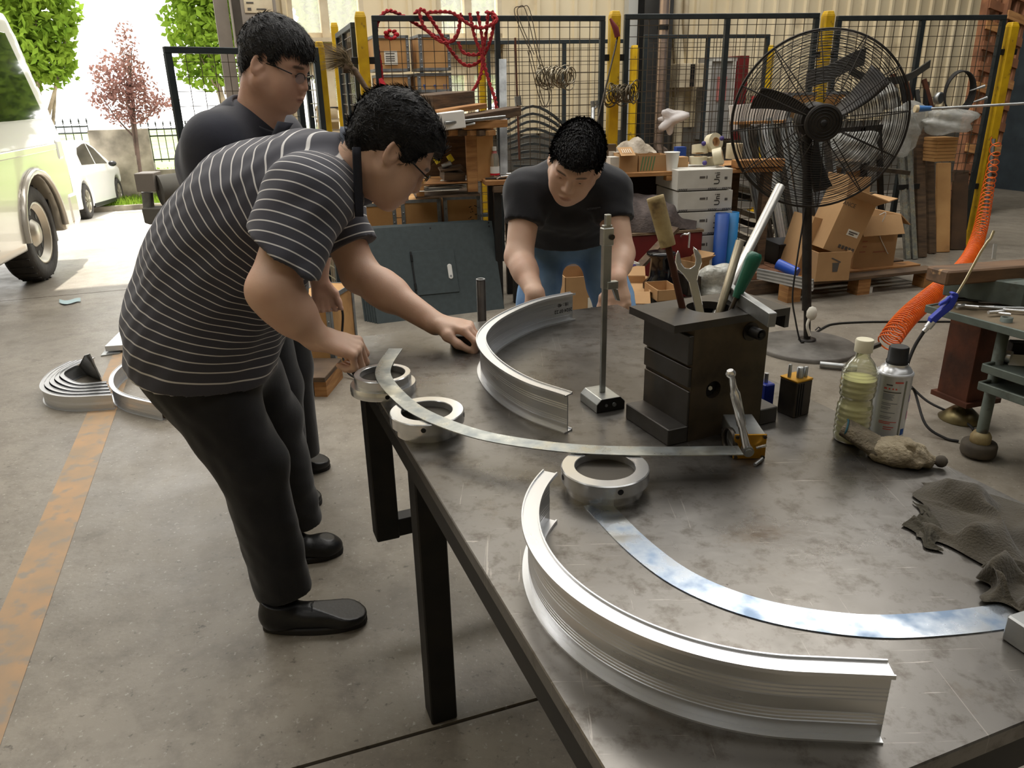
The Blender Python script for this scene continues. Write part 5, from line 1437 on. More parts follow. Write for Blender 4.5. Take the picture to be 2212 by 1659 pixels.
# ---------------------------------------------------------------- wire hoop bundles on the fence
def hoops(cx, cy, Y, n, r, spread, label, seed, m_):
    rs = random.Random(seed); mb = MB(); c0_ = P(cx, cy, Y)
    for i in range(n):
        k = (i/(n-1)-.5); c = c0_+Vector((k*spread, rs.uniform(-.02, .02), .5*k*rs.uniform(-.5, .5)*spread+rs.uniform(-.02, .02)))
        ax = Vector((rs.uniform(.3, 1), rs.uniform(-1, -.2), rs.uniform(-.35, .35))).normalized(); u = ax.orthogonal().normalized(); v = ax.cross(u); rr = r*rs.uniform(.8, 1.1)
        mb.tube([c+(u*math.cos(2*PI*j/18)+v*math.sin(2*PI*j/18))*rr for j in range(18)], .004, 5, closed=True)
    return single(mb, 'wire_hoop_bundle', m_, label, 'wire coil', 'wire hoop bundles on the fence')
M_hoop = mat('bright_tinned_wire', (170, 162, 144), (120, 110, 92), scale=40, rough=.3, metal=.9)
hoops(1198, 166, 5.95, 26, .062, .22, 'bundle of shiny wire hoops hung mid-panel above the short-haired man', 3, M_hoop)
hoops(1342, 205, 6.0, 26, .058, .20, 'bundle of dull wire hoops hung at the middle yellow post', 5, mat('dull_wire', (120, 110, 92), (84, 76, 62), scale=30, rough=.45, metal=.8))
m = MB()
for (dx_, dy_, w_) in ((0, 0, 10), (6, 3, 14)):
    pts_ = spline([P(1148+dx_, 118, 5.9), P(1112+dx_, 30, 5.88), P(1122+dx_*1.5, 14, 5.88), P(1136+dx_*1.5, 24, 5.88), P(1160+dx_, 120, 5.9), P(1185+dx_, 200, 5.92), P(1178+dx_, 230, 5.92), P(1166+dx_, 215, 5.92), P(1140+dx_, 110, 5.9)], 8)
    m.tube(pts_, .003, 5)
single(m, 'hanging_wire', M_wire, 'long thin bent wire loops hooked over the fence rail', 'wire')
# rods leaning on the fence
m_ = thing('sealant_rod', 'thin dark rod with grey cylinder leaning on the mesh fence', 'rod', P(1122, 345, 5.6))
m = MB(); m.tube([P(1113, 82, 5.80), P(1116, 180, 5.75), P(1122, 345, 5.62)], .008, 6); m.build('rod', M_rust, m_, world=True)
m = MB(); m.cyl(P(1118, 208, 5.70), P(1120, 228, 5.70), .024, n=14); m.build('grey_cylinder', M_alu_dull, m_, world=True)
m = MB(); m.cyl(P(1120, 229, 5.70), P(1121, 240, 5.70), .016, n=12); m.build('wooden_ferrule', M_wood, m_, world=True)
t = thing('red_handled_rod', 'thin steel rod with red handle hooked at the middle yellow post', 'rod', P(1285, 285, 5.7))
m = MB(); m.tube([P(1285, 285, 5.7), P(1330, 100, 5.95), P(1334, 78, 5.97)], .007, 6); m.build('rod', M_steel_dark, t, world=True)
m = MB(); m.tube([P(1334, 80, 5.96), P(1330, 62, 5.96), P(1318, 40, 5.96)], [.02, .022, .008], 8); m.build('handle', M_red, t, world=True)
t = thing('long_spanner_bar', 'grey bar with hooked jaw standing behind the short-haired man', 'tool', P(1282, 290, 5.7))
m = MB(); m.tube([P(1280, 300, 5.65), P(1281, 232, 5.8)], .014, 8); m.tube(spline([P(1281, 232, 5.8), P(1280, 218, 5.8)], 3), .016, 8); m.tube(spline([P(1281, 236, 5.8), P(1289, 230, 5.8), P(1288, 217, 5.8)], 4), .009, 8); m.build('bar', M_alu_dull, t, world=True)
# plastic bag
def blob(label, cat, cx, cy, Y, r, seed, m_, name, amp=.3, sy=.5, sz=1.0):
    rs = np.random.RandomState(seed); c = P(cx, cy, Y); mb = MB(); n1, n2 = 28, 18; K = rs.randn(6, 3)*4.0; ph = rs.rand(6)*6
    def f(u, v):
        a = 2*PI*u; t_ = PI*v; d = np.array([math.sin(t_)*math.cos(a), math.sin(t_)*math.sin(a), math.cos(t_)])
        k = 1+amp*sum(math.sin(float(K[i]@d)+ph[i]) for i in range(6))/2.4
        return c+Vector((d[0]*r*k, d[1]*r*sy*k, d[2]*r*k*sz))
    mb.grid(f, n1, n2); return single(mb, name, m_, label, cat)
M_bag = mat('thin_white_plastic', (226, 220, 218), rough=.35, bump=.3, bscale=30, alpha=.8)
blob('crumpled white plastic bag caught on the mesh fence', 'plastic bag', 1447, 260, 6.2, .085, 4, M_bag, 'plastic_bag', .5, .4)

# ---------------------------------------------------------------- export crates with metal edging
M_edge = mat('galvanised_crate_edging', (150, 154, 156), (124, 128, 132), scale=20, rough=.5, metal=.6)
def crate(vf, depth, label, group, marks='', name='wooden_crate', parts=True):
    w, h = vf.w, vf.h; t = thing(name, label, 'crate', vf.M, group)
    m = MB(); m.box((w/2, depth/2, h/2), (w-.006, depth-.006, h-.006)); m.build('plywood_panels', M_ply, t)
    e = .022; m = MB()
    for x in (e/2, w-e/2):
        for y in (0, depth): m.box((x, y, h/2), (e, .006, h))
    for z in (e/2, h-e/2):
        for y in (0, depth): m.box((w/2, y, z), (w, .006, e))
    for x in (0, w):
        for z in (e/2, h-e/2): m.box((x, depth/2, z), (.006, depth, e))
        for y in (e/2, depth-e/2): m.box((x, y, h/2), (.006, e, h))
    m.build('metal_edging', M_edge, t)
    m = MB(); k = max(2, int(h/.05))
    for x in (e/2, w-e/2):
        for i in range(k): m.lathe([(.006, 0), (.004, .004), (0, .005)], (x, -.003, h*(i+.5)/k), (0, -1, 0), n=6)
    m.build('tab_rivets', M_edge, t, kind='stuff')
    if marks:
        m = MB()
        for i, x in enumerate((.18, .50, .80)):
            if i == 0:
                m.prism([(w*x+a*.012, -.0012, h*.30+b*.016) for a, b in ((-1, 1), (1, 1), (.6, -.1), (.15, -.5), (.15, -.9), (.6, -1.1), (-.6, -1.1), (-.15, -.9), (-.15, -.5), (-.6, -.1))], (0, .0012, 0))
            elif i == 1:
                m.prism([(w*x+a*.018, -.0012, h*.30+b*.014) for a, b in ((-1, 0), (-.7, .7), (0, 1), (.7, .7), (1, 0), (.1, .05), (.1, -1), (-.1, -1), (-.1, .05))], (0, .0012, 0))
            else:
                for dx_ in (-.009, .009): m.prism([(w*x+dx_+a*.005, -.0012, h*.30+b*.018) for a, b in ((-.3, -1), (.3, -1), (.3, .4), (1, .4), (0, 1), (-1, .4), (-.3, .4))], (0, .0012, 0))
        m.build('handling_marks', M_blue_ink, t)
    return t
# two by two behind the rope
grp = 'metal edged crates'
for i, (xl, yb, xr, yt, lb, mk) in enumerate(((822, 200, 888, 161, 'lower left crate with metal edging behind the red rope', ''), (905, 200, 976, 158, 'lower right crate with blue handling marks behind the red rope', 'm'), (812, 155, 886, 76, 'upper left crate with paper label behind the red rope', ''), (909, 153, 974, 74, 'upper right crate with metal edging behind the red rope', ''))):
    v_ = VF(xl, yb, xr, yt, 6.75); t = crate(v_, .32, lb, grp, mk)
    if i == 2:
        m = MB(); m.box((v_.w*.46, -.004, v_.h*.38), (v_.w*.38, .002, v_.h*.38)); m.build('paper_label', M_paper, t)
        m = MB()
        for zz in (.30, .36, .42, .50): m.box((v_.w*.44, -.0056, v_.h*zz), (v_.w*.26, .001, v_.h*.025))
        m.build('label_print', M_ink_soft, t)
v_ = VF(815, 330, 978, 200, 6.75); crate(v_, .34, 'wide crate carrying the crate stack behind the red rope, mostly hidden', None)
v_.M = Matrix.Translation((v_.o.x, v_.o.y, 0)) @ v_.M.to_3x3().to_4x4(); v_.h = v_.o.z-.002; crate(v_, .34, 'lowest wide crate on the floor behind the grey panels, mostly hidden', None)
for k, (xl, xr, yt) in enumerate(((783, 862, 440), (875, 957, 432), (965, 1041, 425))):
    v_ = VF(xl, 560, xr, yt, 5.25, R(8)); h_ = v_.h
    lb = ('crate with faint printing behind the grey panels, leftmost of the three', 'blank crate behind the grey panels, middle of the three', 'crate with brush marks behind the grey panels, rightmost of the three')[k]
    v2 = VF(xl, 560, xr, yt, 5.25, R(8)); t = crate(v2, .36, lb, grp, 'm' if k == 2 else '')
    if k == 2:
        o_ = Vector((v2.w*.72, -.002, v2.h*.80))
        m = MB(); rs = random.Random(2)
        for j in range(9):
            p_ = o_+Vector((rs.uniform(-.012, .03), 0, -.012*j+.02)); q_ = p_+Vector((rs.uniform(-.025, .025), 0, rs.uniform(-.012, .012))); m.bar(p_, q_, .001, .005)
        m.build('brush_writing', M_ink, t)
        for j, tx in enumerate(('',)): pass
    lo_ = VF(xl, 560, xr, yt, 5.25, R(8)); lo_.M = Matrix.Translation((v2.o.x, v2.o.y, 0)) @ lo_.M.to_3x3().to_4x4(); lo_.h = v2.o.z-.001
    if lo_.h > .05: crate(lo_, .36, 'lower crate on the floor under crate %s' % ('with faint printing', 'left blank', 'with brush marks')[k], grp)

# ---------------------------------------------------------------- timber rack on the crates
v_ = VF(902, 420, 1066, 282, 5.05, R(10)); w, h = v_.w, v_.h; D_ = .36
t = thing('timber_rack', 'raw plywood and timber shelf box standing on the crates', 'shelf', v_.M)
def L(x, y): return v_.loc(x, y)
for (xa, ya, xb, yb, nm, yo, dp) in ((898, 293, 1066, 278, 'top_rail', 0, .03), (1011, 415, 1029, 293, 'post', 0, .05), (900, 425, 915, 388, 'post', 0, .05), (912, 399, 1012, 394, 'shelf', .0, .34), (1029, 392, 1065, 293, 'side_panel', .004, .02), (898, 281, 1066, 278, 'top_board', 0, .36)):
    a_, b_ = L(xa, ya), L(xb, yb); m = MB(); m.box(((a_.x+b_.x)/2, yo+dp/2, (a_.z+b_.z)/2), (abs(b_.x-a_.x), dp, max(.006, abs(b_.z-a_.z)))); m.build(nm, M_ply if nm == 'side_panel' else M_wood, t, bev=.002)
a_, b_ = L(898, 395), L(1030, 280); m = MB(); m.box(((a_.x+b_.x)/2, D_, (a_.z+b_.z)/2), (b_.x-a_.x, .012, b_.z-a_.z)); m.build('back_board', M_wood_d, t)
a_, b_ = L(905, 425), L(1020, 418); m = MB(); m.box((w*.4, D_/2, b_.z-.012), (w*.85, D_, .012)); m.build('bottom_board', M_wood_d, t)
mt_y = mat('yellow_tape', (214, 196, 40), rough=.4)
for (x, y, r_, m_, lb) in ((944, 345, .020, mt_y, 'small yellow tape roll hanging inside the timber rack'), (973, 342, .018, mt_y, 'yellow spool hanging right inside the timber rack')):
    p_ = v_.hit(x, y, .12); m = MB(); m.cyl(p_+Vector((-.012, 0, .02)), p_+Vector((.012, 0, -.02)), r_, n=14); single(m, 'tape_spool', m_, lb, 'spool')
p_ = v_.hit(965, 356, .1); m = MB(); m.cyl(p_+Vector((-.03, 0, -.01)), p_+Vector((.03, 0, .01)), .018, n=14); single(m, 'grey_spool', M_alu_dull, 'grey cylinder lying in the timber rack below the yellow spools', 'spool')
p_ = v_.hit(978, 388, .12); m = MB(); m.box(p_+Vector((0, 0, .03)), (.14, .14, .05), rotm(.1, .08, .3)); m.box(p_+Vector((-.01, -.01, .075)), (.15, .12, .012), rotm(.1, -.1, .2)); single(m, 'scrap_block', M_wood_d, 'dark wooden scrap block on the shelf of the timber rack', 'block')
rs = random.Random(5)
for i in range(7):
    p_ = L(930+i*9, 414-i*1.5); m = MB(v_.M); m.box((p_.x+.05, .04+.02*i, p_.z+.005+i*.004), (.26, .10, .004), rotm(0, rs.uniform(-.06, .06), rs.uniform(-.3, .3)))
    single(m, 'aluminium_offcut', M_alu_dull if i % 2 else M_paper, 'thin offcut sheet fanned under the timber rack shelf, %s from the left' % ORDN[i], 'offcut', 'fanned offcuts under the timber rack')
# timber and foam on top
def plank(x0, y0, x1, y1, Y0, Y1, wd, th, m_, label, name='timber_plank', grp_=None):
    m = MB(); m.bar(P(x0, y0, Y0), P(x1, y1, Y1), wd, th); return single(m, name, m_, label, 'plank', grp_, bev=.003)
plank(880, 253, 1042, 228, 4.95, 5.25, .12, .030, M_wood, 'pale rough plank on the timber rack pile, topmost')
plank(905, 222, 995, 212, 5.2, 5.5, .26, .09, M_wood_d, 'thick weathered board behind the pale plank')
plank(985, 262, 1110, 240, 5.0, 5.35, .14, .055, M_wood_d, 'brown board under the red rope tail on the pile')
plank(960, 266, 1090, 252, 4.9, 5.1, .04, .018, M_alu_dull, 'white metal strip lying along the timber pile', 'metal_strip')
plank(1000, 272, 1094, 266, 5.02, 5.1, .06, .045, M_wood, 'short square timber at the right of the pile')
plank(930, 281, 1025, 266, 4.98, 5.02, .10, .012, M_alu, 'flat aluminium plate under the white foam block', 'metal_strip')
for i in range(7):
    plank(925+i*20, 288, 940+i*20, 286, 5.0+.01*i, 5.04+.01*i, .10, .034, M_wood_d if i % 2 else M_wood, 'short timber offcut under the plate on the rack, %s from the left' % ORDN[i], 'timber_offcut', 'timber offcuts on the rack')
m = MB(); a_ = P(972, 260, 4.98); m.box(a_, (.17, .14, .10), rotm(0, R(-5), R(10))); single(m, 'foam_block', mat('white_foam', (232, 230, 226), rough=.9), 'white foam block on the timber pile behind the man\'s head', 'foam block', bev=.004)
# lower bench right of the rack with hand tools and juice bottle
v_ = VF(1060, 470, 1125, 395, 5.0, R(10))
t = thing('tool_stand', 'rough timber stand with dark legs between the rack and the man in black', 'stand', v_.M)
m = MB(); m.box((v_.w/2, .15, v_.h), (v_.w+.06, .34, .03)); m.build('top_board', M_wood, t, bev=.003)
m = MB(); m.box((v_.w/2, .0, v_.h-.04), (v_.w*.8, .05, .04)); m.build('front_rail', M_wood_d, t, bev=.003)
zb_ = -v_.o.z
for x in (.05, v_.w-.03):
    for y in (.03, .28): m = MB(); m.box((x, y, (v_.h-.015+zb_)/2), (.045, .045, v_.h-.015-zb_)); m.build('leg', M_black, t)
b_ = v_.hit(1069, 372, .12); t = thing('drink_bottle', 'small clear drink bottle with red cap on the timber stand', 'bottle', Matrix.Translation((b_.x, b_.y, v_.o.z+v_.h+.015)))
m = MB(); m.lathe([(.028, 0), (.030, .01), (.030, .11), (.026, .14), (.012, .17), (.012, .18)], n=20); m.build('bottle_wall', M_pet, t)
m = MB(); m.lathe([(.0305, .03), (.0305, .075)], n=20); m.f = m.f[:-2]; m.sm = m.sm[:-2]; m.mi = m.mi[:-2]; m.build('label_band', M_white, t)
for z in (.020, .155): m = MB(); m.lathe([(.031 if z < .1 else .0185, z), (.031 if z < .1 else .0135, z+.012)], n=20); m.build('red_band', mat('bright_red', (200, 30, 44), rough=.5), t)
m = MB(); m.cyl((0, 0, .172), (0, 0, .195), .014, n=16); m.build('cap', M_white, t)
for i in range(6):
    a_ = v_.hit(1072+i*9, 388, .04+.03*(i % 3)); a_.z = v_.o.z+v_.h+.022+.004*i; d_ = Vector((math.cos(i*1.3), math.sin(i*1.3), .02*(i % 2))); m = MB(); m.tube([a_-d_*.07, a_, a_+d_*.07], [.006, .008, .005], 7)
    single(m, 'hand_tool', M_chrome if i % 2 else M_steel_dark, 'small hand tool jumbled on the timber stand, %s from the left' % ORDN[i], 'tool', 'hand tools on the timber stand')
# upright galvanised channel by the rack
m = MB(); m.bar(P(1089, 420, 5.3), P(1086, 128, 5.62), .05, .012, up=(0, 1, 0)); single(m, 'upright_channel', M_alu_dull, 'tall grey metal channel standing against the fence right of the rack', 'metal bar')

# ---------------------------------------------------------------- stack of grey door panels
M_panel = mat('dark_grey_powder_coat', (66, 76, 78), (60, 69, 71), scale=30, rough=.6)
bl, br = G(815, 700, 0), G(1090, 667, 0)
tl = P(790, 490, bl.y+.22); tr_ = P(1064, 476, br.y+.22)
X_ = (br-bl); W_ = X_.length; X_.normalize(); Zp = ((tl-bl)+(tr_-br))/2; Hh = Zp.length; Zp = (Zp-X_*Zp.dot(X_)*.0).normalized(); Np = X_.cross(Zp).normalized()*-1
Zp2 = Zp
for k in range(6):
    off = -Np*(-.022*k) if False else (-X_.cross(Zp))*(.020*k)
    o_ = bl+off+X_*(-.012*k); o_.z = max(0, o_.z)
    Mp = Matrix.Translation(o_) @ Matrix((tuple(X_)+(0,), tuple(-X_.cross(Zp))+(0,), tuple(Zp)+(0,), (0, 0, 0, 1))).transposed()
    lb = 'dark grey sheet panel with small hinged hatch leaning in front of its stack' if k == 0 else 'plain dark grey sheet panel, %s behind the hatch panel in the stack' % ORDN[k-1]
    t = thing('door_panel', lb, 'panel', Mp, 'leaning dark grey panels')
    m = MB(); m.box((W_/2, .007, Hh/2), (W_, .014, Hh)); m.build('sheet', M_panel, t, bev=.002)
    if k == 0:
        m = MB()
        for x, z in ((.03, .97), (.5, .96), (.97, .98), (.97, .94)): m.cyl((W_*x, -.001, Hh*z), (W_*x, -.0005, Hh*z), .006, n=8)
        m.build('screw_holes', M_blackpl, t)
        def pl(x, y):
            d = ray(x, y); n = -X_.cross(Zp); s_ = (bl-CAM).dot(n)/d.dot(n); return Mp.inverted() @ (CAM+d*s_)
        c4 = [pl(*p) for p in ((903, 638), (994, 627), (980, 532), (889, 545))]
        hx0, hx1 = (c4[0].x+c4[3].x)/2, (c4[1].x+c4[2].x)/2; hz0, hz1 = (c4[0].z+c4[1].z)/2, (c4[2].z+c4[3].z)/2
        m = MB(); m.box(((hx0+hx1)/2, -.004, (hz0+hz1)/2), (hx1-hx0, .006, hz1-hz0)); ht = m.build('hatch', M_panel, t, bev=.002)
        m = MB(); m.box((hx0-.004, -.004, (hz0+hz1)/2), (.008, .012, hz1-hz0)); m.build('shadow_gap', M_blackpl, t)
        for zz in (.2, .85):
            m = MB(); m.cyl((hx0-.004, -.010, hz0+(hz1-hz0)*zz-.02), (hx0-.004, -.010, hz0+(hz1-hz0)*zz+.02), .007, n=10); m.build('hinge', M_black, t)
        pc_ = pl(973, 584)
        m = MB(); m.prism([(pc_.x+.015*math.cos(a), -.012, pc_.z+(.034 if math.sin(a) > 0 else -.034)+.015*math.sin(a)) for a in [2*PI*i/24 for i in range(24)]], (0, .012, 0)); hn = m.build('latch_handle', M_white, ht, bev=.003, seg=2, label='white oval latch handle')
        m = MB(); m.cyl((pc_.x+.0, -.014, pc_.z-.03), (pc_.x, -.012, pc_.z-.03), .007, n=12); m.build('key_lock', M_alu_dull, t)
m = MB(); a_ = G(768, 650, 0); m.box(a_+Vector((.08, .25, .16)), (.03, .5, .34), rotm(R(-12), R(16), R(20))); single(m, 'dark_board', M_black, 'dark board leaning left of the grey panel stack', 'board', bev=.004)
# ---------------------------------------------------------------- long workbench behind the man in black
v_ = VF(1318, 372, 1690, 352, 5.35, R(12)); SZ = None
bq = P(1320, 375, 5.2); br_ = VF(1320, 375, 1690, 360, 5.2, R(9))
zt_ = bq.z
BM2 = Matrix.Translation((bq.x, bq.y, 0)) @ Matrix.Rotation(R(9), 4, 'Z'); BW = br_.w; BD = .62
t = thing('timber_workbench', 'long rough timber workbench crowded with small boxes and tape rolls', 'workbench', BM2)
m = MB(); m.box((BW/2-.1, BD/2, zt_-.014), (BW+.2, BD, .028)); m.build('top_board', M_wood, t, bev=.003)
m = MB(); m.box((BW*.40, .03, zt_-.045), (.20, .06, .03)); m.build('batten', M_wood, t, bev=.002)
m = MB(); m.box((BW*.86, .03, zt_+.03), (.34, .10, .05)); m.build('edge_timber', M_wood, t, bev=.003)
for x in (-.12, BW*.93):
    for y in (.06, BD-.06): m = MB(); m.box((x, y, (zt_-.028)/2), (.06, .06, zt_-.028)); m.build('leg', M_wood_d, t)
m = MB(); m.box((BW*.25, BD-.02, zt_*.5), (BW*.7, .02, zt_*.8)); m.build('back_board', mat('dark_brown_board', (52, 40, 36), (40, 32, 30), scale=3, rough=.9), t)
def on_bench(x, y0=.1):                      # point on the bench top under picture column x
    q = br_.loc(x, 370); return q.x, y0
def bbox(x0, x1, yt, yy, dep, m_, label, cat='box', name='cardboard_box', rot=0, open_=True, group=None, yb=366):
    a = br_.hit(x0, yb, yy); b = br_.hit(x1, yb, yy); c = br_.hit(x0, yt, yy)
    w = (b-a).dot(br_.dx); h = max(.03, c.z-zt_)
    M = Matrix.Translation((a.x, a.y, zt_)) @ Matrix.Rotation(R(9)+rot, 4, 'Z')
    t = thing(name, label, cat, M, group); tk = .004
    if open_:
        m = MB(); m.box((w/2, tk/2, h/2), (w, tk, h)); m.box((w/2, dep-tk/2, h/2), (w, tk, h)); m.box((tk/2, dep/2, h/2), (tk, dep-2*tk, h)); m.box((w-tk/2, dep/2, h/2), (tk, dep-2*tk, h)); m.box((w/2, dep/2, tk/2), (w-2*tk, dep-2*tk, tk))
    else: m = MB(); m.box((w/2, dep/2, h/2), (w, dep, h))
    m.build('box_body', m_, t)
    return t, w, h
t, w, h = bbox(1338, 1377, 333, .05, .14, M_card, 'small open brown box on the bench beside the man in black')
m = MB(); m.box((w*.35, .0, h+.015), (w*.8, .11, .003), rotm(R(25), 0, 0)); m.build('flap', M_card, t); m = MB()
for i in range(5): m.box((w*(.1+.11*i), -.012+.0, h+.020), (w*.03, .05, .0015), rotm(R(25), 0, 0))
m.build('flap_print', M_paper, t)
t, w, h = bbox(1380, 1442, 336, .04, .16, M_card, 'wide brown box with green patterned tape on the bench')
m = MB()
for i in range(5): m.prism([(w*(.04+.10*i), -.0012, h*.06), (w*(.08+.10*i), -.0012, h*.06), (w*(.16+.10*i), -.0012, h*.92), (w*(.12+.10*i), -.0012, h*.92)], (0, .0012, 0))
m.build('green_print', mat('faded_green_print', (92, 128, 88), rough=.8), t)
t, w, h = bbox(1318, 1340, 340, .06, .10, M_white_card, 'white box half hidden behind the shoulder of the man in black', open_=False)
t, w, h = bbox(1463, 1486, 340, .10, .10, M_card, 'small brown box behind the white cup on the bench', open_=False)
t, w, h = bbox(1311, 1330, 312, .30, .06, mat('brown_glass_card', (92, 78, 60), rough=.6), 'square jar with white label left on the bench', 'jar', 'label_jar', open_=False)
m = MB(); m.box((w/2, -.002, h*.45), (w*.7, .002, h*.55)); m.build('paper_label', M_paper, t)
def onb(x, yy): q = br_.hit(x, 366, yy); return Vector((q.x, q.y, zt_))
c = onb(1450, .05); t = thing('plastic_cup', 'white plastic cup standing on the workbench edge', 'cup', Matrix.Translation(c))
m = MB(); m.lathe([(.038, 0), (.050, .115), (.053, .117), (.053, .120), (.047, .118), (.036, .004), (0, .003)], n=24); m.build('cup_wall', M_white, t)
M_tape = mat('cream_tape', (214, 206, 180), (200, 190, 160), scale=10, rough=.4)
def roll(c, ax, r, w, label, m_=M_tape, logo=True):
    t = thing('tape_roll', label, 'tape roll', Matrix.Translation(c), 'tape rolls on the workbench'); ax = Vector(ax).normalized()
    m = MB(); m.lathe([(r*.52, -w/2), (r, -w/2), (r, w/2), (r*.52, w/2)], (0, 0, 0), ax, n=28, closed=True); o = m.build('tape', m_, t); k = o.modifiers.new('edge', 'EDGE_SPLIT'); k.split_angle = R(35)
    m = MB(); m.lathe([(r*.47, -w/2), (r*.52, -w/2-.001), (r*.52, w/2+.001), (r*.47, w/2)], (0, 0, 0), ax, n=24, closed=True); m.build('core', M_card, t)
    return t
M_tapeb = mat('violet_tape_badge', (72, 60, 120), rough=.5)
for (x, y, yy, ax, r_, w_, lb) in ((1508, 346, .12, (0, 0, 1), .060, .05, 'cream tape roll lying flat, lowest of the pile on the bench'), (1543, 348, .16, (0, 0, 1), .060, .05, 'cream tape roll lying flat right in the pile on the bench'), (1512, 322, .16, (0, .2, 1), .055, .055, 'cream tape roll upper left in the pile on the bench'),
                               (1541, 308, .14, (.5, -1, .25), .060, .055, 'big cream tape roll facing the camera on top of the pile'), (1551, 338, .03, (.9, -.3, .25), .055, .06, 'whitish tape roll standing tilted at the right of the pile'), (1586, 326, .2, (0, 0, 1), .055, .10, 'stack-high cream tape roll behind the fan rim')):
    c = br_.hit(x, y, yy); roll(c, ax, r_, w_, lb)
for (x, y, yy) in ((1522, 352, .03), (1520, 310, .10), (1559, 299, .1)):
    m = MB(); c = br_.hit(x, y, yy); m.lathe([(.016, 0), (.016, .003), (0, .0035)], c, (.1, -1, .2), n=18); single(m, 'round_sticker', M_tapeb, 'violet round sticker on the %s tape roll of the pile' % {352: 'lowest left', 310: 'upper left', 299: 'topmost'}[y], 'sticker', 'violet stickers on the tape rolls')
# scissors, cable, plates on the bench
t = thing('scissors', 'scissors with black handles lying on the bench edge', 'scissors', Matrix.Translation(onb(1520, .02)))
m = MB()
for x in (0, .11): m.tube([Vector((x+.045*math.cos(a), .02*math.sin(a), .008)) for a in [2*PI*i/16 for i in range(16)]], .006, 6, closed=True)
m.build('handles', M_blackpl, t); m = MB(); m.box((-.11, .0, .006), (.14, .012, .003)); m.box((-.11, .006, .010), (.14, .010, .003), rotm(0, 0, .08)); m.build('blades', M_chrome, t)
m = MB(); m.tube(spline([onb(1412, .22)+Vector((0, 0, .02)), onb(1430, .25)+Vector((0, 0, .07)), onb(1455, .25)+Vector((0, 0, .08)), onb(1472, .22)+Vector((0, 0, .03))], 6), .010, 6); single(m, 'curved_strip', M_alu_dull, 'arched grey strip behind the boxes on the bench', 'strip')
t, w, h = bbox(1460, 1480, 318, .25, .06, mat('blue_box_print', (34, 70, 150), rough=.5), 'small blue box at the back of the bench', open_=False)
a_ = onb(1350, .32); m = MB()
def crump(u, v): 
    return a_+Vector((.30*(u-.3), .16*(v-.5)+.02*math.sin(9*u), .10+.10*math.sin(PI*u)*math.sin(PI*v)+.012*math.sin(17*u+9*v)))
m.grid(crump, 16, 10); m.grid(lambda u, v: crump(u, 0)-Vector((0, 0, .09*v)), 16, 3); single(m, 'plastic_wrap', mat('dirty_translucent_plastic', (176, 164, 146), (150, 138, 120), scale=20, rough=.4, bump=.4, bscale=60), 'dirty translucent plastic heap at the back left of the bench', 'plastic wrap')
m = MB(); m.grid(lambda u, v: onb(1389, .2)+Vector((.08*(u-.5), .06*v, .05+.09*v*(1-.3*u))), 4, 4); single(m, 'paper_tissue', M_paper, 'white paper tissue standing up from a bench box', 'tissue')
for i in range(8):
    a_ = onb(1470+i*26, .04+.05*(i % 3))+Vector((0, 0, .008)); d_ = Vector((math.cos(i*2.1)*.9, .3*math.sin(i*1.7), 0)); m = MB(); m.bar(a_-d_*.06, a_+d_*.06, .018, .010)
    single(m, 'small_black_part', M_blackpl if i % 3 else M_steel_dark, 'small dark part on the workbench front, %s from the left' % ORDN[i], 'part', 'dark parts on the workbench')
# ---------------------------------------------------------------- white cartons
CW = VF(1460, 458, 1535, 412, 5.55, R(14))
def carton(xl, yb, xr, yt, Y, ang, dep, label, group='white striped cartons', stripe=True):
    v = VF(xl, yb, xr, yt, Y, ang); w, h = v.w, v.h
    t = thing('white_carton', label, 'carton', v.M, group)
    m = MB(); m.box((w/2, dep/2, h/2), (w-.003, dep, h-.003)); m.build('box_body', M_white_card, t, bev=.002)
    m = MB(); m.box((w/2, -.0008, h*.05), (w*.985, .001, h*.09)); m.build('tape_band', mat('grey_band', (150, 148, 144), rough=.6), t)
    m = MB()
    for s_, x0 in ((1, .56), (1, .82), (1, .03)):
        for i in range(5): x = w*(x0+.032*i); m.prism([(x, -.002, h*.01), (x+w*.014, -.002, h*.01), (x+w*.030, -.002, h*.10), (x+w*.016, -.002, h*.10)], (0, .001, 0))
    m.build('stripe_print', M_ink, t)
    Mx = v.M @ Matrix.Translation((w*.72, -.002, h*.55)) @ Matrix.Rotation(R(90), 4, 'X') @ Matrix.Rotation(R(90), 4, 'Z')
    text_part('Uni', h*.42, Mx, M_ink, t, 'carton_lettering', .0002)
    m = MB(); m.box((w*.45, -.0015, h*.62), (w*.10, .001, h*.10)); m.box((w*.53, -.0015, h*.62), (w*.02, .001, h*.14)); m.box((w*.88, -.0015, h*.55), (w*.05, .001, h*.12)); m.build('carton_marks', M_ink_soft, t)
    return v, t
for i, (yb, yt) in enumerate(((413, 368), (458, 415), (510, 460), (562, 512))):
    carton(1462, yb, 1580-(0 if i < 2 else 2), yt, 5.16, R(9), .42, 'white striped carton, %s in the stack under the workbench' % ('topmost', 'second from the top', 'third from the top', 'lowest seen')[i])
carton(1186, 640, 1218, 565, 4.35, R(12), .3, 'white striped carton seen between the legs of the man in jeans')
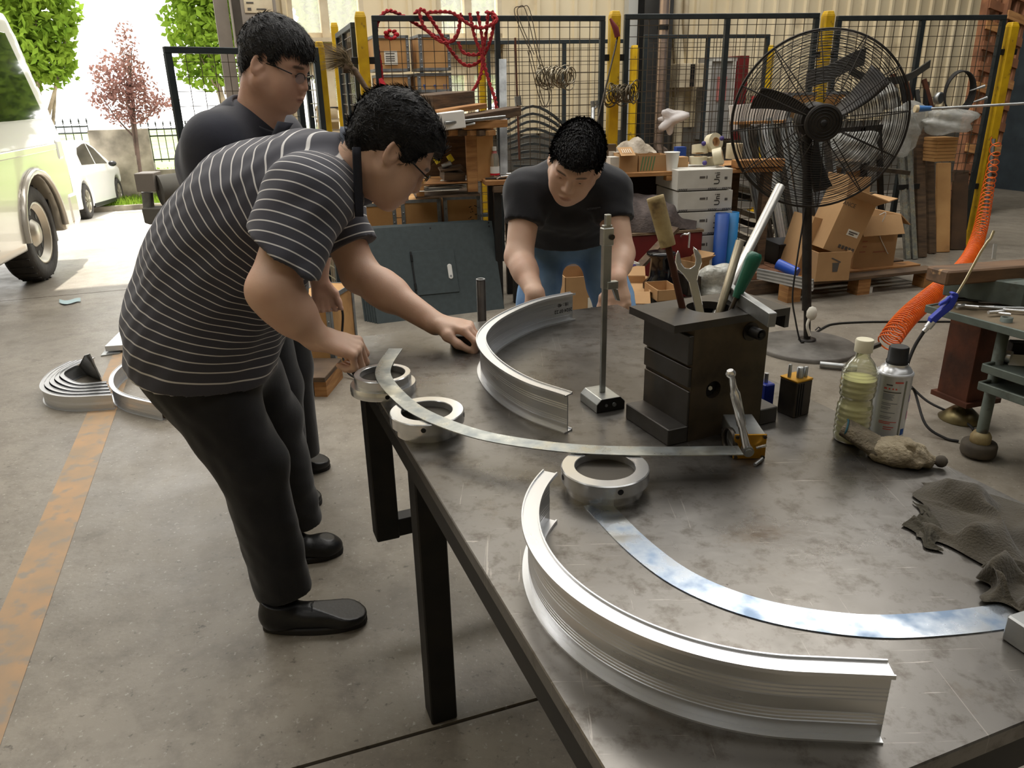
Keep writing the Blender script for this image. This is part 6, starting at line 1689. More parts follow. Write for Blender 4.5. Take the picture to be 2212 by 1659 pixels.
# ---------------------------------------------------------------- red chest with moving blanket
v_ = VF(1330, 590, 1512, 512, 5.0, R(12)); t = thing('red_chest', 'low dark red chest with steel handle under the blanket', 'chest', Matrix.Translation((v_.o.x, v_.o.y, 0)) @ v_.M.to_3x3().to_4x4())
hz = v_.hit(1330, 512).z
m = MB(); m.box((v_.w/2, .22, hz/2), (v_.w, .44, hz)); m.build('chest_body', M_red, t, bev=.005)
m = MB(); m.box((v_.w/2, .22, hz+.008), (v_.w+.01, .45, .016)); m.build('lid', mat('worn_board_top', (140, 120, 96), (110, 92, 72), scale=8, rough=.8), t)
m = MB(); hx = v_.loc(1476, 510).x; m.tube(spline([(hx-.02, -.01, hz-.02), (hx-.02, -.05, hz-.0), (hx, -.06, hz+.0), (hx+.02, -.05, hz-.0), (hx+.02, -.05, hz-.09)], 5), .007, 8); m.build('handle', M_chrome, t)
BLK = mat('grey_brown_blanket', (92, 82, 78), (70, 62, 60), scale=18, rough=.95, bump=.6, bscale=60)
o_ = v_.hit(1352, 505, .1)
m = MB()
def blanket(u, v):
    x = u*v_.w*.92; s = math.sin(PI*min(1, max(0, v*1.02)))
    z = .22*(s**.5)*(1-.45*max(0, u-.35)/.65*1.3)*(1-.0*u)+.016*math.sin(11*u+5*v)+.008*math.sin(23*u-8*v)
    y = .40*v+.02*math.sin(9*u)
    return v_.M @ Vector((x+.06*math.sin(4*v), y, (hz-v_.o.z)+.018+max(0, z)))
m.grid(blanket, 44, 22); single(m, 'moving_blanket', BLK, 'crumpled grey-brown moving blanket heaped on the red chest', 'blanket')
# black canister, blue tubes
c = G(1395, 640, 0); t = thing('black_container', 'glossy black plastic canister standing before the red chest', 'canister', Matrix.Translation(P(1424, 628, 4.55)))
zz = P(1424, 628, 4.55).z
m = MB(); m.lathe([(.09, -zz), (.10, -zz+.02), (.10, .05), (.065, .09), (.06, .20), (.085, .22), (.085, .235), (.0, .236)], n=28); m.build('canister_wall', mat('glossy_black', (16, 16, 20), rough=.15), t)
for x, m_, lb, yb_ in ((1551, mat('royal_blue_tube', (28, 74, 150), (22, 60, 128), scale=5, rough=.5), 'darker blue cardboard tube standing left of its twin', 590), (1571, mat('sky_blue_tube', (30, 118, 176), (24, 100, 150), scale=5, rough=.5), 'lighter blue cardboard tube standing beside the mesh', 592)):
    c = P(x, yb_, 5.15 if m_.name[0] == 'r' else 5.2); top = P(x, 461, 5.15).z
    m = MB(); m.lathe([(.046, 0), (.046, top), (.040, top), (.040, top-.04)], (c.x, c.y, 0), n=28); single(m, 'blue_tube', m_, lb, 'tube', 'blue tubes by the cartons')
# ---------------------------------------------------------------- things on the floor between bench and table
def floorbox(xl, yb, xr, yt, ang, dep, label, m_=M_card, name='cardboard_box', cat='box', flaps=(), group=None, Y=None, **k):
    v = VF(xl, yb, xr, yt, Y or 5, ang, floor=Y is None); w, h = v.w, v.h
    M = v.M
    t = thing(name, label, cat, M, group); tk = .005
    m = MB(); m.box((w/2, tk/2, h/2), (w, tk, h)); m.box((w/2, dep-tk/2, h/2), (w, tk, h)); m.box((tk/2, dep/2, h/2), (tk, dep, h)); m.box((w-tk/2, dep/2, h/2), (tk, dep, h)); m.box((w/2, dep/2, tk/2), (w, dep, tk)); m.build('box_body', m_, t)
    for f in flaps:
        m = MB(); l_ = .45*min(w, dep)
        a = R(f[1])
        if f[0] == 'f': m.box((w/2, -l_/2*math.cos(a), h+l_/2*math.sin(a)), (w*.98, l_, tk), rotm(-a, 0, 0))
        if f[0] == 'b': m.box((w/2, dep+l_/2*math.cos(a), h+l_/2*math.sin(a)), (w*.98, l_, tk), rotm(a, 0, 0))
        if f[0] == 'r': m.box((w+l_/2*math.cos(a), dep/2, h+l_/2*math.sin(a)), (l_, dep*.98, tk), rotm(0, -a, 0))
        if f[0] == 'l': m.box((-l_/2*math.cos(a), dep/2, h+l_/2*math.sin(a)), (l_, dep*.98, tk), rotm(0, a, 0))
        m.build('flap', m_, t)
    return t, v
t, v = floorbox(1220, 690, 1300, 600, R(10), .36, 'brown parcel box with white address label seen between the jeans legs', Y=3.95, flaps=())
v2_ = v; m = MB(); m.box((v.w*.78, -.002, v.h*.18), (v.w*.34, .002, v.h*.62)); m.build('address_label', M_paper, t)
m = MB()
for i, (z_, ww) in enumerate(((.02, .26), (.08, .22), (.14, .25), (.22, .14), (.40, .05))): m.box((v.w*.76, -.0035, v.h*(z_+.02)), (v.w*ww, .001, v.h*.03))
m.build('label_print', M_ink, t, kind='stuff')
t, v = floorbox(1322, 648, 1404, 630, R(-6), .40, 'flattened open cardboard box right of the man in jeans', Y=4.3, flaps=(('f', -30), ('l', 15), ('b', 25), ('r', -25)))
t, v = floorbox(1420, 652, 1470, 628, R(10), .22, 'small open cardboard tray behind the dark block', Y=4.2, flaps=())
t, v = floorbox(1196, 652, 1224, 600, R(15), .18, 'deep blue plastic crate behind the legs of the man in jeans', mat('blue_crate_plastic', (24, 40, 150), rough=.4), 'blue_crate', 'crate', Y=4.3)
m = MB(); a_ = P(1205, 640, 4.15); b_ = P(1190, 560, 4.4); m.tube([Vector((a_.x, a_.y, 0)), b_], .014, 8); single(m, 'steel_pole', M_alu_dull, 'thin grey pole leaning between the legs of the man in jeans', 'pole')
t, v = floorbox(1350, 592, 1382, 572, R(20), .10, 'tape box with violet oval print before the red chest', M_white_card, Y=4.75)
m = MB(); m.lathe([(.030, 0), (.030, .002), (0, .002)], (v.w/2, -.002, v.h/2), (0, -1, 0), n=20); m.build('oval_print', M_tapeb, t)
m = MB(); m.bar(P(1358, 600, 4.8), P(1460, 492, 4.95), .07, .02); single(m, 'timber_plank', M_wood_d, 'old plank leaning against the front of the red chest', 'plank')
t, v = floorbox(1484, 640, 1512, 600, R(10), .2, 'dark steel box section behind the spanner', M_steel_dark, 'steel_box_section', 'box', Y=4.4)
blob('crumpled clear plastic sheet behind the spanner', 'plastic sheet', 1545, 622, 4.5, .13, 9, mat('crinkled_clear_plastic', (200, 200, 192), (150, 150, 142), scale=20, rough=.2, bump=.8, bscale=40), 'plastic_sheet', .25, .5, )
t, v = floorbox(1500, 600, 1530, 568, R(35), .16, 'small yellowish box with torn flaps behind the spanner', M_card, Y=4.9, flaps=(('f', 40), ('r', 40)))
# ---------------------------------------------------------------- aluminium extrusions stacked behind the mesh
rs = random.Random(12)
for i in range(13):
    m = MB(); y_ = 352+i*17; a_ = P(1580, y_+rs.uniform(-4, 4), 6.6); c_ = P(1640, y_+10+rs.uniform(-6, 8), 6.7); b_ = P(1698, y_+rs.uniform(-10, 10), 6.9)
    m.sweep([(-.02, -.022), (.02, -.022), (.02, .022), (-.02, .022)], spline([a_, c_, b_], 6))
    single(m, 'curved_extrusion', (M_alu_dull, M_black, M_white)[i % 3], '%s curved section stored flat behind the mesh, %s from the top' % (('pale grey', 'black', 'white')[i % 3], ORDN[i]), 'metal profile', 'curved sections stored behind the mesh')
for i in range(9):
    m = MB(); a_ = P(1085+i*3, 262+i*12, 6.8); b_ = P(1165, 232+i*16, 6.85); c_ = P(1265, 330+i*6, 7.0)
    m.sweep([(-.02, -.010), (.02, -.010), (.02, .010), (-.02, .010)], spline([a_, b_, c_, Vector((c_.x+.35, c_.y, .02))], 6)); single(m, 'curved_black_profile', mat('dark_grey_rubbery_paint', (52, 56, 58), (66, 70, 70), scale=10, rough=.5), 'dark curved profile behind the fence, %s from the top of the arched pile' % ORDN[i], 'metal profile', 'dark curved profiles behind the fence')
# tall profiles leaning behind the fan
grp = 'tall profiles leaning behind the fan'
for i in range(16):
    xt = 1598+i*13+rs.uniform(-3, 3); yt = 262+rs.uniform(-14, 20)+(0 if i < 9 else 18); xb = xt+62-i*2.0; yb = 592+rs.uniform(-8, 8)
    a_ = G(xb, yb, 0); b_ = P(xt, yt, a_.y+.30)
    m = MB(); w_ = .042; m.bar(a_, b_, w_, w_*.9, up=(0, 1, 0)); d_ = (b_-a_).normalized(); s_ = d_.cross(Vector((0, 1, 0))).normalized(); f_ = Vector((0, -1, 0))*.021
    m.bar(a_+f_+s_*.010, b_+f_+s_*.010, .006, .004, up=(0, 1, 0)); m.bar(a_+f_-s_*.010, b_+f_-s_*.010, .006, .004, up=(0, 1, 0))
    single(m, 'leaning_profile', (M_alu_dull, M_galv, M_alu, M_steel_dark)[(0, 1, 3, 0, 2, 1, 3, 0)[i % 8]], 'tall slotted %s profile, %s from the left in the row behind the fan' % (('grey', 'zinc', 'dark', 'grey', 'bright', 'zinc', 'dark', 'grey')[i % 8], ORDN[i]), 'metal profile', grp)
m = MB(); m.bar(P(1583, 266, 6.0), P(1700, 262, 6.1), .09, .018); single(m, 'rack_board', M_wood, 'brown board across the tops of the leaning profiles', 'board')
m = MB(); a_, b_ = P(1578, 228, 6.1), P(1700, 222, 6.2)
m.prism([P(1576, 228, 6.1), P(1700, 218, 6.2), P(1696, 262, 6.2), P(1582, 285, 6.1)], (0, .03, 0)); single(m, 'foam_sheet', MATS['white_foam'], 'white foam sheet standing behind the left rim of the fan', 'foam sheet')
m = MB(); m.prism([P(1640, 208, 6.25), P(1700, 205, 6.3), P(1700, 222, 6.3), P(1638, 222, 6.25)], (0, .2, 0)); single(m, 'red_package', mat('red_package', (176, 28, 34), rough=.5), 'red package above the white foam sheet', 'package')
v_ = VF(1700, 262, 1826, 200, 6.35, R(10)); crate(v_, .45, 'pale crate behind the hub of the fan', 'crates behind the fan', 'm')
for (x0, x1, y0, y1, lb) in ((1740, 1796, 352, 422, 'pale crate behind the lower left of the fan pole'), (1815, 1868, 350, 420, 'pale crate behind the lower right of the fan')):
    v_ = VF(x0, y1, x1, y0, 6.0, R(10)); crate(v_, .3, lb, 'crates behind the fan')
v_ = VF(1735, 505, 1880, 424, 6.0, R(10)); v_.M = Matrix.Translation((v_.o.x, v_.o.y, 0)) @ v_.M.to_3x3().to_4x4(); v_.h = P(1735, 424, 6.0).z; crate(v_, .35, 'wide low crate under the two pale crates behind the fan', 'crates behind the fan')
t = thing('steel_rack', 'black steel rack frame behind the right half of the fan', 'rack', Matrix.Translation(G(1880, 520, 0)))
def rk(x, y, Y): return P(x, y, Y)
for (x0, y0, x1, y1) in ((1862, 276, 1872, 520), (1898, 278, 1905, 520), (1808, 282, 1905, 274)): m = MB(); m.bar(rk(x0, y0, 6.0), rk(x1, y1, 6.0), .035, .035, up=(0, 1, 0)); m.build('rack_bar', M_black, t, world=True)
m = MB(); m.bar(rk(1868, 362, 5.9), rk(1955, 372, 5.9), .16, .03); m.build('rack_shelf', M_steel_dark, t, world=True)
M_film = mat('crumpled_clear_film', (196, 196, 190), (160, 160, 154), scale=12, rough=.18, bump=.9, bscale=30, alpha=.55)
blob('clear plastic film bundle right of the fan hub', 'plastic film', 1880, 215, 6.3, .20, 11, M_film, 'plastic_film', .22, .5, .55)
blob('clear plastic bag hanging behind the right fan rim', 'plastic film', 1945, 280, 6.2, .17, 13, M_film, 'plastic_film', .2, .4, 1.0)
blob('clear plastic film draped right of the fan over the boards', 'plastic film', 2040, 262, 6.15, .20, 15, M_film, 'plastic_film', .2, .5, .45)
blob('shiny plastic film heap under the fan hub', 'plastic film', 1830, 325, 6.0, .24, 17, M_film, 'plastic_film', .2, .4, .5)
# black twisted plates above
def ribbon(pts, wd, m_, label, name, cat, th=.02):
    m = MB(); m.sweep([(-.012, -wd/2), (.012, -wd/2), (.012, wd/2), (-.012, wd/2)], spline([P(*p) for p in pts], 6)); return single(m, name, m_, label, cat)
M_blk = mat('black_rubbery_sheet', (40, 40, 38), (54, 52, 48), scale=8, rough=.6)
ribbon(((1742, 172, 6.2), (1790, 158, 6.2), (1840, 132, 6.2), (1868, 122, 6.2)), .12, M_blk, 'black bent sheet piece behind the top half of the fan', 'bent_black_sheet', 'sheet')
ribbon(((1835, 152, 6.3), (1870, 168, 6.3), (1910, 175, 6.3), (1960, 168, 6.3), (2008, 138, 6.3)), .055, M_blk, 'long black bent strip right of the fan top', 'bent_black_sheet', 'sheet')
ribbon(((1875, 178, 6.35), (1895, 200, 6.35), (1915, 230, 6.3)), .05, M_blk, 'black strip drooping behind the right side of the fan', 'bent_black_sheet', 'sheet')
for i in range(8):
    x = 1915+i*14; m = MB(); m.bar(P(x, 235, 6.5), P(x-8+rs.uniform(-10, 10), 160+rs.uniform(0, 35), 6.55), .03, .03, up=(0, 1, 0)); single(m, 'scrap_rod', (M_black, M_rust, M_blk)[i % 3], 'dark scrap rod, %s from the left of those right of the fan' % ORDN[i], 'rod', 'scrap rods right of the fan')
# ---------------------------------------------------------------- boards and tubes right of the fan
def stick(xb, yb, xt, yt, wd, th, m_, label, name, cat, lean=.22, group=None):
    a_ = G(xb, yb, 0); b_ = P(xt, yt, a_.y+lean); m = MB(); m.bar(a_, b_, wd, th, up=(0, 1, 0)); return single(m, name, m_, label, cat, group, bev=.003)
stick(1960, 560, 1945, 330, .042, .042, M_galv, 'galvanised square tube leaning right of the fan, left of its twin', 'square_tube', 'tube')
stick(1975, 560, 1962, 325, .042, .042, M_galv, 'galvanised square tube leaning right of the fan, right of its twin', 'square_tube', 'tube')
stick(1990, 556, 1984, 240, .070, .05, M_wood_d, 'tall weathered timber standing left of the leaning boards', 'timber_post', 'timber')
stick(2012, 548, 2006, 262, .060, .05, M_wood_d, 'second tall weathered timber standing by the leaning boards', 'timber_post', 'timber')
stick(2035, 545, 2038, 352, .115, .03, M_ply, 'pale plywood board standing right of the timbers', 'plywood_board', 'board')
stick(2068, 540, 2075, 368, .13, .03, mat('dark_brown_wood', (82, 60, 40), (58, 44, 32), scale=5, rough=.8), 'dark brown board standing at the right end of the boards', 'dark_board', 'board')
m = MB(); m.bar(P(1940, 405, 6.28), P(1985, 402, 6.30), .02, .04, up=(0, 0, 1)); single(m, 'clamp_bar', M_black, 'black bracket tying the square tubes', 'bracket')
v_ = VF(2018, 350, 2062, 298, 6.2, R(10)); t = thing('wood_strip_bundle', 'bundle of pale wood strips resting on the plywood board', 'timber bundle', v_.M)
for i in range(7): m = MB(); m.box((v_.w/2, .08, v_.h*(i+.5)/7), (v_.w*(1-.03*(i % 2)), .16, v_.h/7-.003)); m.build('strip', M_ply, t)
# leaning pallets
def pallet_lean(x0, y0, x1, y1, Yb, Yt, wd, label):
    a_ = G(x0, y0, 0); a_.y += 0; b_ = P(x1, y1, a_.y+.75); Zp = (b_-a_); L_ = Zp.length; Zp.normalize(); X_ = Vector((math.cos(TH), math.sin(TH), 0)); X_ = (X_-Zp*X_.dot(Zp)).normalized(); N_ = X_.cross(Zp)
    M = Matrix.Translation(a_) @ basis(X_, -N_, Zp).to_4x4() if False else Matrix.Translation(a_) @ basis(X_, Zp.cross(X_), Zp).to_4x4()
    t = thing('timber_pallet', label, 'pallet', M)
    for k in range(3): m = MB(); m.box((wd*(.04+.46*k), .06, L_/2), (.045, .09, L_)); m.build('bearer', M_rustwood, t, bev=.003)
    n_ = int(L_/.21)
    for k in range(n_): m = MB(); m.box((wd/2, .005, (k+.5)*L_/n_), (wd, .018, .09)); m.build('slat', M_rustwood if k % 3 else M_wood, t)
M_rustwood = mat('reddish_timber', (138, 92, 62), (104, 68, 46), scale=5, rough=.8, c3=(168, 118, 78), s3=3)
pallet_lean(2062, 470, 2150, -60, 0, 0, .28, 'tall reddish slatted pallet leaning on the wall behind the right mesh panel')
pallet_lean(2092, 470, 2192, -40, 0, 0, .26, 'second reddish slatted pallet leaning nearer the dark wall')
# cable coil and hooks
m = MB(); c = P(2068, 196, 6.35); 
for k in range(6): m.tube([c+Vector((.10*math.cos(a)*(1+.03*k), -.01*k, .145*math.sin(a)*(1+.02*k)-.004*k)) for a in [2*PI*i/28 for i in range(28)]], .006, 6, closed=True)
single(m, 'cable_coil', M_rubber, 'black cable coil hanging on the right mesh panel', 'cable coil')
m = MB(); m.lathe([(.035, -.02), (.045, -.015), (.045, .015), (.035, .02)], P(2028, 212, 6.4), (.5, -1, 0), n=22); single(m, 'cable_pulley', M_alu_dull, 'small grey steel pulley left of the cable coil', 'pulley')
for i, (x, y) in enumerate(((2115, 190), (2120, 215))):
    m = MB(); m.tube([P(x-20, y+6, 6.3), P(x+12, y-4, 6.3)], [.004, .012], 8); single(m, 'steel_hook', M_alu_dull, 'steel spike hooked on the right mesh panel, %s one' % ('upper', 'lower')[i], 'hook', 'steel spikes on the right mesh panel')
# long horizontal rod with blue grip
t = thing('long_reach_rod', 'long thin grey rod with blue and white grip pointing right from the fan', 'rod', P(1985, 236, 5.0))
m = MB(); m.tube([P(2005, 235, 5.0), P(2330, 217, 4.6)], .0075, 8); m.build('rod', M_alu_dull, t, world=True)
m = MB(); m.tube([P(1982, 235, 5.0), P(2012, 234, 5.0)], [.020, .014], 8); m.build('grip', mat('blue_grip', (60, 110, 170), rough=.4), t, world=True)
m = MB(); m.cyl(P(1976, 235, 5.0), P(1983, 235, 5.0), .022, n=10); m.build('grip_end', mat('cream_plastic', (200, 184, 150), rough=.5), t, world=True)
# ---------------------------------------------------------------- pallet with cardboard boxes
v_ = VF(1700, 655, 2012, 600, 5, R(17), floor=True); t = thing('low_pallet', 'flat timber pallet on the floor under the cardboard boxes', 'pallet', v_.M); PW = v_.w; PH = .13
for k in range(6): m = MB(); m.box((PW/2, .05+.16*k, PH-.011), (PW, .12, .022)); m.build('slat', M_wood if k % 2 else M_wood_d, t, bev=.002)
for x in (.05, PW/2, PW-.05):
    for y in (.05, .45, .85): m = MB(); m.box((x, y, (PH-.022)/2), (.10, .10, PH-.022)); m.build('block', M_wood, t)
PMx = v_.M
def textured_box(M, w, d, h, label, name='cardboard_box', flaps=(), group=None, tilt=None):
    if tilt is not None: M = M @ tilt
    t = thing(name, label, 'box', M, group); tk = .006
    m = MB(); m.box((w/2, tk/2, h/2), (w, tk, h)); m.box((w/2, d-tk/2, h/2), (w, tk, h)); m.box((tk/2, d/2, h/2), (tk, d-2*tk, h)); m.box((w-tk/2, d/2, h/2), (tk, d-2*tk, h)); m.box((w/2, d/2, tk/2), (w-2*tk, d-2*tk, tk)); m.build('box_body', M_card, t)
    for (s_, an, l_) in flaps:
        a = R(an); m = MB()
        if s_ == 'f': m.box((w/2, -l_/2*math.cos(a), h+l_/2*math.sin(a)), (w*.98, l_, tk), rotm(-a, 0, 0))
        if s_ == 'b': m.box((w/2, d+l_/2*math.cos(a), h+l_/2*math.sin(a)), (w*.98, l_, tk), rotm(a, 0, 0))
        if s_ == 'r': m.box((w+l_/2*math.cos(a), d/2, h+l_/2*math.sin(a)), (l_, d*.98, tk), rotm(0, -a, 0))
        if s_ == 'l': m.box((-l_/2*math.cos(a), d/2, h+l_/2*math.sin(a)), (l_, d*.98, tk), rotm(0, a, 0))
        m.build('flap', M_card, t)
    return t
vb = VF(1838, 598, 1925, 462, 5.28, R(14)); zb_ = PH
Mb = Matrix.Translation((vb.o.x, vb.o.y, PH)) @ vb.M.to_3x3().to_4x4(); hB = vb.hit(1838, 470).z-PH
t = textured_box(Mb, vb.w, .34, hB, 'tall brown box with faded red print at the back of the pallet', flaps=(('b', 86, .22), ('f', -62, .14), ('r', -40, .12)))
m = MB()
for i, (z_, x0, ww) in enumerate(((.74, .45, .40), (.70, .20, .30), (.70, .58, .28), (.52, .16, .12), (.42, .18, .10), (.32, .12, .14), (.30, .45, .30))): m.box((vb.w*(x0+ww/2), -.0015, hB*z_), (vb.w*ww, .001, hB*.022))
m.build('red_print', mat('faded_red_print', (158, 104, 82), rough=.9), t)
m = MB(); m.tube(spline([(vb.w*.45, -.01, hB*1.02), (vb.w*.55, -.03, hB*1.05), (vb.w*.50, -.012, hB*.7), (vb.w*.72, -.012, hB*.35), (vb.w*.8, -.012, hB*.25)], 6), .003, 5); m.build('packing_cord', M_white, t)
# lower front box and tilted upper box
vc = VF(1790, 625, 1842, 565, 4.95, R(5)); c0_ = Vector((P(1775, 625, 4.86).x, 4.86, 0))
Mc = Matrix.Translation((P(1760, 612, 4.93).x, 4.93, PH)) @ Matrix.Rotation(R(6), 4, 'Z')
wc = (P(1836, 612, 4.93)-P(1760, 612, 4.93)).x
t = textured_box(Mc, wc, .26, .19, 'low brown box with black bucket symbol at the front of the pallet')
m = MB(); m.prism([(wc*.55+a*.03, -.0015, .09+b*.03) for a, b in ((-.8, 1), (.8, 1), (.55, -1), (-.55, -1))], (0, .001, 0)); m.prism([(wc*.55+a*.03, -.0016, .13+b*.02) for a, b in ((-1.2, 1), (-.9, 1.2), (1.1, -.2), (1, -.6))], (0, .001, 0)); m.build('bucket_symbol', M_ink_soft, t)
Mt = Matrix.Translation((P(1775, 560, 4.99).x, 4.99, PH+.205)) @ Matrix.Rotation(R(8), 4, 'Z') @ Matrix.Rotation(R(20), 4, 'Y')
wt = .34
t = textured_box(Mt, wt*.66, .26, .36, 'tilted brown box with open flaps and shipping labels on the pallet', flaps=(('r', 35, .15), ('l', 70, .12), ('f', 20, .12)))
text_part('ANCE', .036, Mt @ Matrix.Translation((wt*.12, -.0015, .31)) @ Matrix.Rotation(R(90), 4, 'X'), M_ink_soft, t, 'box_lettering', .0002)
m = MB(); m.box((wt*.45, -.0015, .15), (.085, .001, .040)); m.build('shipping_label', M_paper, t)
m = MB(); m.box((wt*.45, -.0028, .155), (.065, .001, .008)); m.box((wt*.42, -.0028, .142), (.04, .001, .008)); 
for i in range(5): m.box((wt*(.30+.075*i), -.0018, .05), (.018, .001, .022))
m.build('label_print', M_ink_soft, t, kind='stuff')
Mu = Matrix.Translation((P(1718, 580, 5.12).x, 5.12, PH)) @ Matrix.Rotation(R(10), 4, 'Z') @ Matrix.Rotation(R(14), 4, 'Y')
t = textured_box(Mu, .22, .26, .40, 'brown box with barcode standing left on the pallet behind the fan pole', flaps=())
m = MB(); m.box((.05, -.0015, .16), (.05, .001, .02)); 
for i in range(8): m.box((.03+i*.006, -.0015, .10), (.003, .001, .05))
m.build('barcode_print', M_ink_soft, t)
# low pallet with plates and bundled profiles left of the boxes
v_ = VF(1605, 640, 1700, 618, 5, R(14), floor=True); t = thing('brick_pallet', 'timber pallet stacked with flat brownish tiles behind the dark block', 'pallet', v_.M)
m = MB(); m.box((v_.w/2, .25, .05), (v_.w+.05, .5, .10)); m.build('pallet_deck', M_wood_d, t)
rs = random.Random(3)
for r_ in range(3):
    for k in range(5):
        m = MB(); m.box((.03+k*v_.w/4.6, .08+.12*r_, .125+.0*r_), (v_.w/5.2, .11, .045), rotm(0, 0, rs.uniform(-.15, .15))); m.build('tile', mat('red_brown_tile', (138, 96, 70), (110, 76, 56), scale=8, rough=.9), t)
for k in range(6):
    m = MB(); a_ = P(1636, 582+k*3.5, 4.9); b_ = P(1757, 606+k*4, 4.72); m.bar(a_, b_, .03, .012); single(m, 'aluminium_channel', M_alu if k % 2 else M_alu_dull, 'thin aluminium channel, %s from the top of the bundle behind the block' % ORDN[k], 'metal profile', 'bundled aluminium channels')
m = MB(); m.cyl(P(1680, 570, 5.05), P(1722, 590, 4.95), .036, n=20); single(m, 'blue_roll', mat('blue_roll_film', (34, 78, 176), rough=.35), 'short blue film roll lying on the channel bundle', 'roll')
t, v = floorbox(1678, 590, 1722, 530, R(8), .24, 'black plastic bin behind the fan pole', M_blackpl, 'black_bin', 'bin', Y=5.35)
m = MB(); m.box((v.w/2, .12, v.h), (v.w+.02, .26, .012)); m.build('lid', M_blackpl, t)
# small white plug on the floor
m = MB(); m.box(G(1878, 632, 0)+Vector((0, 0, .02)), (.028, .02, .04)); t = single(m, 'white_tag', M_white, 'small white tag standing on the floor before the pallet', 'tag')
# ---------------------------------------------------------------- pedestal fan
FB_ = G(1741, 752, 0)
t = thing('pedestal_fan', 'large black industrial pedestal fan with wire guard', 'fan', Matrix.Translation((FB_.x, FB_.y, 0)))
FY = FB_.y
M_fan = mat('dusty_black_fan_paint', (36, 33, 31), (52, 47, 42), scale=20, rough=.5, metal=.4)
rb = abs(G(1880, 790, 0).x-G(1655, 790, 0).x)/2*1.02
m = MB(); m.lathe([(rb, 0), (rb, .018), (rb-.008, .024), (.05, .040), (.05, .046), (0, .047)], n=56); m.build('base', mat('grey_cast_base', (108, 104, 98), (84, 80, 74), scale=12, rough=.6), t)
m = MB(); m.lathe([(.046, .040), (.046, .055), (.026, .056)], n=24); m.build('pole_collar', M_fan, t)
hub = P(1768, 262, FY-.02)
top_ = Vector((hub.x-.01, FY+.09, hub.z-.02))
m = MB(); m.tube([(FB_.x, FY, .05), (FB_.x+(top_.x-FB_.x)*.45, FY+.03, hub.z*.45)], .018, 14); m.build('lower_pole', M_fan, t, world=True)
m = MB(); m.tube([(FB_.x+(top_.x-FB_.x)*.18, FY+.012, hub.z*.18), tuple(top_)], .024, 14); m.build('upper_pole', M_fan, t, world=True)
m = MB(); q_ = Vector((FB_.x, FY-.02, .20)); m.ball(q_, (.03, .022, .04), 10); m.tube(spline([q_, q_+Vector((-.02, -.01, -.06)), q_+Vector((.0, -.01, -.12))], 4), .008, 6); m.build('tape_wrap', M_paper, t, world=True)
# guard: facing the camera, slightly to its left
ax = Vector((-.18, -1.0, -.02)).normalized(); ux = Vector((0, 0, 1)).cross(ax).normalized(); uz = ax.cross(ux)
RG = .41
gm = MB()
def gp(a, r, d): return hub+(ux*math.cos(a)+uz*math.sin(a))*r+ax*d
gm.tube([gp(2*PI*i/72, RG, 0) for i in range(72)], .006, 8, closed=True)
gm.build('guard_rim', M_fan, t, world=True)
for side, nm in ((1, 'front_guard'), (-1, 'rear_guard')):
    g = MB()
    def dome(r): return side*(.015+.105*max(0, 1-(r/RG)**2.2))
    for k in range(27 if side > 0 else 20):
        r = .105+(RG-.105)*(k+.5)/(27 if side > 0 else 20); g.tube([gp(2*PI*i/56, r, dome(r)) for i in range(56)], .0016, 4, closed=True)
    for k in range(12):
        a = 2*PI*k/12+.1; g.tube([gp(a, .09+(RG-.09)*i/7, dome(.09+(RG-.09)*i/7)*1.02) for i in range(8)], .0026, 5)
    g.build(nm, M_wire if False else M_fan, t, world=True, kind='stuff')
c_ = hub+ax*.118
m = MB(); m.lathe([(.082, -.012), (.086, -.006), (.086, .004), (.080, .008), (0, .010)], c_, ax, n=36); m.build('hub_disc', M_fan, t, world=True)
m = MB()
for r_ in (.03, .045, .06, .074): m.tube([c_+ax*.011+(ux*math.cos(2*PI*i/32)+uz*math.sin(2*PI*i/32))*r_ for i in range(32)], .0022, 5, closed=True)
m.lathe([(.016, 0), (.016, .018), (.010, .024), (0, .025)], c_, ax, n=18); m.build('hub_rings', M_black, t, world=True)
m = MB(); m.lathe([(.07, 0), (.085, -.02), (.085, -.15), (.06, -.19), (0, -.19)], hub+ax*-.06, ax, n=28); m.build('motor', M_fan, t, world=True)
for k in range(3):
    a0_ = 2*PI*k/3+.45; bl_ = MB()
    def blade(u, v):
        r = .06+.27*u; a = a0_+(v-.5)*(.42-.10*u)+.25*u; return gp(a, r, (.5-v)*.10+.02)
    bl_.grid(blade, 10, 6); bl_.build('blade', M_fan, t, world=True, solid=.003)
m = MB(); m.lathe([(.055, -.05), (.055, .06), (0, .065)], hub, ax, n=24); m.build('blade_hub', M_fan, t, world=True)
m = MB(); m.tube(spline([hub+Vector((-.03, .1, -.1)), P(1742, 420, FY+.05), P(1722, 560, FY), P(1712, 640, FY), P(1718, 690, FY-.02), P(1728, 735, FY-.03), Vector((FB_.x-.03, FY-.04, .05))], 8), .0045, 6); m.build('power_cable', M_rubber, t, world=True)
m = MB(); f_ = lambda x, y: G(x, y, 0)+Vector((0, 0, .006)); m.tube(spline([f_(1752, 728), f_(1775, 712), f_(1800, 702), f_(1860, 698), f_(1940, 697), f_(2100, 697), f_(2300, 700)], 8), .006, 6)
single(m, 'floor_cable', M_rubber, 'black cable running across the floor from the fan to the right', 'cable')
m = MB(); a_ = f_(1767, 714); m.tube([a_+Vector((-.02, -.01, .0)), a_+Vector((0, 0, .014)), a_+Vector((.02, .01, .0))], .004, 5); single(m, 'cable_tie', M_blackpl, 'small cable tie around the floor cable near the fan', 'cable tie')
m = MB(); m.cyl(G(1770, 795, 0)+Vector((0, 0, .02)), G(1850, 803, 0)+Vector((0, 0, .02)), .016, n=16); single(m, 'lying_tube', M_alu_dull, 'grey tube lying on the floor behind the bottle', 'tube')
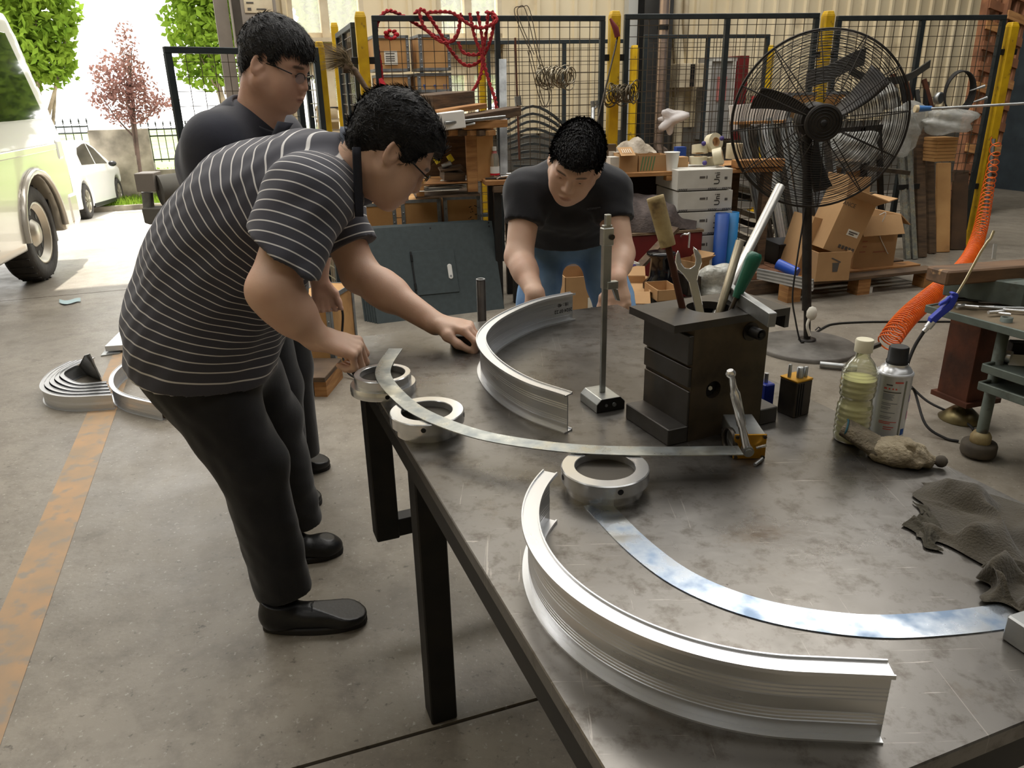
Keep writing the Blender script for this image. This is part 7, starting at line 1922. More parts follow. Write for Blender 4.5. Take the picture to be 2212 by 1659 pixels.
# ---------------------------------------------------------------- orange coil hose
M_or = mat('orange_hose', (236, 110, 30), (220, 92, 24), scale=20, rough=.3)
cl_ = spline([P(1918, 742, 3.35), P(1935, 715, 3.4), P(1965, 680, 3.55), P(2010, 640, 3.8), P(2060, 598, 4.15), P(2095, 555, 4.5), P(2115, 505, 4.9), P(2126, 455, 5.2), P(2135, 405, 5.5), P(2146, 350, 5.8), P(2152, 300, 6.0)], 60)
q = []; s_ = 0; tot = sum((cl_[i+1]-cl_[i]).length for i in range(len(cl_)-1)); turns = 0
for i in range(len(cl_)-1):
    n_ = 1
# resample densely with turn density falling towards the far end
cum = [0]
for i in range(len(cl_)-1): cum.append(cum[-1]+(cl_[i+1]-cl_[i]).length)
phase = 0; k = 0; N_ = 2600; idx = 0
for i in range(N_):
    s_ = tot*i/(N_-1)
    while idx < len(cum)-2 and cum[idx+1] < s_: idx += 1
    f_ = (s_-cum[idx])/max(1e-6, cum[idx+1]-cum[idx]); c = cl_[idx].lerp(cl_[idx+1], f_); d_ = (cl_[idx+1]-cl_[idx]).normalized()
    x_ = d_.cross(Vector((0, 0, 1))).normalized(); y_ = d_.cross(x_); u_ = s_/tot
    pitch_ = .021 if u_ < .45 else .021+.12*(u_-.45)**1.2*1.6
    phase += 2*PI*(tot/(N_-1))/pitch_; r_ = .048-.014*u_
    q.append(c+(x_*math.cos(phase)+y_*math.sin(phase))*r_)
m = MB(); m.tube(q, .0036, 6); 
t = thing('coil_hose', 'bright orange coiled air hose stretching up to the yellow post', 'air hose', Matrix.Translation(P(1918, 742, 3.35))); m.build('coil', M_or, t, world=True)
m = MB(); m.cyl(P(1880, 752, 3.32), P(1900, 744, 3.34), .012, n=12); m.build('coupling', M_steel_dark, t, world=True)
m = MB(); m.tube(spline([P(1900, 745, 3.34), P(1885, 752, 3.32), P(1862, 764, 3.25), P(1845, 772, 3.2)], 6), .006, 8); m.build('black_tail', M_rubber, t, world=True)
m = MB(); a_ = G(2120, 535, 0); m.tube([a_, P(2146, 300, a_.y+.1)], .018, 10); single(m, 'grey_pipe', M_alu_dull, 'thin grey pipe rising beside the yellow post at the dark wall', 'pipe')
# ---------------------------------------------------------------- black air hose and blue blow gun
bh = [P(2010, 712, 2.35), P(1992, 735, 2.35), P(1968, 775, 2.3), P(1952, 820, 2.3), P(1945, 870, 2.32), G(1952, 880, 0)+Vector((0, 0, .25)), G(1990, 925, 0)+Vector((0, 0, .03)), G(2040, 947, 0)+Vector((0, 0, .01)), G(2072, 953, 0)+Vector((0, 0, .01))]
t = thing('blow_gun', 'blue air blow gun with long bent nozzle hooked on the tool trolley', 'air gun', Matrix.Translation(P(2040, 660, 2.5)))
M_bl = mat('royal_blue_plastic', (40, 58, 168), rough=.35)
YG = 2.42
def bg_(x, y, o=0): return P(x, y, YG+o)
m = MB(); pts_ = [(2009, 697), (2017, 703), (2035, 686), (2058, 668), (2066, 655), (2072, 640), (2070, 634), (2062, 632), (2056, 634), (2060, 640), (2052, 646), (2050, 655), (2040, 663), (2012, 688)]
m.prism([bg_(x, y) for x, y in pts_], (0, .022, 0)); m.build('gun_body', M_bl, t, world=True, bev=.004, seg=2)
m = MB(); m.prism([bg_(x, y) for x, y in ((2030, 662), (2033, 655), (2045, 648), (2053, 640), (2056, 645), (2046, 656))], (0, .014, 0)); m.build('trigger', M_bl, t, world=True, bev=.002)
m = MB(); m.tube([bg_(x, y, .01) for x, y in ((2068, 634), (2085, 606), (2118, 545), (2133, 522), (2140, 515), (2147, 498))], .0042, 8); m.build('nozzle', mat('pale_brass', (200, 190, 160), rough=.3, metal=.9), t, world=True)
m = MB(); m.cyl(bg_(2015, 694, .01), bg_(2003, 708, .01), .012, n=12); m.cyl(bg_(2003, 708, .01), bg_(1995, 716, .01), .008, n=12); m.build('coupling', M_alu, t, world=True)
m = MB(); m.tube(spline([bg_(1997, 714, .01), P(1975, 750, 2.42), P(1958, 795, 2.4), P(1948, 850, 2.4), P(1946, 880, 2.42), G(1960, 905, 0)+Vector((0, 0, .14)), G(1995, 935, 0)+Vector((0, 0, .04)), G(2040, 950, 0)+Vector((0, 0, .008)), G(2070, 957, 0)+Vector((0, 0, .008))], 8), .0055, 8)
m.build('black_hose', M_rubber, t, world=True)
m = MB(); m.tube(spline([G(1948, 868, 0)+Vector((0, 0, .10)), G(2000, 885, 0)+Vector((0, 0, .04)), G(2060, 905, 0)+Vector((0, 0, .02)), G(2095, 925, 0)+Vector((0, 0, .01)), G(2102, 935, 0)+Vector((0, 0, .01))], 8), .0055, 8)
single(m, 'black_hose', M_rubber, 'black hose loop on the floor beside the trolley castor', 'hose')
# ---------------------------------------------------------------- tool trolley at the right
zt2 = .62
a_ = G(2003, 664, zt2); b_ = G(2140, 694, zt2); c_ = G(2240, 714, zt2)
zq = P(2140, 692, 2.55).z
# tray corners: near-left corner (2140,694) is over the castor
castor = G(2110, 985, 0); nl = Vector((castor.x, castor.y-.0, 0)); zt2 = P(2135, 693, nl.y).z
TT = Matrix.Translation((nl.x-.02, nl.y, 0)) @ Matrix.Rotation(R(-20), 4, 'Z')
fl_ = G(2001, 660, zt2); ex2 = (G(2210, 716, zt2)-fl_).normalized(); ey2 = Vector((0, 0, 1)).cross(ex2)
TT = Matrix.Translation((fl_.x, fl_.y, 0)) @ basis(ex2, ey2, (0, 0, 1)).to_4x4()
t = thing('tool_trolley', 'grey steel tool trolley on castors at the right edge with tray of tools', 'trolley', TT)
lx = (TT.inverted() @ nl).x; ly = (TT.inverted() @ nl).y; DT = .36; XT = lx+.75
m = MB(); m.box((XT/2, DT/2, zt2-.006), (XT-.01, DT-.01, .004)); m.build('tray_sheet', mat('oily_tray_sheet', (118, 104, 82), (92, 80, 64), scale=8, rough=.6, metal=.3), t)
m = MB()
for a, b in (((0, 0), (XT, 0)), ((XT, 0), (XT, DT)), ((XT, DT), (0, DT)), ((0, DT), (0, 0))): m.bar(a+(zt2-.012,), b+(zt2-.012,), .010, .028)
m.build('tray_rim', M_greenpaint, t, bev=.002)
for nm, z in (('middle_shelf', zt2*.69), ('lower_shelf', zt2*.56)):
    m = MB(); m.box(((lx+XT)/2, DT/2, z), (XT-lx, DT, .006))
    for a, b in (((lx, 0), (XT, 0)), ((lx, DT), (XT, DT)), ((lx, 0), (lx, DT))): m.bar(a+(z,), b+(z,), .012, .030)
    m.build(nm, M_greenpaint, t, bev=.002)
for (x, y) in ((lx, ly), (XT, ly), (XT, DT), ):
    m = MB(); m.lathe([(.020, .10), (.020, zt2+.012), (.015, zt2+.012), (.015, zt2-.01)], (x, y, 0), n=20); m.build('tube_leg', M_greenpaint, t)
    w_ = MB(); w_.lathe([(.030, -.026), (.058, -.024), (.062, -.014), (.062, .014), (.058, .024), (.030, .026)], (x, y, .035), (0, 0, 1), n=28); cw = w_.build('castor_wheel', mat('worn_brown_rubber', (84, 76, 64), (62, 56, 48), scale=12, rough=.85), t)
    w_ = MB(); w_.lathe([(.030, .055), (.036, .060), (.036, .085), (.028, .100), (.019, .102)], (x, y, 0), n=24); w_.build('castor_hub', mat('grimy_cream_nylon', (178, 164, 122), (130, 112, 76), scale=14, rough=.6), t)
def onT(x, y, z=None):
    return G(x, y, (zt2-.003) if z is None else z)
rs = random.Random(8)
for i, (x, y, l_, an, r_, m_) in enumerate(((2105, 651, .16, -.35, .006, M_black), (2130, 656, .20, -.3, .005, M_black), (2075, 668, .05, .5, .008, M_chrome), (2090, 668, .07, -.6, .008, M_chrome), (2120, 668, .12, -.25, .006, M_chrome), (2150, 682, .06, .1, .010, M_chrome), (2165, 684, .05, -.7, .007, M_chrome), (2180, 672, .10, -.3, .008, M_alu_dull), (2195, 678, .09, -.4, .008, M_chrome), (2205, 664, .12, -.3, .007, M_alu_dull), (2160, 662, .15, -.3, .007, M_steel_dark), (2140, 670, .09, -.45, .006, M_alu_dull))):
    c = onT(x, y)+Vector((0, 0, r_+.004)); d_ = Vector((math.cos(an), math.sin(an), 0)); m = MB(); m.tube([c-d_*l_/2, c-d_*l_*.1, c+d_*l_*.35, c+d_*l_/2], [r_*.7, r_*.7, r_, r_*.9], 8)
    single(m, 'small_hand_tool', m_, 'small %s hand tool on the trolley tray, %s from the left' % ('chromed' if m_ is M_chrome else 'grey' if m_ is M_alu_dull else 'dark', ORDN[sorted((2105, 2130, 2075, 2090, 2120, 2150, 2165, 2180, 2195, 2205, 2160, 2140)).index(x)]), 'tool', 'hand tools on the trolley tray')
m = MB(); a_, b_ = onT(2110, 632, zt2+.015), onT(2215, 655, zt2+.015); m.bar(a_, b_, .05, .02); single(m, 'flat_steel_bar', M_alu, 'bright flat steel bar lying along the tray back', 'metal bar')
m = MB(); a_, b_ = onT(2080, 622, zt2+.05), onT(2260, 650, zt2+.05); m.bar(a_+Vector((0, .10, 0)), b_+Vector((0, .10, 0)), .10, .09); single(m, 'steel_beam', M_greenpaint, 'grey painted steel beam behind the trolley tray', 'beam', bev=.004)
# timber beam lying above
a_ = P(2022, 596, 2.85); b_ = P(2330, 572, 3.0)
m = MB(); m.bar(a_, b_, .11, .055, up=(0, 0, 1)); single(m, 'timber_beam', mat('oil_darkened_timber', (118, 90, 66), (84, 66, 50), scale=4, rough=.7, stretch=(1, 6, 6), c3=(186, 146, 100), s3=3, lo3=.58, hi3=.66), 'thick oil-stained timber beam above the trolley at the right edge', 'beam', bev=.006)
# rusty machine column under the beam
c = G(2075, 905, 0); yb_ = c.y; t = thing('rusty_machine_leg', 'rust-brown square machine leg on a domed levelling foot', 'machine leg', Matrix.Translation((c.x, c.y, 0)))
m = MB(); m.lathe([(.085, 0), (.088, .006), (.040, .050), (.022, .055), (.022, .09)], n=28); m.build('levelling_foot', mat('dirty_zinc', (132, 120, 84), (96, 86, 58), scale=12, rough=.4, metal=.7), t)
lw_ = .155; zt3 = P(2100, 660, yb_).z+.06
m = MB(); m.box((0, 0, .095+(zt3-.095)/2), (lw_, .15, zt3-.095), rotm(0, 0, R(18))); m.build('square_leg', M_rust, t, bev=.003)
m = MB(); m.box((0, 0, .105), (lw_+.03, .18, .02), rotm(0, 0, R(18))); m.build('foot_plate', M_rust, t)
m = MB(); a_ = P(2075, 625, yb_+.05); m.box((0.22, .03, zt3+.04), (.62, .16, .08), rotm(0, 0, R(10))); m.build('cross_member', M_greenpaint, t, bev=.004)
for (x, y, lb) in ((2150, 762, ''), (2200, 745, '')): pass
m = MB(); m.cyl(onT(2150, 765, zt2*.66+.045), onT(2185, 772, zt2*.66+.045), .022, n=20); single(m, 'steel_roller', M_alu, 'short polished steel roller on the middle trolley shelf', 'roller')
m = MB(); m.box(onT(2203, 752, zt2*.66+.05), (.07, .05, .05), rotm(0, 0, -.3)); single(m, 'black_block', M_black, 'small black block on the middle trolley shelf', 'block', bev=.003)
m = MB(); m.box(onT(2208, 782, zt2*.66+.03), (.09, .012, .05), rotm(R(-30), 0, -.3)); single(m, 'white_plate', M_white, 'white plate with a hole on the middle trolley shelf', 'plate')
m = MB(); m.bar(P(2146, 560, 2.9), P(2150, 527, 2.92), .014, .004, up=(0, 1, 0)); single(m, 'drilled_strip', M_alu, 'small drilled metal strip standing up behind the timber beam', 'metal strip')
# ---------------------------------------------------------------- glove and cloths on the table
def cloth(label, name, cat, m_, cx, cy, r, seed, z=T, hgt=.03, sx=1.0, rot=0., amp=.25, n=44):
    rs = np.random.RandomState(seed); c = G(cx, cy, z); mb = MB(); K = rs.randn(8, 2)*3.2; ph = rs.rand(8)*6; fr = rs.randn(5)*1.0
    ca, sa = math.cos(rot), math.sin(rot)
    def f(u, v):
        a = 2*PI*u; e = 1+.22*math.sin(2*a+ph[0])+.13*math.sin(3*a+ph[1])+.07*math.sin(7*a+ph[2]); rr = r*v*e
        x = rr*math.cos(a)*sx; y = rr*math.sin(a); q = np.array([x, y])/r
        w = sum(math.sin(float(K[i]@q)+ph[i]+1.2*math.sin(float(K[(i+3) % 8]@q))) for i in range(8))/8
        rid = 1-abs(math.sin(float(K[0]@q)*1.1+w*2+ph[3])); rid2 = 1-abs(math.sin(float(K[4]@q)*1.2-w*2+ph[5]))
        h_ = hgt*(1-v**2.2)*(.45+.45*rid+.35*rid2+amp*w*1.5)+.004*(1+math.sin(9*a))*(v > .9)
        return c+Vector((x*ca-y*sa, x*sa+y*ca, max(.0015, h_)))
    mb.grid(f, n*2, n); return single(mb, name, m_, label, cat)
M_glove = mat('dirty_knitted_glove', (176, 164, 140), (140, 128, 106), scale=22, rough=.95, bump=.5, bscale=220, c3=(96, 86, 70), s3=18, lo3=.55, hi3=.7)
M_glove_cuff = mat('grey_knit_cuff', (128, 118, 100), (104, 96, 82), scale=40, rough=.95, bump=.6, bscale=260)
gc = G(1912, 992, T); Mg = rotz((gc.x, gc.y, T), R(-22))
t = thing('work_glove', 'crumpled dirty knitted work glove lying in front of the spray can', 'glove', Mg)
Fg = Field((-.09, -.07, -.005), (.10, .07, .075), .0022)
Fg.op(ell((.012, 0, .014), (.045, .030, .022)), .01); Fg.op(ell((.030, -.006, .018), (.028, .024, .020)), .012)
for a_, b_, r_ in (((.02, .012, .018), (.055, .012, .014), .0105), ((.03, -.012, .014), (.060, -.016, .011), .0105), ((.01, -.020, .012), (.042, -.028, .011), .011), ((.055, .004, .012), (.074, -.006, .011), .0085), ((-.01, .010, .022), (.03, .016, .028), .010)): Fg.op(cone(a_, b_, r_, r_*.8), .006)
Fg.op(ell((.030, -.018, .030), (.010, .006, .012)), .006, 'cut'); Fg.op(wob(.0035, 130, 61, 6), mode='off'); Fg.op(wob(.0015, 320, 62, 6), mode='off'); Fg.op(plane((0, 0, .0005), (0, 0, -1)), mode='and')
Vs, Fs = Fg.nets(); np_mesh('glove_body', tf(Mg, Vs), Fs, M_glove, t)
Fg = Field((-.085, -.05, -.005), (.01, .06, .075), .0022)
Fg.op(eseg((-.062, .022, .036), (-.010, .002, .016), (.021, .013), (.024, .016), (0, 1, .2), cap=True), .008); Fg.op(wob(.002, 150, 66, 6, (1, -.3, -.4)), mode='off'); Fg.op(plane((0, 0, .0005), (0, 0, -1)), mode='and')
Vs, Fs = Fg.nets(); cf = np_mesh('cuff', tf(Mg, Vs), Fs, M_glove_cuff, t)
m = MB(Mg); m.tube([(-.064+.003*math.sin(a), .0225+.0205*math.cos(a), .037+.0125*math.sin(a)) for a in [2*PI*i/24 for i in range(24)]], .0016, 6, closed=True); m.build('cuff_binding', mat('teal_binding', (44, 84, 96), rough=.9), t, world=True)
for (p_) in ((.078, -.006, .012),):
    m = MB(Mg); m.ball(p_, (.010, .0085, .010), 12); m.build('soiled_fingertip', mat('soiled_grey_knit', (84, 78, 70), rough=.95), t, world=True)
M_rag = mat('olive_grey_rag', (72, 66, 54), (58, 53, 44), scale=9, rough=.95, bump=.35, bscale=300, sheen=.2)
def drape(pts_h, ctr, label, name, m_, seed, zbase=T, amp=.008, k=26):
    """cloth patch over picture corners: Coons-style patch with folds"""
    rs = np.random.RandomState(seed); A_, B_, C_, D_ = [G(x, y, zbase) for x, y in pts_h]; mb = MB(); ph = rs.rand(6)*6
    def f(u, v):
        p = (A_*(1-u)+B_*u)*(1-v)+(D_*(1-u)+C_*u)*v; e = min(u, 1-u, v, 1-v); s_ = min(1, e*6)
        q = 2.2*math.sin(2.3*u+3.1*v+ph[0])+1.1*math.sin(5.2*u-2.6*v+ph[1]); r_ = 1.3*math.sin(4.1*v+1.7*u+ph[2])
        h_ = .4+.32*math.sin(q+5*u)+.22*math.sin(q*1.7+r_*2-4*v)+.13*math.sin(9*u+6*v+q*2)+.06*math.sin(17*v-11*u+q)
        w_ = .008*Vector((math.sin(9*v+ph[5]+q), math.sin(7*u+ph[1]+r_), 0))
        return p+w_+Vector((0, 0, .003+ctr*s_*max(.05, h_)))
    mb.grid(f, 60, 44); return single(mb, name, m_, label, 'rag')
drape(((1985, 1158), (2232, 1268), (2300, 1110), (1982, 1042)), .030, 'large crumpled olive-grey rag at the right edge of the table', 'rag', M_rag, 3)
drape(((1960, 1140), (2022, 1195), (2030, 1130), (1978, 1080)), .010, 'small dark ribbed cuff of cloth sticking out left of the large rag', 'rag', mat('dark_ribbed_rag', (62, 58, 48), rough=.95, bump=.5, bscale=200), 5)
drape(((2120, 1290), (2260, 1370), (2300, 1250), (2130, 1225)), .032, 'smaller olive rag crumpled over the flat steel arc at the right edge', 'rag', M_rag, 8, zbase=T+.002)
# ================================================================ floor pieces at the left
def arcp(c, r, a0_, a1_, n=30): return [Vector((c.x+r*math.cos(a0_+(a1_-a0_)*i/n), c.y+r*math.sin(a0_+(a1_-a0_)*i/n), c.z)) for i in range(n+1)]
labs = ('outermost curved profile of the nested stack on the floor, lowest and longest', 'second curved profile nested in the stack on the floor', 'third curved profile nested in the stack on the floor', 'fourth curved profile nested in the stack on the floor', 'innermost curved profile of the stack, leaning on the triangular plate')
for k in range(5):
    x0, y0, x1, y1 = ((152, 842, 248, 884), (158, 834, 238, 872), (168, 828, 236, 862), (180, 822, 234, 858), (205, 800, 236, 852))[k]
    o_ = .0
    pts = [G(x, y, 0) for x, y in ((160+k*12, 808-k*2), (118+k*13, 832-k*4), (97+k*11, 862-k*7), (112+k*9, 880-k*8), (160+k*5, 888-k*7), (248-k*3, 884-k*7))]
    zz = .0
    m = MB(); m.sweep(isection(.072, .008, .012), spline(pts, 8)); 
    single(m, 'curved_aluminium_profile', M_alu, labs[k], 'metal profile', 'nested curved profiles on the floor')
pts = [G(x, y, 0) for x, y in ((322, 800), (282, 812), (252, 838), (248, 866), (275, 888), (352, 908))]
m = MB(); m.sweep(isection(.078, .008, .012), spline(pts, 8)); single(m, 'curved_aluminium_profile', M_alu, 'single curved profile lying open on the floor behind the trouser leg', 'metal profile')
m = MB(); a_ = G(172, 810, .0)
m.prism([G(165, 800, .0), G(218, 822, .0), G(216, 815, .09), G(192, 765, .20), G(182, 768, .20)], (.0, .01, 0)); single(m, 'triangular_plate', M_alu_dull, 'pointed aluminium offcut plate standing behind the nested profiles', 'plate')
m = MB(); m.prism([G(218, 770, .001), G(258, 765, .001), G(300, 735, .001), G(290, 690, .001), G(262, 715, .001)], (0, 0, .006)); single(m, 'flat_plate', M_alu_dull, 'flat bright offcut plate on the floor behind the shirt hem', 'plate')
m = MB(); a_, b_ = G(250, 752, .03), G(300, 700, .03); m.bar(a_, b_, .11, .03); single(m, 'aluminium_slab', M_alu, 'flat aluminium slab lying on the bright offcut plate', 'slab')
t = thing('wooden_block', 'dirty wooden block with dark metal piece at the end of the single profile', 'block', rotz(G(352, 905, 0), R(15)))
m = MB(); m.box((.03, .06, .035), (.10, .12, .07)); m.build('timber', M_wood_d, t, bev=.004); m = MB(); m.box((.03, .08, .09), (.07, .07, .04)); m.build('metal_piece', M_black, t)
m = MB(); m.cyl(G(330, 828, .0), G(330, 828, .0)+Vector((0, 0, .03)), .018, n=14); single(m, 'dark_plug', M_black, 'small dark plug on the floor inside the single profile', 'plug')
m = MB(); m.grid(lambda u, v: G(128+46*u, 654-8*v+3*math.sin(5*u), .006+.006*abs(math.sin(7*u+4*v))), 8, 3); single(m, 'pale_wipe', mat('pale_blue_paper', (170, 190, 192), rough=.9), 'small pale blue paper wipe on the sunlit floor', 'paper')
# floor lump: bucket, crate and pallet behind the men
c = G(720, 612, 0); t = thing('paint_bucket', 'white splashed plastic bucket behind the striped shirt man', 'bucket', Matrix.Translation((c.x, c.y, 0)))
m = MB(); m.lathe([(.11, 0), (.135, .24), (.142, .245), (.142, .26), (.128, .255), (.108, .01), (0, .01)], n=28); m.build('bucket_wall', mat('splashed_white_plastic', (206, 200, 190), (170, 162, 150), scale=8, rough=.6), t)
v_ = VF(655, 806, 727, 640, 5, R(-12), floor=True); t = crate(v_, .30, 'standing plywood crate behind the legs of the two men', None, '')
m = MB(); m.tube(spline([(v_.w+.002, .08, v_.h-.02), (v_.w+.03, .08, v_.h-.10), (v_.w+.02, .06, v_.h-.24), (v_.w+.05, .0, .05), (v_.w+.12, -.05, .012), (v_.w+.30, -.1, .008)], 8), .006, 6); m.build('hanging_cable', M_rubber, t)
v_ = VF(622, 858, 706, 815, 5, R(-5), floor=True); t = thing('small_pallet', 'small worn timber pallet on the floor behind the trouser legs', 'pallet', v_.M)
m = MB(); m.box((v_.w/2, .14, v_.h-.012), (v_.w, .28, .024)); m.build('top_slat', M_wood_d, t, bev=.002)
for x in (.03, v_.w-.03): m = MB(); m.box((x, .14, (v_.h-.024)/2), (.06, .26, v_.h-.024)); m.build('bearer', M_wood, t)
# grey bracket stand at the doorway
p_ = G(330, 470, 0); YB = 5.2
t = thing('machine_stand', 'grey machine bracket with square head and drum behind the bent back', 'machine', Matrix.Translation(P(330, 480, YB)))
v_ = VF(296, 415, 337, 375, YB, R(5)); m = MB(v_.M); m.box((v_.w/2, .08, v_.h/2), (v_.w, .16, v_.h)); m.build('square_head', M_column, t, world=True, bev=.004)
m = MB(); m.cyl(P(318, 415, YB+.08), P(322, 452, YB+.08), .036, n=18); m.build('round_column', M_alu_dull, t, world=True)
m = MB(); m.prism([P(305, 450, YB), P(350, 450, YB), P(352, 470, YB), P(325, 486, YB), P(312, 482, YB)], (0, .14, 0)); m.build('lower_jaw', M_plinth, t, world=True, bev=.005)
m = MB(); m.cyl(P(345, 412, YB+.05), P(400, 405, YB+.15), .10, n=28); m.build('drum', M_plinth, t, world=True)
m = MB(); q_ = P(360, 470, YB+.15); m.box((q_.x+.06, q_.y, q_.z/2), (.16, .16, q_.z)); m.build('pedestal', M_plinth, t, world=True)
# broom hanging on the yellow post
rs = random.Random(4); m = MB(); b0_ = P(764, 150, 5.0); 
for i in range(260):
    u = rs.random(); v = rs.random(); e = P(694+rs.uniform(-4, 42), 92+rs.random()*62, 5.0+rs.uniform(-.06, .06)); mid = b0_.lerp(e, .5)+Vector((0, 0, .03)); s_ = b0_+Vector((-.012*rs.random(), .03*rs.uniform(-1, 1), .028*rs.uniform(-1, 1)))
    m.tube([s_, mid, e], [.0016, .0014, .0005], 3, cap=False)
t = thing('straw_broom', 'straw broom head fanned out beside the yellow posts', 'broom', Matrix.Translation(b0_)); m.build('bristles', mat('grey_straw', (130, 112, 84), (100, 86, 64), scale=40, rough=.9), t, world=True, kind='stuff')
m = MB(); m.tube([P(745, 146, 5.0), P(766, 152, 5.0), P(800, 205, 5.0)], [.035, .02, .014], 10); m.build('handle', M_wood_d, t, world=True)
# papers and low shelf between the posts
v_ = VF(722, 290, 775, 245, 7.6, R(12)); t = thing('paper_shelf', 'low pale shelf with papers seen between the yellow posts', 'shelf', Matrix.Translation((v_.o.x, v_.o.y, 0)) @ v_.M.to_3x3().to_4x4())
zz = v_.o.z
for k in range(3): m = MB(); m.box((.25, .2, zz+.02+k*.10), (.8, .4, .02)); m.build('shelf_board', M_creamtrim, t)
m = MB(); m.box((-.13, .2, (zz+.25)/2), (.03, .4, zz+.25)); m.box((.63, .2, (zz+.25)/2), (.03, .4, zz+.25)); m.build('side_board', M_creamtrim, t)
for k in range(4): m = MB(); m.box((.05+.13*k, .15, zz+.235+.012*k), (.22, .3, .010), rotm(0, 0, .2*k-.3)); m.build('paper_stack', M_paper if k % 2 else M_blackpl, t)
# ---------------------------------------------------------------- wall fittings
def on_wall(x, y, v=-.02):
    d = ray(x, y); o = COL_BASE+V*v; t = ((o-CAM).dot(V))/d.dot(V); return CAM+d*t
def wallbox(x0, y0, x1, y1, dep, v=-.02):
    a_, b_ = BI @ on_wall(x0, y1, v), BI @ on_wall(x1, y0, v); return a_, b_
t = thing('electrical_box', 'beige electrical box with conduit on the wall behind the mesh', 'electrical box', BF)
a_, b_ = wallbox(1444, 138, 1500, 190, .15)
m = MB(); m.box(((a_.x+b_.x)/2, -.14, (a_.z+b_.z)/2), (b_.x-a_.x, .22, b_.z-a_.z)); m.build('box_body', M_creamtrim, t, bev=.004)
m = MB(); m.box((a_.x*.52+b_.x*.48, -.255, (a_.z+b_.z)/2), (.05, .012, b_.z-a_.z-.02)); m.build('dark_strip', M_black, t)
for x, dx in ((1461, 0), (1472, 10)):
    q0 = BI @ on_wall(x, 138); q1 = BI @ on_wall(x+dx, -60); m = MB(); m.tube([(q0.x, -.09, q0.z-.3 if dx == 0 else q0.z), (q0.x, -.09, q0.z), (q1.x, -.06, q0.z+.5), (q1.x, -.06, 6.4)], .03 if dx else .055, 10); m.build('conduit', M_creamtrim, t)
m = MB(); q0 = BI @ on_wall(1461, 190); m.cyl((q0.x, -.09, .0), (q0.x, -.09, q0.z), .055, n=14); m.build('conduit', M_creamtrim, t)
t = thing('insulated_pipe', 'shiny vertical pipe on the dark column behind the mesh', 'pipe', BF)
q0 = BI @ on_wall(1417, 285, -.3); m = MB(); m.cyl((q0.x, -.36, q0.z), (q0.x, -.36, 6.5), .055, n=18); m.tube(spline([(q0.x, -.36, q0.z), (q0.x, -.36, q0.z-.15), (q0.x+.1, -.33, q0.z-.22)], 4), .05, 10); m.build('pipe', mat('pinkish_foil_pipe', (206, 186, 176), rough=.25, metal=.8), t)
for z in (1.9, 3.6): m = MB(); m.cyl((q0.x, -.36, z), (q0.x, -.36, z+.05), .062, n=16); m.build('pipe_clip', M_black, t)
t = thing('fire_cabinet', 'grey fire hose cabinet door with red frame on the wall', 'cabinet', BF)
a_, b_ = wallbox(1500, 125, 1590, 300, .2); w_ = b_.x-a_.x; h_ = b_.z-a_.z
m = MB(); m.box(((a_.x+b_.x)/2, -.10, (a_.z+b_.z)/2), (w_, .20, h_)); m.build('cabinet_body', mat('grey_cabinet', (150, 148, 144), rough=.5), t)
m = MB(); m.box((b_.x-.06, -.14, (a_.z+b_.z)/2), (.12, .26, h_*1.03)); m.build('red_frame', M_red, t)
m = MB()
for x in (a_.x+.02, b_.x-.15): m.box((x, -.21, (a_.z+b_.z)/2), (.04, .02, h_))
m.box(((a_.x+b_.x)/2, -.21, b_.z-.02), (w_, .02, .04)); m.build('door_frame', M_white_card, t)
m = MB(); m.box((a_.x+w_*.40, -.205, a_.z+h_*.62), (w_*.26, .004, h_*.3)); m.build('red_notice', mat('faded_red_notice', (186, 110, 104), rough=.7), t)
m = MB(); q0 = BI @ on_wall(1748, 18); m.box((q0.x, -.06, q0.z), (.15, .1, .13)); q = struct(m, 'switch_box', M_creamtrim); del q['kind']; tag(q, 'small grey switch box high on the wall above the fan', 'switch box')
t = thing('column_sign', 'small cream sign plate with faint print on the doorway column', 'sign', BF)
q0 = BI @ on_wall(558, 12, -.32); m = MB(); m.box((q0.x, -.335, q0.z), (.24, .006, .12)); m.build('sign_plate', M_creamtrim, t)
m = MB(); m.box((q0.x-.07, -.34, q0.z+.02), (.06, .002, .012)); m.box((q0.x-.08, -.34, q0.z-.03), (.03, .002, .02)); m.box((q0.x+.02, -.34, q0.z-.03), (.08, .002, .010)); m.build('sign_print', M_ink_soft, t, kind='stuff')
m = MB(); m.box((q0.x, -.325, 2.2), (.30, .012, 4.4)); m.build('backing_plate', M_column, t)

# ================================================================ outdoors
M_leaf = bpy.data.materials.new('sunlit_leaf'); M_leaf.use_nodes = True; MATS['leaf'] = M_leaf
def leafmat(m, c, c2, tr_):
    nt = m.node_tree; nt.nodes.clear(); o = nt.nodes.new('ShaderNodeOutputMaterial'); d = nt.nodes.new('ShaderNodeBsdfDiffuse'); t_ = nt.nodes.new('ShaderNodeBsdfTranslucent'); x = nt.nodes.new('ShaderNodeMixShader'); x.inputs[0].default_value = tr_
    g = nt.nodes.new('ShaderNodeNewGeometry'); n = nt.nodes.new('ShaderNodeTexNoise'); n.inputs['Scale'].default_value = 2.5; nt.links.new(g.outputs['Position'], n.inputs['Vector'])
    mx = nt.nodes.new('ShaderNodeMix'); mx.data_type = 'RGBA'; mx.inputs['A'].default_value = srgb(c)+(1,); mx.inputs['B'].default_value = srgb(c2)+(1,); nt.links.new(n.outputs['Fac'], mx.inputs['Factor'])
    nt.links.new(mx.outputs['Result'], d.inputs[0]); nt.links.new(mx.outputs['Result'], t_.inputs[0]); nt.links.new(d.outputs[0], x.inputs[1]); nt.links.new(t_.outputs[0], x.inputs[2]); nt.links.new(x.outputs[0], o.inputs[0])
leafmat(M_leaf, (84, 122, 40), (150, 172, 66), .5)
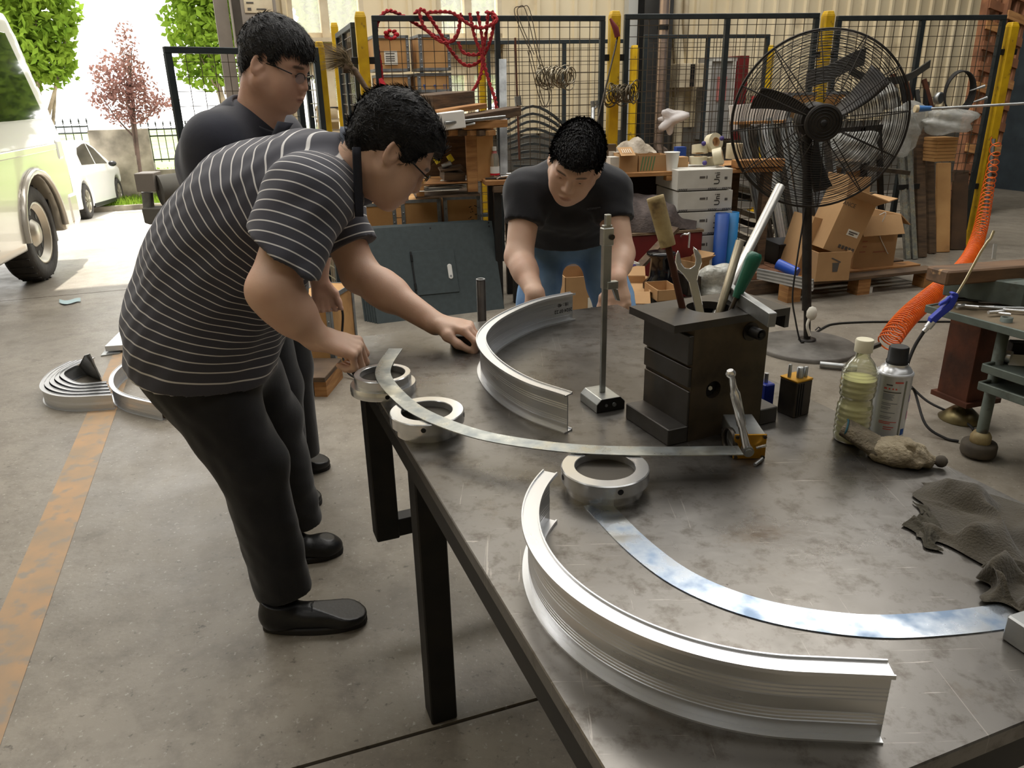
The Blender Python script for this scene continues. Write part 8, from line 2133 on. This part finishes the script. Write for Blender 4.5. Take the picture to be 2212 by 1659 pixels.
M_leafr = bpy.data.materials.new('purple_red_leaf'); M_leafr.use_nodes = True; leafmat(M_leafr, (120, 84, 84), (164, 130, 120), .45); MATS['leafr'] = M_leafr
M_bark = mat('pale_bark', (150, 138, 118), (110, 100, 84), scale=6, rough=.9)
M_barkd = mat('dark_bark', (96, 80, 72), (70, 58, 52), scale=6, rough=.9)
def gz(p):
    u_, v_ = uv(p); return yz(v_)
def tree(base, h, blobs, n, ls, label, lm, bark, trunk_r=.09, name='leafy_tree', branches=7, group=None):
    base = Vector(base); t = thing(name, label, 'tree', Matrix.Translation(base), group); rs = np.random.RandomState(int(abs(base.x*100)))
    m = MB(); top = Vector(blobs[0][0]); m.tube(spline([(0, 0, -.2), (.05, 0, h*.3), tuple(top-base-Vector((0, 0, .2)))], 5), [trunk_r*(1-.04*i) for i in range(11)], 8)
    m.build('trunk', bark, t)
    m = MB()
    for i in range(branches):
        b = blobs[i % len(blobs)]; e = Vector(b[0])+Vector(tuple(rs.randn(3)))*b[1][0]*.35; s_ = Vector((.02, 0, h*(.28+.06*i))); m.tube([s_, s_.lerp(e-base, .5)+Vector((0, 0, -.1)), e-base], [trunk_r*.45, trunk_r*.3, trunk_r*.1], 5)
    m.build('branches', bark, t)
    V_, F_ = [], []; tot_ = sum(b[1][0]*b[1][1]*b[1][2] for b in blobs)
    for b in blobs:
        k = int(n*b[1][0]*b[1][1]*b[1][2]/tot_); c = np.array(b[0]); r_ = np.array(b[1])
        for _ in range(k):
            d = rs.randn(3); d /= np.linalg.norm(d); rr = rs.rand()**.38; p = c+d*r_*rr*(1+.12*math.sin(7*d[0]+5*d[2])) - np.array(base)
            a = rs.randn(3); a /= np.linalg.norm(a); b2 = np.cross(a, rs.randn(3)); b2 /= np.linalg.norm(b2); s_ = ls*(.6+.8*rs.rand()); i0 = len(V_)
            V_ += [p-a*s_, p+b2*s_*.55-a*s_*.1, p+a*s_, p-b2*s_*.55-a*s_*.1]; F_.append((i0, i0+1, i0+2, i0+3))
    k = np_mesh('crown', np.array(V_), np.array(F_), lm, t, world=False, smooth=False); k['kind'] = 'stuff'; return t
def at_v(x, y, v):                           # point on the upright plane v metres beyond the wall line
    return on_wall(x, y, v)
def base_at(x, v):
    p = at_v(x, 300, v); return Vector((p.x, p.y, yz(v)))
def tree_px(xb, v, crown, n, ls, label, lm, bark, **k):
    b = base_at(xb, v); bl_ = []
    for (x, y, rx, ry) in crown:
        c = at_v(x, y, v); e = at_v(x+rx, y, v); f = at_v(x, y-ry, v); a = (e-c).length; d = (f-c).length; bl_.append((tuple(c), (a, a*.8, d)))
    return tree(b, abs(bl_[0][0][2]-b.z), bl_, n, ls, label, lm, bark, **k)
tree_px(88, 9.5, ((60, 80, 110, 110), (110, 130, 60, 60), (20, 150, 70, 60), (150, 30, 30, 50), (30, -60, 120, 100)), 6200, .085, 'broad green plane tree left, above the parked van', M_leaf, M_bark, trunk_r=.10)
tree_px(500, 10.5, ((440, 60, 95, 90), (450, 150, 80, 50), (520, 40, 90, 80), (420, -50, 110, 80)), 5000, .085, 'green plane tree behind the mesh gate and the column', M_leaf, M_bark, trunk_r=.10)
tree_px(286, 10.8, ((272, 95, 28, 50), (260, 170, 66, 60), (300, 215, 55, 50), (225, 215, 40, 30), (345, 225, 45, 18), (270, 250, 50, 25)), 2900, .042, 'small purple-leaved tree in front of the concrete gate pier', M_leafr, M_barkd, trunk_r=.05, name='purple_tree')
tree_px(740, 6.0, ((700, 40, 60, 70), (770, 20, 60, 90), (660, -40, 60, 80), (760, 190, 70, 50), (720, 130, 80, 60)), 8000, .08, 'green tree outside the left window', M_leaf, M_bark, trunk_r=.08)
tree_px(1010, 6.0, ((1000, 60, 70, 80), (1060, -10, 60, 80), (960, -30, 60, 80), (1000, 190, 70, 50), (1020, 130, 80, 60)), 8000, .08, 'green tree outside the right window', M_leaf, M_bark, trunk_r=.08)
# boundary wall, pier, fence, kerb, verge
VB_ = 12.0
def bx_px(x0, y0, x1, y1, v, th, z0=None):
    a_ = BI @ at_v(x0, y1, v); b_ = BI @ at_v(x1, y0, v); zl = a_.z if z0 is None else z0
    m = MB(BF); m.box(((a_.x+b_.x)/2, v+th/2, (zl+b_.z)/2), (b_.x-a_.x, th, b_.z-zl)); return m
zb_ = yz(VB_)
m = bx_px(207, 278, 318, 375, VB_-.1, .5, zb_-.1); struct(m, 'wall_gate_pier', M_concrete)
m = bx_px(313, 352, 660, 400, VB_, .25, zb_-.1); struct(m, 'wall_boundary', M_concrete)
m = bx_px(-260, 352, 207, 400, VB_, .25, zb_-.1); struct(m, 'wall_boundary_left', M_concrete)
m = bx_px(-260, 402, 660, 412, VB_-1.4, .12, yz(VB_-1.4)-.1)
zk = yz(VB_-1.4); m = MB(BF); m.box((-4, VB_-1.4, zk+.03), (24, .14, .16)); struct(m, 'trim_kerb', M_concrete)
m = MB(BF); m.add([(-16, VB_-1.34, zk+.08), (8, VB_-1.34, zk+.08), (8, VB_, zb_+.16), (-16, VB_, zb_+.16)], [(0, 1, 2, 3)]); struct(m, 'floor_verge', mat('verge_soil', (104, 120, 58), rough=.9))
rs = np.random.RandomState(3); V_, F_ = [], []
for i in range(9000):
    u_ = rs.uniform(-11, 4); w_ = rs.uniform(VB_-1.33, VB_-.05); p = BF @ Vector((u_, w_, zk+.08+(zb_+.16-zk-.08)*(w_-VB_+1.34)/1.34)); h_ = rs.uniform(.05, .16); d = rs.randn(2)*.04; i0 = len(V_)
    V_ += [(p.x-.012, p.y, p.z-.01), (p.x+.012, p.y, p.z-.01), (p.x+d[0]+.003, p.y+d[1], p.z+h_), (p.x+d[0]-.003, p.y+d[1], p.z+h_)]; F_.append((i0, i0+1, i0+2, i0+3))
k = np_mesh('verge_grass', np.array(V_), np.array(F_), M_leaf, None, smooth=False); tag(k, 'strip of short bright grass along the boundary wall outside', 'grass', kind='stuff')
# iron railings with spear tops
M_iron = mat('dark_iron_paint', (44, 50, 48), rough=.5, metal=.3)
for (x0, x1, lb) in ((318, 640, 'dark iron railing with spear tops on the boundary wall right of the pier'), (-40, 205, 'dark iron railing with spear tops left of the concrete pier')):
    a_ = BI @ at_v(x0, 352, VB_+.1); b_ = BI @ at_v(x1, 352, VB_+.1); zt_ = (BI @ at_v(x0, 270, VB_+.1)).z; z0_ = (BI @ at_v(x0, 346, VB_+.1)).z
    t = thing('iron_railing', lb, 'railing', BF)
    for z in (z0_, z0_+(zt_-z0_)*.68, z0_+(zt_-z0_)*.87): m = MB(); m.box(((a_.x+b_.x)/2, VB_+.12, z), (b_.x-a_.x, .03, .035)); m.build('rail', M_iron, t)
    n_ = int((b_.x-a_.x)/.155)
    pk_ = MB(); pk_.box((0, 0, (z0_+zt_)/2-.06), (.018, .018, zt_-z0_)); pk_.lathe([(.0, zt_+.10), (.022, zt_+.02), (.010, zt_-.03)][::-1], n=6); pk_.box((0, 0, zt_-.035), (.06, .012, .012))
    first = None
    for i in range(n_+1):
        x = a_.x+(b_.x-a_.x)*i/n_
        if first is None: first = pk_.build('picket', M_iron, t); o = first
        else: o = first.copy(); COL.objects.link(o); o.parent = t
        o.location = (x, VB_+.12, 0)
# distant field and hedge
m = MB(BF); m.add([(-60, VB_+.3, zb_), (40, VB_+.3, zb_), (40, 90, zb_-1.0), (-60, 90, zb_-1.0)], [(0, 1, 2, 3)]); struct(m, 'floor_field', mat('pale_green_field', (130, 160, 74), (160, 176, 110), scale=.3, rough=.9))
for i, (x, v, rx) in enumerate(((340, 16, 60), (460, 17, 80), (160, 17, 70), (420, 15, 40), (620, 16, 80))):
    b = base_at(x, v); c = at_v(x, 330, v); t_ = tree(b, .6, [((c.x, c.y, b.z+.35), (rx*.012, .5, .38))], 1500, .06, ('low hedge bush beyond the railing right of the pier', 'wide hedge bush beyond the railing behind the mesh gate', 'hedge bush beyond the railing left of the pier', 'small hedge bush near the railing behind the gate', 'hedge bush hidden behind the man with glasses')[i], M_leaf, M_bark, trunk_r=.03, name='hedge_bush', branches=3)
# ---------------------------------------------------------------- van
M_van = mat('silver_beige_car_paint', (178, 172, 160), rough=.25, metal=.35, coat=.5)
M_carw = mat('white_car_paint', (226, 226, 224), rough=.22, coat=.7)
M_glassd = mat('dark_car_glass', (22, 28, 26), rough=.06, metal=.2, coat=1.0)
M_tyre = mat('tyre_rubber', (44, 42, 40), (58, 55, 52), scale=12, rough=.85, bump=.3, bscale=60)
M_rim = mat('silver_wheel_rim', (176, 170, 158), rough=.35, metal=.7)
def wheel(t, c, r, w, side, spokes=0):
    """side = +-1: outside face along +-y"""
    x, y, z = c; ax = (0, side, 0)
    m = MB(); m.lathe([(r*.66, -w*.5), (r*.93, -w*.5), (r, -w*.36), (r, w*.30), (r*.93, w*.44), (r*.68, w*.46), (r*.64, w*.2)], c, ax, n=40); tw = m.build('wheel', M_tyre, t)
    m = MB()
    for k in range(30):
        a = 2*PI*k/30; m.box((x+(r+.001)*math.cos(a), y, z+(r+.001)*math.sin(a)), (.010, w*.72, .012), rotm(0, -a, 0))
    m.build('tread', M_tyre, tw)
    m = MB(); m.lathe([(r*.64, w*.1), (r*.66, w*.42), (r*.60, w*.40), (r*.50, w*.12), (r*.30, w*.18), (r*.22, w*.34), (0, w*.36)], c, ax, n=36)
    if spokes:
        for k in range(spokes):
            a = 2*PI*k/spokes; m.bar((x+r*.1*math.cos(a), y+side*w*.36, z+r*.1*math.sin(a)), (x+r*.62*math.cos(a), y+side*w*.36, z+r*.62*math.sin(a)), .05, .03, up=(0, 1, 0))
    m.build('rim', M_rim, tw)
    if not spokes:
        for k in range(8):
            a = 2*PI*k/8; q = MB(); q.cyl((x+r*.44*math.cos(a), y+side*w*.16, z+r*.44*math.sin(a)), (x+r*.44*math.cos(a), y+side*w*.215, z+r*.44*math.sin(a)), r*.07, n=10); q.build('vent_hole', M_blackpl, tw)
wc = G(93, 600, 0); rW = .365
sd_ = Vector((math.cos(R(103)), math.sin(R(103)), 0))      # forward direction of the van
sy_ = Vector((0, 0, 1)).cross(sd_)
VO = Vector((wc.x+.20, wc.y, 0))+sy_*.12                 # front right wheel, outer face
VM = Matrix.Translation(VO) @ basis(sd_, sy_, (0, 0, 1)).to_4x4()
van = thing('parked_van', 'silver-beige van parked at the left edge with dark side window', 'van', VM)
wv = 1.75                                             # local: x forward, y to the van's left; right side at y = -.05
F = Field((-5.2, -.15, .1), (1.2, wv+.12, 2.15), .035)
def vbody(x, y, z):
    yc = wv/2-.05; hw = wv/2-.09*np.maximum(z-1.0, 0)
    front = .92-.10*np.maximum(z-.55, 0)-.34*np.maximum(z-1.12, 0)
    top = 1.98-.0*x
    d = np.maximum(np.abs(y-yc)-hw, np.maximum(np.maximum(x-front, -x-4.0), np.maximum(z-top, .30-z)))
    return d*.8
vbody.lo = vbody.hi = None
F.op(vbody, 0)
F.D = F.D  # rounded below by wheel arches
def arch(cx, r):
    def f(x, y, z): return np.maximum(np.sqrt((x-cx)**2+(z-.36)**2+0*y)-r, np.minimum(y-.28, 9.))
    f.lo = f.hi = None; return f
F.op(arch(0, .45), .01, 'cut'); F.op(arch(-2.6, .45), .01, 'cut')
Vs, Fs = F.nets(); o = np_mesh('van_body', Vs, Fs, M_van, van, world=False)
k = o.modifiers.new('soften', 'SMOOTH'); k.factor = .5; k.iterations = 3
for cx in (0, -2.6):
    m = MB(); m.tube([(cx+.47*math.cos(a), -.055, .36+.47*math.sin(a)) for a in [PI*i/16 for i in range(17)]], .028, 8); m.build('arch_trim', M_van, van)
    wheel(van, (cx, .09, rW), rW, .22, -1)
m = MB(); m.box((.40, .14, .40), (.04, .25, .34)); m.build('wheel_arch_liner', M_blackpl, van)
def side_poly(pts, off, nm, m_, dep=.012):
    q = MB(); q.prism([(x, -.052-off+.09*max(0, z-1.0)*1.0, z) for x, z in pts], (0, dep, 0)); return q.build(nm, m_, van, bev=.003)
side_poly(((.56, 1.20), (-.85, 1.20), (-.85, 1.82), (.26, 1.82)), .015, 'front_side_window', M_glassd, .03)
side_poly(((-.95, 1.20), (-2.3, 1.20), (-2.3, 1.82), (-.95, 1.82)), .015, 'rear_side_window', M_glassd, .03)
m = MB(); m.box((-1.6, -.062, .98), (4.4, .02, .05)); m.build('side_moulding', M_van, van, bev=.006)
m = MB(); m.box((.74, .25, .95), (.16, .62, .18)); m.build('headlamp', mat('clear_lamp', (200, 200, 196), rough=.1), van, bev=.03, seg=2)
m = MB(); m.box((.80, wv/2-.05, .45), (.28, wv+.02, .30)); m.build('bumper', M_van, van, bev=.05, seg=2)
for x in (-1.0, -2.35): m = MB(); m.box((x, -.054, 1.0), (.008, .006, 1.2)); m.build('door_gap', M_blackpl, van)
# ---------------------------------------------------------------- white car outside
vc_ = 3.4; zc_ = yz(vc_)
def Gz(x, y, z): return G(x, y, z)
w1 = Gz(200, 472, zc_)
for _ in range(12): w1 = Gz(200, 472, gz(w1))
hd2 = Vector((math.cos(R(104)), math.sin(R(104)), 0)); WBs = 2.7
w2 = w1+hd2*WBs; w2.z = gz(w2); hd2 = (w2-w1).normalized()
sy2 = Vector((0, 0, 1)).cross(hd2).normalized()
CMt = Matrix.Translation(w1) @ basis(hd2, sy2, hd2.cross(sy2)).to_4x4()
car = thing('white_car', 'white car parked outside between the van and the concrete pier', 'car', CMt)
cwid = 1.78
F = Field((-1.3, -.1, .1), (WBs+1.3, cwid+.12, 1.6), .03)
def cbody(x, y, z):
    L_ = WBs; yc = cwid/2; t_ = (x+1.0)/(L_+2.0)
    roof = np.interp(x, [-1.1, -.95, -.5, .5, L_*.45, L_*.62, L_*.95, L_+.55, L_+.9], [.75, 1.02, 1.22, 1.46, 1.47, 1.36, .98, .86, .55])
    hw = cwid/2*(1-.0*x)-.30*np.maximum(z-.85, 0)-.12*np.maximum(np.abs(x-L_/2)-L_*.62, 0)
    d = np.maximum(np.abs(y-yc)-hw, np.maximum(z-roof, .20-z)); return np.maximum(d, np.maximum(x-L_-.92, -x-1.1))*.75
cbody.lo = cbody.hi = None
F.op(cbody, 0)
def arch2(cx, r):
    def f(x, y, z): return np.maximum(np.sqrt((x-cx)**2+(z-.33)**2+0*y)-r, np.minimum(y-.26, 9.))
    f.lo = f.hi = None; return f
F.op(arch2(0, .39), .01, 'cut'); F.op(arch2(WBs, .39), .01, 'cut')
Vs, Fs = F.nets(); o = np_mesh('car_body', Vs, Fs, M_carw, car, world=False); k = o.modifiers.new('soften', 'SMOOTH'); k.factor = .5; k.iterations = 3
wheel(car, (0, .10, .33), .33, .21, -1, 7); wheel(car, (WBs, .10, .33), .33, .21, -1, 7)
def csp(pts, nm, m_):
    q = MB(); q.prism([(x, -.004+.30*max(0, z-.85), z) for x, z in pts], (0, .03, 0)); return q.build(nm, m_, car)
L_ = WBs
csp([(.15, 1.0), (L_*.42, 1.0), (L_*.42, 1.40), (.50, 1.38), (.2, 1.2)], 'rear_door_window', M_glassd); csp([(L_*.45, 1.0), (L_*.80, .99), (L_*.60, 1.30), (L_*.45, 1.40)], 'front_door_window', M_glassd)
m = MB(); m.ball((L_*.74, -.10, .98), (.10, .08, .06), 14); m.build('door_mirror', M_blackpl, car)
m = MB(); m.box((-1.02, cwid*.5, .42), (.16, cwid*.9, .34)); m.build('rear_bumper_inset', mat('grey_bumper_inset', (120, 116, 110), rough=.5), car, bev=.03, seg=2)
m = MB(); m.box((L_/2, .02, .22), (L_*.7, .06, .08)); m.build('side_skirt', M_blackpl, car, bev=.01)
m = MB(); m.box((-1.0, .25, .86), (.10, .40, .10)); m.build('tail_lamp', mat('dark_red_lamp', (110, 30, 28), rough=.15), car, bev=.02)
